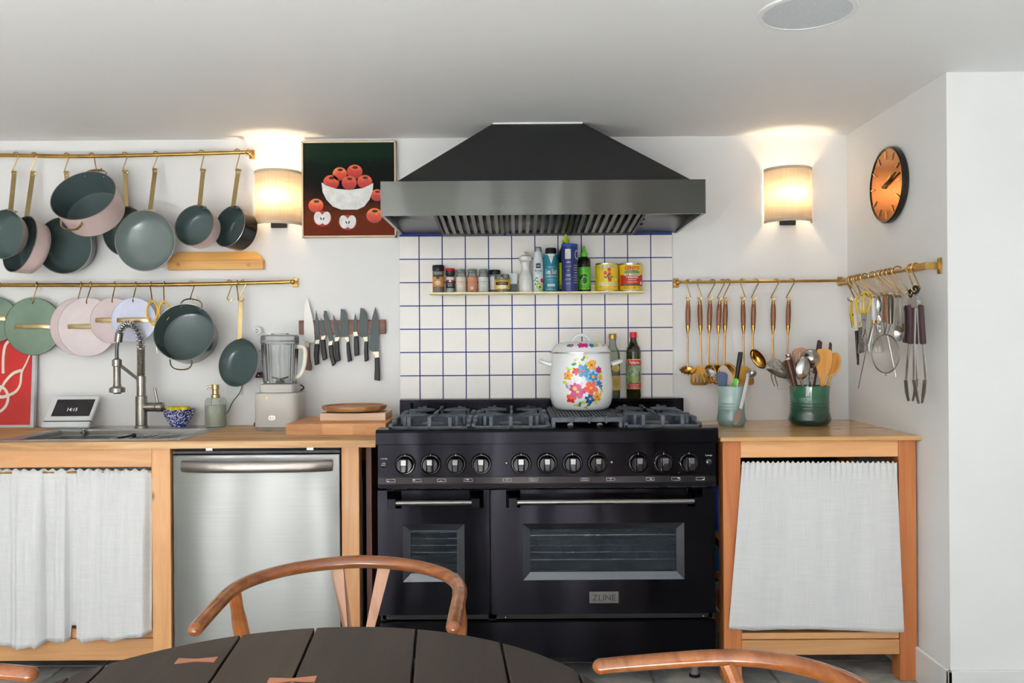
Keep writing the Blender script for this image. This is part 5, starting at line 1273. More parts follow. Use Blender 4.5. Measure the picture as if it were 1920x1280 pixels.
# 10 avocado oil spray
t = goods('oil_spray_bottle', 'white avocado oil spray bottle with clear cap', 'bottle', 999, 1019.5, 461, gs, [('bottle', [(0, 546.5), (9.8, 546.5), (10, 544), (10, 500), (9.2, 485), (7.4, 474), (6.4, 470)], C3('pale_blue_white', (218, 226, 230), .3)), ('nozzle', [(5, 470), (4.2, 464), (2, 462.5), (0, 462.5)], WHITEPL), ('cap', [(6.6, 470), (6.4, 463), (5.6, 461), (0, 461)], glassy('clear_cap', (230, 236, 238), .05, .85))])
lab_shape(t, rect2(-4.5, 4.5, -4.5, 4.5, 4), 497, INKB, 9.9, under='bottle'); lab_text(t, '365', 497, 4, 6, INKW, 10.1, under='bottle'); lab_text(t, 'Avocado', 506, 3.4, 15, INKB, 10, under='bottle', bold=.01); lab_text(t, 'Oil', 510.5, 3, 6, INKB, 10, under='bottle')
AVO = C3('avocado_skin', (110, 170, 50)); lab_shape(t, disc2(0, 0, 6, 8, 20, .5), 536, AVO, 10, ang=.25, under='bottle'); lab_shape(t, disc2(0, 0, 4.4, 6, 20, .5), 536.4, C3('avocado_flesh', (206, 216, 120)), 10, ang=.25, lift=.0013, under='bottle'); lab_shape(t, disc2(0, 0, 2.5, 3, 20), 537, C3('avocado_stone', (120, 70, 34)), 10, ang=.26, lift=.0017, under='bottle')
for (px_, py_, rt_) in ((-7, 524, .6), (-3, 520, .1), (-6, 531, 1.2), (-2, 526, -.4)): lab_shape(t, disc2(0, 0, 3, 1.4, 12, rt_), py_, C3('leaf_green', (60, 150, 70)), 10, ang=px_ / 10, under='bottle')
lab_shape(t, disc2(0, 0, 3.6, 4.2), 524.5, INKR, 10, ang=.75, under='bottle'); t.done()
# 11 sea salt
t = goods('sea_salt_shaker', 'teal sea salt canister with black cap', 'canister', 1019.5, 1047, 463, gs, [('label', [(0, 546.5), (13.3, 546.5), (13.6, 545), (13.6, 476), (13.2, 474.5), (10.5, 474)], C3('teal_label', (38, 128, 150), .3)), ('cap', [(10.6, 475), (10.6, 466), (9.2, 463.4), (6, 463), (0, 463)], C3('black_cap', (28, 22, 26), .35))])
tri = MB().add([(-12.5, 9, 0), (-6, 9, 0), (0, 9, 0), (6, 9, 0), (12.5, 9, 0), (0, -9, 0)], [(5, 1, 0), (5, 2, 1), (5, 3, 2), (5, 4, 3)]); lab_shape(t, tri, 484.5, INKW, 13.6)
lab_text(t, 'Superior', 480, 2.4, 12, INKB, 14); lab_text(t, 'Crystal', 483.4, 2.2, 9, INKB, 14); lab_text(t, 'Mediterranean', 499.5, 2, 15, INKW, 13.6); lab_text(t, 'Sea Salt', 508, 9.5, 24, INKW, 13.6, bold=.01); lab_text(t, 'COARSE CRYSTALS', 517, 3.4, 23, INKW, 13.6); lab_text(t, 'MEDITERRANEAN', 523.5, 1.6, 20, C3('ink_teal', (150, 200, 206)), 13.6); lab_text(t, '0000', 533.4, 5, 15, INKW, 13.6, bold=.03); lab_text(t, 'NET WT 26.5 OZ', 541.6, 2.2, 20, INKW, 13.6); t.done()
# 12 dark squeeze bottle behind
DKG = C3('dark_green_bottle', (30, 36, 22), .12); 
t = goods('squeeze_bottle', 'tall dark squeeze bottle with lime nozzle behind the blue canister', 'bottle', 1048, 1075, 435, .044, [('bottle', [(0, 546.5), (13, 546.5), (13.3, 544), (13.3, 476), (12.5, 469), (9.5, 462), (6, 457), (5.6, 454)], DKG), ('nozzle_cap', [(6.4, 455), (6.6, 449), (6, 447), (3, 446.5), (2.5, 440), (1.4, 435), (0, 434.7)], C3('lime_cap', (190, 214, 20))), ('label', [(13.6, 540), (13.6, 491)], C3('lime_label', (176, 190, 20)))])
lab_text(t, 'GRAZA', 535, 7, 20, INKB, 13.6, ang=-.5); t.done()
# 13 blue canister
t = goods('blue_canister', 'dark blue cylindrical canister with bright blue lid and white print', 'canister', 1053, 1084, 457, .104, [('label', [(0, 546.5), (15.2, 546.5), (15.4, 545), (15.4, 461)], C3('navy_label', (36, 44, 110), .35)), ('lid', [(15.7, 462), (15.7, 459), (15, 457.5), (0, 457)], C3('blue_lid', (40, 90, 190), .35))])
lab_shape(t, rect2(-5.5, 5.5, -9, 9, 4), 477, INKW, 15.4, ang=-.28); 
for k in range(6): lab_shape(t, rect2(-4.6, 4.6, -.3, .3, 3), 470 + 2.6 * k, C3('ink_grey', (120, 120, 130)), 15.4, ang=-.28, lift=.0012)
lab_shape(t, disc2(0, 0, 5, 9), 478, C3('ink_sky', (190, 214, 230)), 15.4, ang=.9); lab_shape(t, disc2(0, 0, 3.6, 6.5), 478, C3('navy_label', (36, 44, 110)), 15.4, ang=.9, lift=.0012)
for k, (s_, w_) in enumerate((('iodized', 9), ('For over 100', 11), ('years', 6), ('Salt', 9), ('NET WT', 10), ('26 OZ', 8))): lab_text(t, s_, 492 + 8 * k, 2.6 if k != 3 else 4.4, w_, INKW, 15.4, ang=-.25)
for k in range(8): lab_shape(t, rect2(-4.5, 4.5, -.35, .35, 3), 498 + 4.6 * k, INKW, 15.4, ang=.72)
t.part('open_flap', MB().box(t.cx - .026, t.cx - .004, -.12, -.09, 0, .0015).xf(Matrix.Translation((t.cx - .026, 0, t.zof(454.5))) @ Matrix.Rotation(.45, 4, 'Y') @ Matrix.Translation((-t.cx + .022, 0, 0))), MATS['blue_lid']); t.done()
# 14 green squeeze bottle
t = goods('squeeze_bottle', 'short dark squeeze bottle with bright green cap and GRAZA label', 'bottle', 1083.5, 1107.5, 460, gs, [('bottle', [(0, 546.5), (11.6, 546.5), (12, 545), (12, 490), (11, 485), (8, 481.5), (6.4, 480)], DKG), ('nozzle_cap', [(6.6, 480), (6.8, 474), (6, 472.5), (3, 472), (2.6, 465), (1.4, 460), (0, 459.7)], C3('green_cap', (96, 206, 50))), ('label', [(12.2, 542), (12.2, 500)], C3('green_label', (98, 196, 50)))])
OLV = C3('ink_olive', (30, 62, 34)); lab_shape(t, disc2(0, 0, 4, 6.4), 525, OLV, 12.2); lab_shape(t, disc2(0, 0, 5.4, 2.2, 16, 1.0), 518.5, OLV, 12.2, ang=-.5); lab_shape(t, disc2(0, 0, 4.2, 2, 16, -.3), 515.5, OLV, 12.2, ang=.1); lab_text(t, 'GRAZA', 536.5, 6.4, 23, OLV, 12.2, bold=.0)
for k in range(3): lab_shape(t, rect2(-9, 9, -.4, .4, 6), 503 + 3 * k, C3('ink_midgreen', (60, 140, 40)), 12.2)
t.done()
# 15-16 cans
CANM = C3('can_tin', (196, 196, 190), .25, metal=1.0)
t = goods('tomato_can', 'yellow tomato can lettered BIANCO DINAPOLI', 'can', 1116, 1160, 493, .058, [('tin', [(0, 546.5), (21.4, 546.5), (21.7, 545.5), (21.3, 544.5), (21.3, 496), (21.8, 495), (21.6, 493.4), (20.6, 493.4), (20.4, 495), (0, 495)], CANM), ('label', [(21.7, 544), (21.7, 496)], C3('can_yellow', (232, 196, 36), .35))], seg=48)
PB = C3('ink_paleblue', (176, 206, 206)); lab_text(t, 'BIANCO', 500.5, 6, 34, PB, 21.7, bold=.03); lab_text(t, 'DINAPOLI', 532, 6.4, 36, PB, 21.7, bold=.03)
for x_, y_ in ((2, 506), (-5, 512), (2.5, 514.5), (3, 524.5)): lab_shape(t, disc2(0, 0, 3.2, 3.8), y_, C3('tomato_red', (212, 60, 40)), 21.7, ang=x_ / 21.7)
for x_, y_, r_2 in ((6.5, 519.5, .4), (-5, 520, -.5), (-1, 517.5, 1.3), (1, 521, 1.6)): lab_shape(t, disc2(0, 0, 3.2, 1.6, 12, r_2), y_, C3('leaf_dark', (84, 104, 50)), 21.7, ang=x_ / 21.7, lift=.0012)
lab_text(t, 'ORGANIC WHOLE PEELED TOMATOES', 538, 1.8, 36, C3('ink_bronze', (120, 96, 20)), 21.7); lab_text(t, 'NET WT 28 OZ (794g)', 541.6, 1.6, 24, MATS['ink_bronze'], 21.7); lab_shape(t, disc2(0, 0, 1.9, 2.2), 524, INKW, 21.7, ang=.75); t.done()
t = goods('tomato_can', 'red and yellow tomato can lettered CENTO', 'can', 1161, 1204.5, 493, .06, [('tin', [(0, 546.5), (21.2, 546.5), (21.5, 545.5), (21.1, 544.5), (21.1, 496), (21.6, 495), (21.4, 493.4), (20.4, 493.4), (20.2, 495), (0, 495)], CANM), ('label', [(21.5, 544), (21.5, 497)], C3('can_gold', (236, 200, 44), .35))], seg=48)
lab_shape(t, rect2(-26, 26, -10.5, 10.5, 24), 526, C3('can_red', (190, 34, 34)), 21.5); lab_text(t, 'CENTO', 503, 6.4, 29, INKR, 21.5, bold=.05); lab_shape(t, disc2(0, 0, 16, 5), 511.5, C3('can_green', (110, 140, 90)), 21.5, lift=.0012); lab_text(t, 'SAN MARZANO', 515.5, 5.4, 34, C3('ink_cream', (236, 224, 180)), 21.9, bold=.02); lab_text(t, 'ORGANIC', 520.5, 3.8, 24, INKW, 21.9, bold=.02)
for k in range(2): lab_shape(t, rect2(-8 - 2 * k, 8 + 2 * k, -.4, .4, 8), 525 + 4 * k, MATS['ink_cream'], 21.5, lift=.0012)
lab_shape(t, rect2(-20, 20, -1, 1, 16), 534, C3('can_dkgreen', (60, 84, 60)), 21.5, lift=.0012); lab_text(t, 'PEELED TOMATOES', 539.5, 4, 37, C3('ink_dkgreen', (70, 80, 30)), 21.5, bold=.01); lab_shape(t, disc2(0, 0, 2.2, 2.8), 531, INKW, 21.5, ang=.85, lift=.0014); lab_shape(t, disc2(0, 0, 2.2, 2.6), 532, C3('ink_bronze', (120, 96, 20)), 21.5, ang=-.75, lift=.0014); t.done()

# ================================================================== STOCK POT AND OIL BOTTLES
t = Thing('enamel_stockpot', 'white enamel stockpot with lid and bright flower bouquet on the griddle', 'pot')
pdp = .30; sP = S(pdp); pc = P(1089.5, 700, pdp); gz = .9705; ENW = mat('white_enamel', (236, 238, 238), .12, var=.005, coat=.4)
zp = lambda py: gz + (767 - py) / sP
prof = [(0, 767), (46, 767), (51, 764), (55.5, 757), (58.3, 745), (59, 728), (58.5, 712), (56, 690), (55, 672), (55, 663)]
def prad(z):
    pr = [(r / sP, zp(y)) for r, y in prof[1:]]
    for (r0, z0), (r1, z1) in zip(pr, pr[1:]):
        if z0 <= z <= z1: return r0 + (r1 - r0) * (z - z0) / (z1 - z0)
    return pr[-1][0]
t.part('body', MB().lathe([(r / sP, zp(y)) for r, y in prof] + [(53.5 / sP, zp(663)), (54 / sP, zp(740)), (0, zp(762))], (pc.x, -pdp, 0), 64), ENW, smooth=60)
t.part('steel_rim', MB().lathe([(54 / sP, zp(663.5)), (59.5 / sP, zp(662.5)), (59.5 / sP, zp(660.5)), (54 / sP, zp(660))], (pc.x, -pdp, 0), 64), STEEL)
ldp = [(57, 660.5), (54, 658), (51, 652), (46, 646.5), (38, 643), (24, 641), (0, 640.5)]
ld = t.part('lid', MB().lathe([(r / sP, zp(y)) for r, y in ldp], (pc.x, -pdp, 0), 64), ENW, smooth=60)
arcp = [(pc.x + 15.5 / sP * math.cos(a), -pdp, zp(642) + 13.5 / sP * math.sin(a)) for a in [PI * i / 14 for i in range(15)]]
t.part('lid_handle', MB().tube(arcp, .0058, 10), ENW, under=ld)
for sg in (-1, 1):
    pts = [(pc.x + sg * 56 / sP, -pdp + .035, zp(684)), (pc.x + sg * 70 / sP, -pdp + .030, zp(679.5)), (pc.x + sg * 76 / sP, -pdp, zp(677.5)), (pc.x + sg * 70 / sP, -pdp - .030, zp(679.5)), (pc.x + sg * 56 / sP, -pdp - .035, zp(684))]
    t.part('side_handle', MB().tube(smooth_path(pts, 6), .0078, 10), ENW)
def FC(n_, c): return mat('flower_' + n_, c, .25, var=.12, scale=90, coat=.3)
FM = {'m': FC('magenta', (190, 40, 110)), 'p': FC('pink', (222, 130, 180)), 'w': FC('pale', (236, 214, 228)), 'b': FC('blue', (50, 120, 180)), 'l': FC('light_blue', (140, 196, 220)), 's': FC('sky', (80, 150, 196)), 'o': FC('orange', (240, 160, 40)), 'r': FC('red', (222, 60, 44)), 'c': FC('coral', (236, 96, 72)), 'g': FC('green', (40, 150, 100)), 'y': FC('lime', (196, 208, 60)), 'k': FC('brown', (150, 80, 30)), 'n': FC('gold', (226, 170, 70)), 'd': FC('navy', (30, 76, 150))}
def onpot(mb, px, py, lift):
    ax = (px - 1089.5) / sP; out = []
    for v in mb.v:
        z = zp(py) + v.y / sP; r = prad(z) + .0007 + lift; an = (ax + v.x / sP) / (57 / sP)
        out.append(Vector((pc.x + r * math.sin(an), -pdp - r * math.cos(an), z)))
    mb.v = out; return mb
def petal_mb(r, n, inner=.35, seed=0, wob=.12):
    rnd = random.Random(seed); m = MB(); K = 36; pts = []
    for i in range(K):
        an = 2 * PI * i / K; rr2 = r * (inner + (1 - inner) * abs(math.cos(n * an / 2 + seed)) ** .6) * (1 + rnd.uniform(-wob, wob)); pts.append((rr2 * math.cos(an), rr2 * math.sin(an), 0))
    return rings2(pts, (0, 0, 0))
def flower(px, py, r, n, col, cen, seed, inner_col=None):
    f = t.part('flower_print', onpot(petal_mb(r * 1.18, n, .5, seed), px, py, .0002 + .00003 * seed), FM[col], smooth=0)
    if inner_col: t.part('petal_print', onpot(petal_mb(r * .68, n, .4, seed + 3), px, py, .0008), FM[inner_col], under=f, smooth=0)
    t.part('flower_centre', onpot(disc2(0, 0, r * .24, r * .24, 12), px, py, .0011), FM[cen], under=f, smooth=0)
random.seed(3)
for k in range(34):
    an = k * 2 * PI / 34; rd = 29 + 4 * (k * 7 % 3); px, py = 1091 + rd * math.cos(an) * .95, 715 + rd * math.sin(an) * 1.25
    t.part('leaf_print', onpot(disc2(0, 0, random.uniform(3.4, 5.6), random.uniform(2.0, 2.9), 10, random.uniform(0, PI)), px, py, .0001), FM['ygy'[k % 3]], smooth=0)
for k in range(12):
    an = k * .55 + .3; px, py = 1091 + 33 * math.cos(an), 714 + 44 * math.sin(an)
    t.part('bud_print', onpot(petal_mb(2.2, 4, .4, k), px, py, .0001), FM['mp'[k % 2]], smooth=0)
flower(1074, 726, 16, 7, 'w', 'n', 1, 'm'); flower(1079, 732, 12, 5, 'm', 'n', 9); flower(1107, 705, 13.5, 6, 'l', 'n', 2, 'b'); flower(1089, 694, 11, 6, 's', 'c', 3); flower(1103, 725, 11.5, 5, 'c', 'n', 4)
flower(1105, 684, 8.5, 5, 'o', 'k', 5); flower(1061, 703, 7.5, 5, 'o', 'k', 6); flower(1076, 695, 6.5, 5, 'r', 'k', 7); flower(1119, 693, 6, 6, 'm', 'k', 8); flower(1121, 707, 5, 5, 'o', 'k', 2); flower(1118, 717, 5.5, 5, 'b', 'd', 3); flower(1101, 745, 8, 6, 'd', 'n', 4, 'b'); flower(1114, 741, 8, 5, 'o', 'k', 5); flower(1067, 744, 8, 5, 'r', 'c', 6)
# bouquet round the lid
for k, (px, r, col) in enumerate(((1064, 4, 'g'), (1069, 5, 'm'), (1071, 4, 'l'), (1086, 7, 'm'), (1094, 6, 'm'), (1105, 6, 'b'), (1114, 4, 'o'), (1109, 3, 'y'), (1132, 3, 'm'), (1135, 2.5, 'y'))):
    an = (px - 1089.5) / 46.0; r0 = 49 / sP; c_ = Vector((pc.x + r0 * math.sin(an), -pdp - r0 * math.cos(an), zp(648.8) + .0012))
    nn = Vector((math.sin(an) * 1.1, -math.cos(an) * 1.1, 1)).normalized(); mb = petal_mb(r / sP * .9, 5, .5, k); Mx = frame(c_, nn.orthogonal(), nn); mb.xf(Mx); t.part('lid_flower_print', mb, FM[col], under=ld, smooth=0)
t.done((pc.x, -pdp, gz))
zg2 = zg
def oil(label, x0, x1, parts, d):
    t = Thing('oil_bottle', label, 'bottle'); cx = P((x0 + x1) / 2, 700, d).x; s_ = S(d); t.cx, t.d, t.s = cx, d, s_; t.zof = lambda py: zg2 + (748.3 - py) / s_; t.pp = {}; t.rr = (x1 - x0) / 2 / s_
    for nm, prof, m_, k in parts: t.pp[nm] = t.part(nm, MB().lathe([(r / s_, t.zof(y)) for r, y in prof], (cx, -d, 0), 40), m_, smooth=40)
    return t
OG = mat('olive_glass', (40, 38, 10), .06, var=.05, coat=.5)
t = oil('green olive oil bottle with red cap and red label behind the range', 1173, 1203, [('bottle', [(0, 748.3), (12.5, 748.3), (13.8, 745), (13.8, 662), (12.5, 655), (8.5, 648), (6.2, 641), (5.4, 635)], OG, 0), ('cap', [(6.4, 635.5), (6.6, 634), (6.6, 626), (6, 625), (0, 625)], C3('cap_red', (206, 24, 34), .35), 0), ('label', [(14.1, 731), (14.1, 676)], C3('label_scene', (120, 140, 110), .35, var=.4, scale=60), 0)], .045)
lab_shape(t, rect2(-14, 14, -5, 5, 14), 682, INKR, 14.1); lab_text(t, 'Partanna', 681.5, 6, 20, INKW, 14.2, bold=.02); lab_shape(t, rect2(-14, 14, -5.2, 5.2, 14), 725, INKR, 14.1); lab_text(t, 'EXTRA VIRGIN', 723.5, 2.4, 19, INKW, 14.3); lab_text(t, 'OLIVE OIL', 727.5, 2.8, 17, INKW, 14.3)
lab_shape(t, rect2(-13, 13, -.8, .8, 12), 676.4, C3('ink_gold', (226, 190, 90)), 14.1, lift=.0012); lab_shape(t, rect2(-13, 13, -.6, .6, 12), 730.6, MATS['ink_gold'], 14.1, lift=.0012); lab_text(t, 'ASARO', 692.5, 2, 9, INKR, 14.2); lab_shape(t, rect2(-14, 14, -3.6, 3.6, 12), 713, C3('label_field', (140, 170, 60)), 14.1); lab_shape(t, rect2(-2.6, 2.6, -9, 9, 3), 708, C3('label_tower', (140, 90, 66)), 14.1, ang=.7, lift=.0012); t.done()
t = oil('clear and dark oil bottle with gold cap half hidden by the stockpot', 1135, 1163, [('oil_inside', [(0, 748.3), (12, 748.3), (13, 745), (13, 685), (0, 684)], mat('oil_dark', (70, 58, 14), .1, coat=.4), 0), ('bottle', [(12.4, 748.2), (13.6, 745), (13.6, 668), (12, 660), (8, 653), (6.4, 646), (6.4, 637)], glassy('clear_bottle', (226, 232, 222), .04, .85), 0), ('cap', [(7, 637.5), (7.2, 636), (7.2, 629), (6.6, 628), (0, 628)], BRASS, 0), ('label', [(13.9, 733), (13.9, 706)], C3('label_tan', (206, 176, 90), .5), 0)], .045)
lab_shape(t, disc2(0, 0, 9, 7), 692, MATS['label_tan'], 13.7, ang=.35, under='bottle'); lab_shape(t, disc2(0, 0, 6, 9), 720, C3('label_tan2', (190, 156, 66)), 13.9, ang=.35); lab_shape(t, disc2(0, 0, 1.6, 2.4), 720, C3('ink_amber', (210, 130, 50)), 13.9, ang=.6, lift=.0013); t.done()

# ================================================================== GOLD UTENSILS ON THE BACK RAIL
GOLD = mat('gold_steel', (178, 130, 62), .25, 1.0, var=.08); GOLDD = mat('gold_shaft', (160, 122, 70), .3, 1.0, var=.05)
HW = wood('utensil_wood', (108, 60, 32), (138, 80, 44), (160, 100, 58), 'Z', 1.5, rough=.35, coat=.2, knots=False)
def cup(a, b, dep, n=24, rings=6):
    m = MB(); vs_ = [(0, 0, -dep)]; fs_ = []
    for k in range(1, rings + 1):
        q = k / rings
        for i in range(n): an = 2 * PI * i / n; vs_.append((a * q * math.cos(an), b * q * math.sin(an), -dep * (1 - q * q)))
    for i in range(n): fs_.append((0, 1 + i, 1 + (i + 1) % n))
    for k in range(rings - 1):
        for i in range(n): A, B = 1 + k * n, 1 + (k + 1) * n; fs_.append((A + i, B + i, B + (i + 1) % n, A + (i + 1) % n))
    return m.add(vs_, fs_)
ud = .062
def utensil(label, xt, xb, yend, hookx, head, flip=1, what=None, d=ud):
    t = Thing('gold_utensil', label, 'utensil', 'gold utensils with wooden handles')
    Q = lambda y, d_=d: P(xt + (xb - xt) * (y - 559) / (yend - 559), y, d_)
    s_ = S(d)
    c0 = Q(559); hl = [c0 + Vector((.0045 * math.cos(a), 0, .0045 * math.sin(a) - .008)) for a in [2 * PI * i / 12 for i in range(12)]]
    t.part('hanging_cap', MB().tube([Q(565), Q(567), Q(571)], [.0072, .0078, .0085], 12), GOLD)
    t.part('hanging_eye', MB().tube([Q(562) + Vector((.006 * math.cos(a), 0, .008 * math.sin(a))) for a in [2 * PI * i / 14 for i in range(14)]], .0018, 6, closed=True), GOLD)
    t.part('wooden_grip', MB().tube([Q(570.5), Q(578), Q(590), Q(602), Q(610)], [.0086, .0104, .0112, .0105, .0096], 14), HW)
    t.part('ferrule', MB().tube([Q(610), Q(614), Q(622), Q(628)], [.0097, .0094, .0055, .0036], 14), GOLD)
    t.part('shaft', MB().tube([Q(627), Q(645), Q(668), Q(yend)], 1.0, 8, flat=(.0036, .0028)), GOLDD)
    head(t, Q(yend), s_)
    t.done()
    hx = P(hookx, 528, RD).x; z_ = BRL[0].z + (BRL[1].z - BRL[0].z) * (hx - BRL[0].x) / (BRL[1].x - BRL[0].x)
    hook(Vector((hx, -RD, z_)), Q(559.5) + Vector((0, -.001, -.003)), 'the ' + (what or label), flip, (1, -.35, 0), rr_=.0115, rb=.009)
def h_spaghetti(t, q, s_):
    c = q + Vector((0, -.004, -.012)); M4 = frame(c, (1, 0, 0), (-.1, -.75, .6))
    t.part('bowl', cup(.031, .022, .016).xf(M4), GOLD, solid=.0015)
    for k in range(7):
        an = PI + PI * k / 6 if k < 7 else 0; p = M4 @ Vector((.031 * math.cos(an), -.022 * abs(math.sin(an)), 0)); t.part('prong', MB().tube([p + Vector((0, .002, -.004)), p + Vector((.006 * math.cos(an), -.012, .006))], [.0022, .0013], 6), GOLD)
def h_turner(t, q, s_, mirror=1, slots=True, dx=.008, w_=.034, h_=.082):
    O = q + Vector((dx, 0, 0)); tl = lambda u, v: O + Vector((u * w_ * (1 + .18 * v), -.002 - .012 * v, -v * h_))
    def quad(u0, u1, v0, v1): return MB().prism([tl(u0, v0), tl(u1, v0), tl(u1, v1), tl(u0, v1)], (0, -.0016, 0))
    t.part('blade_top', MB().prism([tl(-.25, 0), tl(.25, 0), tl(1, .25), tl(1, .42), tl(-1, .42), tl(-1, .25)], (0, -.0016, 0)), GOLD, smooth=0)
    n = 5 if slots else 1
    if slots:
        for k in range(n): u0 = -1 + 2 * k / n + (.05 if k else 0); t.part('blade_bar', quad(u0, -1 + 2 * (k + 1) / n - (.1 if k < n - 1 else 0), .42, .86), GOLD, smooth=0)
    else: t.part('blade_middle', quad(-1, 1, .42, .86), GOLD, smooth=0)
    t.part('blade_tip', MB().prism([tl(-1, .86), tl(1, .86), tl(.9, .96), tl(.6, 1), tl(-.6, 1), tl(-.9, .96)], (0, -.0016, 0)), GOLD, smooth=0)
def h_spoon(t, q, s_, a=.042, b=.030, zd=(0, -1, .15), dx=0, dep=.012):
    t.part('bowl', cup(a, b, dep).xf(frame(q + Vector((dx, -.004, -a + .004)), (dx * 3, -.05, -1), zd)), GOLD, solid=.0016, smooth=60)
def h_ladle(t, q, s_):
    t.part('bowl', cup(.048, .030, .024).xf(frame(q + Vector((.020, -.012, -.034)), (.62, 0, -1), (-.7, -.62, -.2))), GOLD, solid=.0016, smooth=60)
def h_fork(t, q, s_):
    t.part('fork_neck', MB().tube([q + Vector((0, 0, .002)), q + Vector((0, -.003, -.02))], [.004, .009], 8), GOLD)
    for sg in (-1, 1): t.part('tine', MB().tube(smooth_path([q + Vector((sg * .005, -.003, -.016)), q + Vector((sg * .008, -.006, -.05)), q + Vector((sg * .007 + .012, -.008, -.088))], 4), [.003 - .0002 * i for i in range(9)], 6), GOLD)
utensil('gold spaghetti server with curved prongs', 1290.3, 1289, 688, 1291, h_spaghetti, 1)
utensil('gold slotted turner beside the spaghetti server', 1312, 1315, 686, 1311, lambda t, q, s_: h_turner(t, q, s_, dx=-.012), 1)
utensil('gold serving spoon between turner and pale crock', 1331.6, 1328, 684, 1336, lambda t, q, s_: h_spoon(t, q, s_, dx=.006), -1)
utensil('gold serving spoon paired with a wide scoop, behind the pale crock', 1349.5, 1344, 684, 1354, lambda t, q, s_: h_spoon(t, q, s_, .044, .033), -1)
utensil('gold wide scoop, right of a close pair, behind the pale crock', 1360.5, 1358, 682, 1364, lambda t, q, s_: h_spoon(t, q, s_, .046, .042, (0, -1, -.2), .012), -1)
utensil('gold plain turner hanging behind the black handled tool', 1393, 1395, 686, 1392, lambda t, q, s_: h_turner(t, q, s_, slots=False, dx=.0), 1)
utensil('gold ladle hanging sideways beside the pale crock', 1413.5, 1411, 658, 1417, h_ladle, -1)
utensil('gold two-pronged carving fork', 1450, 1449, 686, 1455, h_fork, -1)
utensil('gold utensil last on the rail, behind the green crock', 1479, 1476, 676, 1484, lambda t, q, s_: h_spoon(t, q, s_), -1)

# ================================================================== CROCKS
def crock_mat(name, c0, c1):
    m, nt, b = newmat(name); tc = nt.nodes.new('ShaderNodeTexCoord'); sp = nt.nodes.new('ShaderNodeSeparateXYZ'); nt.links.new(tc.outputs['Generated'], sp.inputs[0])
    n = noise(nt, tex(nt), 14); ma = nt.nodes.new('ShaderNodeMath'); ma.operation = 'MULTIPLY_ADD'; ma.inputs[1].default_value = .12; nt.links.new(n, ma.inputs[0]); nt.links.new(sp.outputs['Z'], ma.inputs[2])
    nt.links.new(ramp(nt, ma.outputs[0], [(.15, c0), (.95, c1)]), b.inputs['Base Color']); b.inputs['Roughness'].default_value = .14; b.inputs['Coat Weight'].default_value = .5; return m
def crock(label, x0, x1, ytop, ybot, d, m_):
    t = Thing('utensil_crock', label, 'crock', 'stoneware utensil crocks'); c = P((x0 + x1) / 2, ybot, d); c.z = ZRc; s_ = S(d); r = (x1 - x0) / 2 / s_; h = (ybot - ytop) / s_
    pr = [(0, 0), (.82, 0), (.93, .05), (1.0, .13), (1.0, .18), (.95, .28), (.92, .40), (.935, .42), (.935, .435), (.915, .45), (.915, .48), (.93, .495), (.93, .52), (.912, .535), (.912, .56), (.928, .575), (.928, .59), (.91, .61), (.915, .75), (.95, .96), (.955, 1.0), (.90, 1.0), (.87, .8), (.85, .5), (.87, .1), (0, .08)]
    t.part('pot', MB().lathe([(a * r, b * h) for a, b in pr], c, 56), m_, smooth=50)
    t.done((c.x, c.y, ZRc)); return c, r, h
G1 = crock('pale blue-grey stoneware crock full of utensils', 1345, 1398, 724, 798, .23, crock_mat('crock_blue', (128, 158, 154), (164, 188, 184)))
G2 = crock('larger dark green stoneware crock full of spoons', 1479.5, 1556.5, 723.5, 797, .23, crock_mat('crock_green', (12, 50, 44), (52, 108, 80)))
CDP = .23
def inside(G, fx_, fy_, z=.02): c, r, h = G; return Vector((c.x + fx_ * r * .7, c.y + fy_ * r * .7, c.z + z))
def tool(name, label, G, foot, parts, cat='utensil', group='utensils standing in crocks'):
    t = Thing(name, label, cat, group); parts(t, inside(G, *foot)); return t.done()
def blade_px(t, nm, pts, d, th, m_, bev=.0015, **k): return t.part(nm, MB().prism([P(x, y, d) for x, y in pts], (0, th, 0)), m_, bevel=bev, **k)
def stick(t, nm, a, b, r, m_, **k): return t.part(nm, MB().tube([a, b], r, 10), m_, **k)
def steel_spoon(label, G, foot, cpx, cpy, d, a, b, xdir, zdir, m_=STEEL, dep=.012, hm=None, hr=.003):
    def f(t, ft):
        c = P(cpx, cpy, d); t.part('bowl', cup(a, b, dep).xf(frame(c, xdir, zdir)), m_, solid=.0015, smooth=60)
        stick(t, 'handle', c - Vector(xdir).normalized() * a * .9, ft, hr, hm or m_)
    tool('serving_spoon', label, G, foot, f)
BLUS = mat('blue_silicone', (74, 92, 122), .6); PNKS = mat('pinkgrey_silicone', (186, 170, 158), .6)
WLT = wood('light_spoon_wood', (206, 140, 62), (220, 158, 80), (228, 172, 98), 'Z', 1.2, rough=.45, knots=False)
WPK = wood('pinkish_spoon_wood', (160, 114, 90), (176, 132, 108), (188, 146, 122), 'Z', 1.2, rough=.5, knots=False)
WDK = wood('dark_handle_wood', (64, 34, 26), (84, 48, 38), (100, 60, 48), 'Z', 1.2, rough=.4, knots=False)
def f(t, ft):
    blade_px(t, 'blade', [(1343, 704), (1345, 698), (1352, 696.5), (1362, 699), (1365, 703), (1364, 716), (1362, 726), (1350, 726), (1345, 717)], .25, .008, BLUS, .003); stick(t, 'handle', P(1356, 724, .246), ft, .005, BLUS)
tool('silicone_spatula', 'slate blue silicone spatula in the pale crock', G1, (-.2, -.3), f)
def f(t, ft):
    blade_px(t, 'blade', [(1347, 700), (1351, 688), (1357, 683), (1363, 687), (1371, 699), (1377, 713), (1374, 722), (1366, 724), (1352, 715)], .222, .008, PNKS, .003); stick(t, 'handle', P(1370, 718, .218), ft, .005, PNKS)
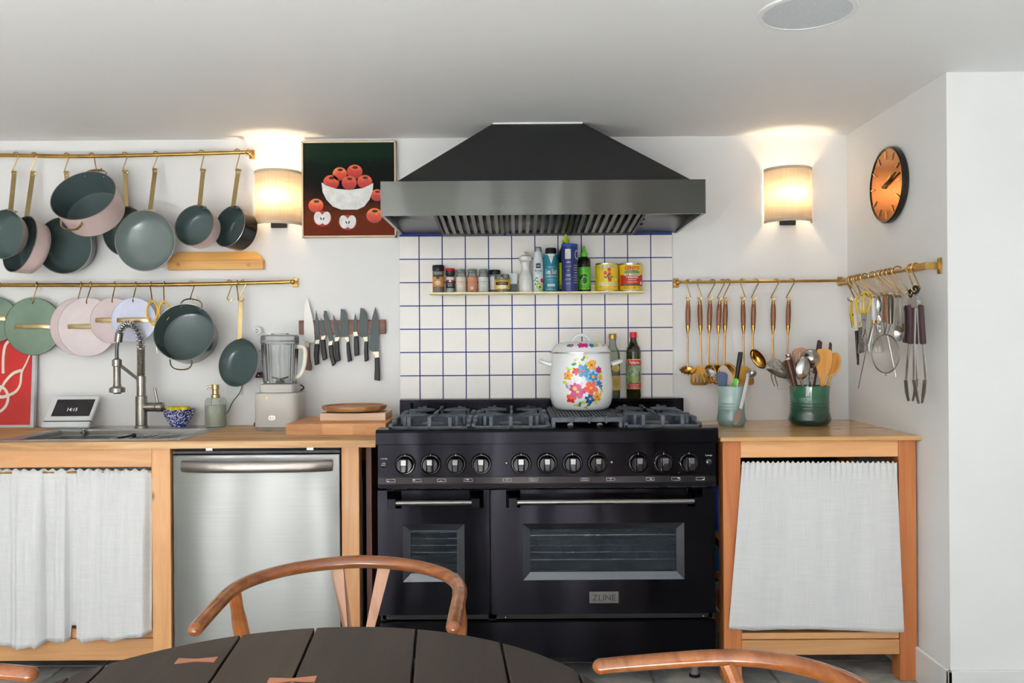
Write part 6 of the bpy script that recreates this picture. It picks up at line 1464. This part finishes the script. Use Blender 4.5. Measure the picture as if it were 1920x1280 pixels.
tool('silicone_spatula', 'pinkish grey silicone spatula behind the blue one', G1, (.1, .1), f)
steel_spoon('steel spoon leaning left over the pale crock rim', G1, (.3, 0), 1334, 699, .235, .027, .021, (-1, .0, .5), (.2, -.7, .6))
def f(t, ft):
    top, mid, low = P(1388.5, 660, .215), P(1384, 690, .22), P(1381, 710, .225)
    t.part('black_grip', MB().tube([top, P(1387, 672, .217), mid, low], [.0095, .0105, .0095, .0085], 14), BLKPL, bevel=0)
    t.part('green_collar', MB().tube([low, P(1377.5, 726, .23)], [.009, .011], 12), mat('lime_green', (90, 210, 40), .4)); t.part('white_strip', MB().tube([P(1384, 713, .236), P(1381, 726, .238)], .0035, 8), WHITEPL); stick(t, 'blade', P(1377.5, 724, .23), ft, .006, STEEL)
tool('vegetable_peeler', 'black handled tool with lime green collar in the pale crock', G1, (-.1, .2), f)
steel_spoon('small dark steel spoon leaning right over the pale crock rim', G1, (0, .3), 1409, 700, .2, .022, .018, (1, 0, .45), (0, -.8, .5), DSTEEL)
t = Thing('steel_tongs', 'plain steel tongs hooked over the rim of the pale crock', 'tongs')
for k in (0, 1):
    o_ = Vector((.004 * k, .007 * k, 0)); pth = [P(1402, 697, .275) + o_, P(1400.5, 712, .283) + o_, P(1394, 740, .292) + o_, P(1388, 766, .298) + o_]
    ar = t.part('arm', MB().tube(smooth_path(pth, 4), 1.0, 6, flat=(.0016, .006), up=(0, -1, 0)), STEEL)
    blade_px(t, 'gripping_tip', [(1385, 766), (1391, 768), (1391, 777), (1386, 790), (1380, 797), (1374, 795), (1375, 788), (1379, 778)], .292 + .008 * k, .0016, mat('tong_tip', (160, 136, 122), .35, .9), .0004, under=ar)
t.part('pivot', MB().ball(P(1402.5, 698, .279), .005, 10, 6), DSTEEL); t.done()
# green crock tools
def f(t, ft):
    O = [(1437, 682), (1452, 670), (1474, 683), (1480, 700), (1474, 706), (1466, 704)]
    blade_px(t, 'blade_upper', [(1436, 682), (1451, 670), (1458, 673), (1443, 688)], .235, .0016, DSTEEL, .0003)
    for k in range(4): x = 1444 + 4.2 * k; y = 688 - 4.0 * k; blade_px(t, 'blade_bar', [(x, y), (x + 3, y - 2.9), (x + 20, y + 11), (x + 17, y + 14)], .235, .0016, DSTEEL, .0003)
    blade_px(t, 'blade_neck', [(1461, 702), (1476, 688), (1484, 700), (1474, 709)], .235, .0016, DSTEEL, .0003); stick(t, 'handle', P(1477, 701, .234), ft, .004, DSTEEL)
tool('slotted_turner', 'dark steel slotted turner fanning out of the green crock', G2, (.2, -.1), f)
steel_spoon('steel slotted spoon lying flat at the edge of the green crock', G2, (.1, -.4), 1457, 700, .27, .05, .020, (-1, -.1, .42), (.25, -.5, .82), DSTEEL, .010, None, .0035)
for lab, a, b, dd_, ft in (('brown wooden grip with steel cap in the green crock', (1478, 666), (1492, 722), .222, (-.3, .0)), ('shorter brown wooden grip with round pale end in the green crock', (1477, 673), (1490, 724), .265, (-.2, -.4))):
    def f(t, ft_, a=a, b=b, dd_=dd_, lab=lab):
        p, q = P(*a, dd_), P(*b, dd_); t.part('grip', MB().tube([p, p.lerp(q, .5), q], [.011, .0105, .008], 14), WDK); t.part('end_cap', MB().tube([p + (p - q).normalized() * .006, p + (q - p).normalized() * .002], .0112, 14), STEEL if 'steel' in lab else PNKS); stick(t, 'shaft', q, ft_, .004, STEEL)
    tool('wooden_handled_tool', lab, G2, ft, f)
def f(t, ft):
    pts = [(1498, 652), (1506, 650.5), (1512, 654), (1514, 662), (1510, 675), (1502, 686), (1497, 690), (1490, 686), (1485, 672), (1486, 660), (1491, 654)]
    blade_px(t, 'bowl', pts, .212, .009, WPK, .003)
    for k in range(2): t.part('slot', MB().box(0, .0045, 0, .0012, -.03, 0).xf(Matrix.Translation(P(1494 + 5 * k, 664 - 4 * k, .2135)) @ Matrix.Rotation(.2, 4, 'Y')), mat('slot_light', (214, 204, 194), .8))
    stick(t, 'handle', P(1498, 687, .208), ft, .0065, WPK)
tool('wooden_slotted_spoon', 'pinkish wooden slotted spoon behind the steel ladle', G2, (.0, .3), f)
steel_spoon('shiny steel ladle turned bowl outward in the green crock', G2, (.1, .0), 1521, 672, .255, .039, .037, (.2, 0, 1), (.1, .95, .05), STEEL, .03, None, .0045)
steel_spoon('steel serving spoon in front of the ladle in the green crock', G2, (-.1, -.5), 1504.5, 690, .285, .047, .029, (.22, 0, 1), (.1, .97, .05), STEEL, .012, None, .0045)
for lab, a, b, ft, dd_ in (('dark wooden handle rising highest from the green crock', (1536, 638), (1530, 700), (.1, .5), .2), ('thin dark wooden handle tip beside the tallest handle', (1557, 642), (1546, 700), (.4, .5), .2)):
    def f(t, ft_, a=a, b=b, dd_=dd_):
        w2 = 6 if a[0] == 1536 else 3.5
        blade_px(t, 'handle_blade', [(a[0] - w2 * .5, a[1] + 1), (a[0], a[1] - 1.5), (a[0] + w2, a[1] + 3), (a[0] + w2 * .8, a[1] + 18), (b[0] + w2, b[1]), (b[0] - w2, b[1]), (a[0] - w2, a[1] + 20)], dd_, .007, WDK, .002); stick(t, 'shaft', P(*b, dd_ - .003), ft_, .005, WDK)
    tool('wooden_spoon', lab, G2, ft, f)
def f(t, ft):
    blade_px(t, 'blade', [(1533, 655), (1537, 653.5), (1557, 655), (1561.5, 660), (1562, 676), (1559, 690), (1552, 702), (1548, 712), (1547, 724), (1538, 724), (1538, 712), (1534, 700), (1531, 688), (1530, 668)], .262, .008, WLT, .003); stick(t, 'handle', P(1542.5, 722, .258), ft, .006, WLT)
tool('wooden_spatula', 'broad honey coloured wooden spatula in the green crock', G2, (.4, -.4), f)
def f(t, ft):
    c = P(1562.5, 683, .235); t.part('bowl', cup(.05, .026, .014).xf(frame(c, (.28, 0, 1), (-.5, -.8, .1))), WLT, solid=.004, smooth=60); stick(t, 'handle', P(1557, 704, .234), ft, .006, WLT)
tool('wooden_spoon', 'honey coloured wooden spoon at the far side of the green crock', G2, (.6, .0), f)

# ================================================================== TOOLS ON THE SIDE WALL RAIL
XT = XS - .012
def W(px, py, X=XT): return PXW(px, py, X)
def wprism(pts, X, th): return MB().prism([W(x, y, X) for x, y in pts], (-th, 0, 0))
def whook(px, bpx, bpy, what, X=XT, big=1.0):
    y = W(px, 520, XS).y; hook(Vector((XS, y, zs)), W(bpx, bpy, X) + Vector((0, 0, -.006)), what, 1, (1, -.25, 0), rr_=.017 * big, rb=.013 * big, wire=.0028)
def WT(name, label, cat): return Thing(name, label, cat, 'small tools on the side wall rail')
YL = mat('yellow_grip', (240, 196, 30), .35)
t = WT('vegetable_peeler', 'slim yellow peeler nearest the corner on the side wall rail', 'peeler'); t.part('grip', MB().tube([W(1597, 566), W(1596, 585), W(1599, 600), W(1601, 610)], [.004, .006, .006, .004], 10), YL); t.part('blade', MB().tube([W(1595, 572), W(1594, 590), W(1598, 614)], .0022, 6), STEEL); t.done(); whook(1594, 1596, 562, 'the slim yellow peeler')
t = WT('thermometer', 'cream folding thermometer with black tip on the side wall rail', 'thermometer'); X_ = XT - .008
t.part('case', MB().tube([W(1603, 559, X_), W(1604, 590, X_), W(1607, 620, X_)], [.0085, .0095, .0085], 10), mat('cream_plastic', (216, 212, 188), .4)); t.part('black_sleeve', MB().tube([W(1606, 620, X_), W(1608, 660, X_), W(1609, 684, X_)], [.0075, .006, .004], 10), BLKPL); t.part('probe', MB().tube([W(1611, 640, X_), W(1607, 682, X_)], .002, 6), STEEL); t.part('button', MB().ball(W(1603.5, 590, X_) + Vector((-.009, 0, 0)), .004, 8, 6), BLKPL); t.done(); whook(1598, 1603, 560, 'the cream thermometer', X_)
X_ = XT - .03
scissors('yellow handled kitchen scissors hanging on the side wall rail', [[(1618, 551), (1609, 556), (1605.5, 568), (1608, 580), (1616, 588), (1618.5, 575), (1619, 560)], [(1623, 549), (1630, 550), (1634, 560), (1633, 572), (1627, 584), (1622, 586), (1621, 570)]],
         [[(1614, 586), (1620, 588), (1626, 640), (1629, 664), (1620, 640)], [(1622, 586), (1627, 585), (1622, 625), (1617, 636)]], (1620, 600), .1, YL, plane=X_)
whook(1604, 1618, 551, 'the yellow kitchen scissors', X_)
t = WT('cleaning_brush', 'white handled comb brush behind the yellow scissors', 'brush'); X_ = XT - .012
t.part('handle', MB().tube([W(1614, 566, X_), W(1615, 604, X_)], .0075, 12), WHITEPL); t.part('brass_ferrule', MB().tube([W(1615, 603, X_), W(1615, 610, X_)], .0078, 12), BRASS); hd = t.part('brush_head', wprism([(1612, 614), (1621, 612), (1621, 660), (1613, 662)], X_, .006), mat('grey_bristle', (110, 108, 104), .6))
for k in range(8): t.part('bristle_row', MB().tube([W(1613, 618 + 5.4 * k, X_ - .007), W(1620.5, 617 + 5.4 * k, X_ - .007)], .0016, 6), DSTEEL, under=hd)
t.done(); whook(1608, 1614, 564, 'the comb brush', X_)
t = WT('skewer', 'long thin steel skewer slanting across the side wall', 'skewer'); t.part('rod', MB().tube([W(1632, 560, XT - .02), W(1634, 610, XT - .02), W(1609, 728, XT - .004)], [.002, .0022, .0014], 8), DSTEEL); t.part('ring', MB().tube([W(1631, 556, XT - .02) + Vector((0, .008 * math.cos(a), .008 * math.sin(a))) for a in [2 * PI * i / 12 for i in range(12)]], .0015, 6, closed=True), DSTEEL); t.done(); whook(1613, 1631, 553, 'the long skewer', XT - .02)
t = WT('whisk', 'white handled wire whisk with gold ferrule', 'whisk'); X_ = XT - .025
t.part('handle', MB().tube([W(1637, 559, X_), W(1638, 562, X_), W(1639, 602, X_)], [.007, .0088, .0088], 14), WHITEPL); t.part('top_ferrule', MB().tube([W(1636.5, 556, X_), W(1637, 562, X_)], .0092, 12), BRASS); t.part('ferrule', MB().tube([W(1639, 600, X_), W(1639, 606, X_)], .0094, 12), BRASS)
c0, c1 = W(1639, 605, X_), W(1643, 662, X_ + .01)
for k in range(6):
    an = PI * k / 6; pp = []
    for i in range(17):
        u = -1 + 2 * i / 16; zz_ = 1 - abs(u) ** 2.2; wdt = .03 * math.sin(PI * min(1, (1 - abs(u)) * .9 + .12)) * (1 if u > 0 else -1) if abs(u) > 1e-6 else 0
        ctr = c0.lerp(c1, zz_); wdt = .034 * math.copysign(math.sin(PI * (1 - abs(u)) ** .0001 * abs(u) ** .7 * .98), u)
        pp.append(ctr + Vector((math.sin(an) * wdt * .8, math.cos(an) * wdt, 0)))
    t.part('wire_loop', MB().tube(pp, .0009, 5), STEEL)
t.done(); whook(1621, 1637, 556, 'the white whisk', X_)
t = WT('measuring_spoons', 'set of small round steel measuring spoons', 'spoons'); X_ = XT - .035
for k, (x, y, a, b) in enumerate(((1648, 572, .034, .013), (1649, 598, .022, .008), (1648, 612, .012, .006))): t.part('spoon_bowl', cup(a, b, .008).xf(frame(W(x, y, X_ - .004 * k), (0, .05, 1), (-1, -.5, 0))), STEEL, solid=.0012, smooth=60)
t.part('ring', MB().tube([W(1648, 552, X_) + Vector((0, .009 * math.cos(a), .009 * math.sin(a))) for a in [2 * PI * i / 12 for i in range(12)]], .0016, 6, closed=True), STEEL); t.part('spoon_handle', MB().tube([W(1649, 590, X_), W(1650, 622, X_)], .003, 8), STEEL); t.done(); whook(1636, 1648, 551, 'the measuring spoons', X_)
t = WT('mesh_strainer', 'round fine mesh strainer with copper coloured handle', 'strainer'); X_ = XT - .035
t.part('handle', wprism([(1657, 552), (1660, 550), (1664, 553), (1663.5, 604), (1656, 604)], X_, .005), mat('copper_handle', (160, 112, 78), .35, .9), bevel=.0015); t.part('neck_wire', MB().tube([W(1657, 603, X_), W(1658, 616, X_), W(1657, 628, X_)], .002, 6).tube([W(1663, 603, X_), W(1661, 616, X_), W(1658, 628, X_)], .002, 6), STEEL)
cc = W(1660, 663, X_); Rs = W(1660, 627, X_).z - cc.z; M4 = frame(cc, (0, .0, 1), (-.96, -.28, .0))
t.part('rim', MB().tube([M4 @ Vector((Rs * math.cos(a), Rs * math.sin(a), 0)) for a in [2 * PI * i / 40 for i in range(40)]], .0026, 8, closed=True), STEEL)
t.part('mesh_bowl', cup(Rs * .98, Rs * .98, Rs * .62, 36, 9).xf(M4), mat('steel_mesh', (176, 170, 162), .5, .6, alpha=.4), smooth=60)
t.part('rest_hook', MB().tube([M4 @ Vector((-Rs, 0, 0)), M4 @ Vector((-Rs - .01, 0, -.004))], .003, 6), STEEL); t.done(); whook(1648, 1659, 552, 'the mesh strainer', X_)
t = WT('steel_peeler', 'tapered dark steel handled tool beside the strainer handle', 'tool'); X_ = XT - .03
t.part('grip', MB().tube([W(1669.5, 553, X_), W(1670, 560, X_), W(1670, 607, X_)], [.006, .0105, .0085], 12), mat('dark_steel', (110, 104, 96), .25, 1.0)); t.part('loop', MB().tube([W(1669, 550, X_) + Vector((0, .005 * math.cos(a), .007 * math.sin(a))) for a in [2 * PI * i / 10 for i in range(10)]], .0013, 5, closed=True), STEEL); t.part('rod', MB().tube([W(1664, 628, X_), W(1680, 706, X_ + .02)], .0022, 8), STEEL); t.part('rod_link', MB().tube([W(1670, 606, X_), W(1664, 628, X_)], .0018, 8), STEEL); t.done(); whook(1655, 1669, 550, 'the tapered steel tool', X_)
t = WT('measuring_cup', 'square bowled steel measuring scoop', 'scoop'); X_ = XT - .04
t.part('handle', wprism([(1684, 556), (1687, 558), (1688, 580), (1684, 612), (1678, 622), (1676, 626), (1679, 600), (1680, 575)], X_, .0025), STEEL, smooth=0); t.part('scoop', MB().join(cup(.028, .022, .014)).xf(frame(W(1685, 625, X_ - .004), (0, 0, 1), (-1, -.5, .2))), STEEL, solid=.0015, smooth=60); t.done(); whook(1662, 1684, 555, 'the square measuring scoop', X_)
t = WT('can_piercer', 'flat bright steel opener with pointed end', 'opener'); X_ = XT - .05
t.part('plate', wprism([(1682, 553), (1686, 553), (1689, 590), (1692, 612), (1687, 612), (1684, 585)], X_, .002), STEEL, smooth=0); t.done(); whook(1670, 1684, 552, 'the flat steel opener', X_)
t = WT('butter_knife', 'narrow steel spreader with dark green tip', 'spreader'); X_ = XT - .045
t.part('shaft', wprism([(1690, 545), (1693, 544), (1697, 590), (1697, 606), (1693, 606)], X_, .003), STEEL, smooth=0); t.part('tip', wprism([(1693, 606), (1698, 606), (1698, 622), (1694, 622)], X_, .004), mat('olive_tip', (70, 66, 30), .4), bevel=.001); t.done(); whook(1682, 1692, 548, 'the narrow steel spreader', X_, 1.15)
# two locking tongs
def tongs(label, what, ring, arms, grips, tips, X_, hkx):
    t = WT('locking_tongs', label, 'tongs'); rc = W(*ring, X_)
    t.part('pull_ring', MB().lathe([(.006, -.003), (.015, -.003), (.015, .003), (.006, .003), (.006, -.003)], seg=24).xf(frame(rc, (0, 0, 1), (-1, -.3, 0))), BLKPL)
    t.part('pull_tab', MB().tube([W(ring[0] - 1, ring[1] + 4, X_), W(ring[0] - 5, ring[1] + 16, X_)], 1.0, 6, flat=(.002, .004)), BLKPL)
    for k, (ar, gp, tip) in enumerate(zip(arms, grips, tips)):
        X2 = X_ - .012 * k; w_ = 3.1
        a = t.part('arm', MB().tube([W(x, y, X2) for x, y in ar], 1.0, 6, flat=(.0025, .0085), up=(1, 0, 0)), STEEL)
        t.part('grip', wprism(gp, X2 + .003, .014), mat('plum_grip', (70, 48, 54), .6), under=a, bevel=.004)
        t.part('scalloped_tip', wprism(tip, X2, .003), DSTEEL, under=a, smooth=0)
    t.part('hinge_head', wprism([(ring[0] + 1, ring[1] + 8), (ring[0] + 6, ring[1] + 10), (ring[0] + 10, ring[1] + 20), (ring[0] + 9, ring[1] + 34), (ring[0] - 2, ring[1] + 34), (ring[0] - 3, ring[1] + 20)], X_ - .004, .012), STEEL, bevel=.002)
    t.part('rivet', MB().ball(W(ring[0] + 3, ring[1] + 24, X_ - .018), .003, 8, 6), DSTEEL)
    t.done(); whook(hkx, ring[0], ring[1] + 1, what, X_)
tongs('large steel locking tongs with plum grips at the end of the rail', 'the large locking tongs', (1717, 543), [[(1716, 570), (1714, 640), (1714, 712)], [(1723, 570), (1730, 640), (1736, 713)]],
      [[(1708, 571), (1713, 571), (1713, 645), (1707, 644)], [(1728, 571), (1733, 572), (1738, 645), (1731, 645)]], [[(1711, 712), (1717, 712), (1722, 735), (1725, 756), (1722, 757), (1717, 738)], [(1732, 712), (1738, 712), (1736, 735), (1731, 755), (1728, 756), (1730, 735)]], XT - .03, 1717)
tongs('second pair of steel locking tongs tucked behind the large ones', 'the tucked-away tongs', (1709, 549), [[(1709, 575), (1705, 640), (1699, 712)], [(1712, 575), (1716, 640), (1719, 712)]],
      [[(1702, 572), (1707, 572), (1704, 643), (1698, 642)], [(1714, 572), (1719, 572), (1723, 645), (1718, 645)]], [[(1696, 712), (1702, 712), (1704, 735), (1706, 751), (1703, 752), (1698, 735)], [(1716, 710), (1722, 710), (1720, 735), (1713, 752), (1711, 752), (1714, 735)]], XT + .004, 1708)

# ================================================================== CLOCK
t = Thing('wall_clock', 'round copper faced wall clock with gold hour marks', 'clock')
XC = XN - .03; cc = PXW(1659, 347, XC); RCk = .146; Mc = frame((XN, cc.y, cc.z), (0, -1, 0), (-1, 0, 0))   # local x towards the room, y up
CF = mat('copper_face', (164, 104, 46), .22, .9, var=.06, scale=5)
def cl(p): return Mc @ Vector(p)
t.part('case', MB().lathe([(0, 0), (RCk - .008, 0), (RCk, .008), (RCk, .024), (RCk - .004, .029), (RCk - .009, .027)], seg=64).xf(Mc), mat('clock_case', (44, 38, 32), .35, .5))
fc = t.part('face', MB().lathe([(0, .024), (RCk - .006, .025), (RCk - .006, .02)], seg=64).xf(Mc), CF)
# local y of frame(): z cross x
ex, ey = Vector((0, -1, 0)), Vector((0, 0, 1))
def dial(an, r): return Vector((XN, cc.y, cc.z)) + ex * (r * math.sin(an)) + ey * (r * math.cos(an))
GL = mat('gold_mark', (226, 190, 120), .3, .9)
for k in range(12):
    an = 2 * PI * k / 12; o_ = Vector((-.0265, 0, 0)); t.part('hour_mark', MB().tube([dial(an, .100) + o_, dial(an, .130) + o_], .0034, 4), GL, under=fc)
for nm, an, r, w_, o2 in (('hour_hand', math.radians(62), .066, .005, -.029), ('minute_hand', math.radians(74), .104, .0034, -.033)):
    o_ = Vector((o2, 0, 0)); t.part(nm, MB().tube([dial(an + PI, .02) + o_, dial(an, r) + o_], w_, 4), GL if nm == 'hour_hand' else mat('dark_hand', (60, 38, 20), .4, .5), under=fc)
t.part('centre_cap', MB().ball(dial(0, 0) + Vector((-.03, 0, 0)), .006, 10, 6), GL, under=fc)
t.done()

# ================================================================== TABLE AND CHAIRS
TZ = .74; TR = .452; TC = Vector((-.291, -DC + 1.025, 0)); yaw = math.radians(5.2)
pd_ = Vector((-math.sin(yaw), math.cos(yaw), 0)); pw = Vector((math.cos(yaw), math.sin(yaw), 0))
t = Thing('round_table', 'round dark plank dining table with pale butterfly inlays', 'table')
def uof(px, py):
    s_ = (py + ROLL * (px - VX) - VY) / (HC - TZ); q = Vector(((px - VX) / s_, -DC + F / s_, 0)) - TC; return q.dot(pw)
cuts = [-TR, -.36, uof(197, 1243), uof(448, 1191), uof(588, 1176), uof(777, 1178), uof(936, 1206), .40, TR]
for u0, u1 in zip(cuts, cuts[1:]):
    g = .0018; a, b = max(u0 + g, -TR + .0005), min(u1 - g, TR - .0005); n = 14; pts = []
    if b - a < .004: continue
    for i in range(n + 1): u = a + (b - a) * i / n; pts.append(TC + pw * u + pd_ * math.sqrt(max(0, TR * TR - u * u)))
    for i in range(n, -1, -1): u = a + (b - a) * i / n; pts.append(TC + pw * u - pd_ * math.sqrt(max(0, TR * TR - u * u)))
    t.part('plank', MB().prism([p + Vector((0, 0, TZ - .03)) for p in pts], (0, 0, .03)), DARKTOP, bevel=.002)
t.part('underframe', MB().lathe([(0, TZ - .055), (.34, TZ - .055), (.36, TZ - .031), (0, TZ - .031)], TC, 40), DARKTOP)
t.part('pedestal', MB().lathe([(.06, .04), (.055, .3), (.075, TZ - .055)], TC, 24), DARKTOP)
for k in range(4): an = k * PI / 2 + PI / 4; t.part('foot', MB().tube([TC + Vector((0, 0, .07)), TC + Vector((.33 * math.cos(an), .33 * math.sin(an), .02))], [.04, .02], 8), DARKTOP)
INL = wood('inlay_wood', (150, 92, 66), (170, 110, 82), (184, 126, 98), 'X', 2, rough=.4, knots=False)
for (px, py), ln in (((364, 1238), .042), ((543, 1275), .048)):
    s_ = (py + ROLL * (px - VX) - VY) / (HC - TZ); c = Vector(((px - VX) / s_, -DC + F / s_, TZ - .002)); w0, w1 = .011, .005
    t.part('butterfly_inlay', MB().prism([c - pw * ln * .72 + pd_ * w0, c - pw * 0 + pd_ * w1, c + pw * ln * .72 + pd_ * w0, c + pw * ln * .72 - pd_ * w0, c - pd_ * w1, c - pw * ln * .72 - pd_ * w0], (0, 0, .0032)), INL, smooth=0)
t.done(TC)
# wishbone chairs: built once at the origin, back towards +Y
def build_chair(label):
    t = Thing('wishbone_chair', label, 'chair', 'wishbone chairs round the table')
    path = []; rad = []
    for i in range(49):
        sg = 1 if i >= 24 else -1; k = abs(i / 24 - 1)
        if k < .68: a = k / .68 * PI / 2; px_, py_ = .246 * math.sin(a) ** .9, .04 + .21 * math.cos(a) ** .9 if k < .679 else .04
        else: px_, py_ = .246 - .004 * (k - .68), .04 - .165 * (k - .68) / .32
        path.append((sg * px_, py_, .697 + .030 * (1 - k) ** .8)); rad.append(.0145 + .003 * (1 - k))
    t.part('armrest_rail', MB().tube(path, rad, 14, flat=(.85, 1.0), up=(0, 0, 1)), CHERRY)
    for p in (path[0], path[-1]): t.part('rail_end', MB().ball(p, (.0146, .0146, .0128), 14, 8), CHERRY)
    ra = lambda a: (.246 * math.sin(math.radians(a)), .04 + .21 * math.cos(math.radians(a)))
    for sg in (-1, 1):
        x, y = ra(sg * 78); t.part('rear_leg', MB().tube(smooth_path([(sg * .235, .22, 0), (sg * .215, .205, .22), (sg * .20, .19, .42), (sg * .235, .135, .57), (x, y, .705)], 5), [.014] * 4 + [.017] * 14 + [.014] * 3, 10), CHERRY)
        t.part('front_leg', MB().tube([(sg * .235, -.23, 0), (sg * .24, -.225, .25), (sg * .24, -.22, .43)], [.012, .018, .016], 10), CHERRY)
        t.part('seat_rail', MB().tube([(sg * .24, -.22, .425), (sg * .20, .19, .415)], .013, 8), CHERRY)
        t.part('side_stretcher', MB().tube([(sg * .238, -.225, .27), (sg * .213, .203, .25)], .0095, 8), CHERRY)
        bx, by = ra(sg * 13); t.part('splat_fork', MB().prism([(sg * .016, .196, .50), (sg * .002, .196, .50), (bx - .015, by, .715), (bx + .015, by, .715)], (0, .009, 0)), CHERRYS, smooth=0)
    t.part('splat_stem', MB().prism([(-.022, .186, .40), (.022, .186, .40), (.017, .197, .503), (-.017, .197, .503)], (0, .009, 0)), CHERRYS, smooth=0)
    t.part('seat_rail', MB().tube([(-.24, -.22, .425), (.24, -.22, .425)], .013, 8), CHERRY); t.part('seat_rail', MB().tube([(-.20, .19, .415), (.20, .19, .415)], .013, 8), CHERRY)
    t.part('front_stretcher', MB().tube([(-.238, -.226, .31), (.238, -.226, .31)], .0095, 8), CHERRY); t.part('back_stretcher', MB().tube([(-.213, .203, .29), (.213, .203, .29)], .0095, 8), CHERRY)
    CORD = mat('paper_cord', (206, 180, 136), .85, var=.1, scale=40, bmp=.3)
    t.part('cord_seat', MB().prism([(-.245, -.235, .432), (.245, -.235, .432), (.205, .20, .428), (-.205, .20, .428)], (0, 0, .018)), CORD, bevel=.006)
    return t.done((0, 0, 0))
ch0 = build_chair('wishbone chair between the table and the dishwasher, facing the table')
def copy_chair(label, loc, rz):
    r = ch0.copy(); COL.objects.link(r); r.location = loc; r.rotation_euler = (0, 0, rz); r['label'] = label
    for o in list(ch0.children): c = o.copy(); COL.objects.link(c); c.parent = r
    return r
copy_chair('wishbone chair with its back towards the curtained cabinet, only the armrest showing', (.262, -DC + 1.153, 0), -PI / 2)
copy_chair('wishbone chair with only a rounded armrest tip showing by the sink cabinet', (-.93, -DC + 1.137, 0), PI / 2)
ch0.location = (-.368, -DC + 1.72, 0)
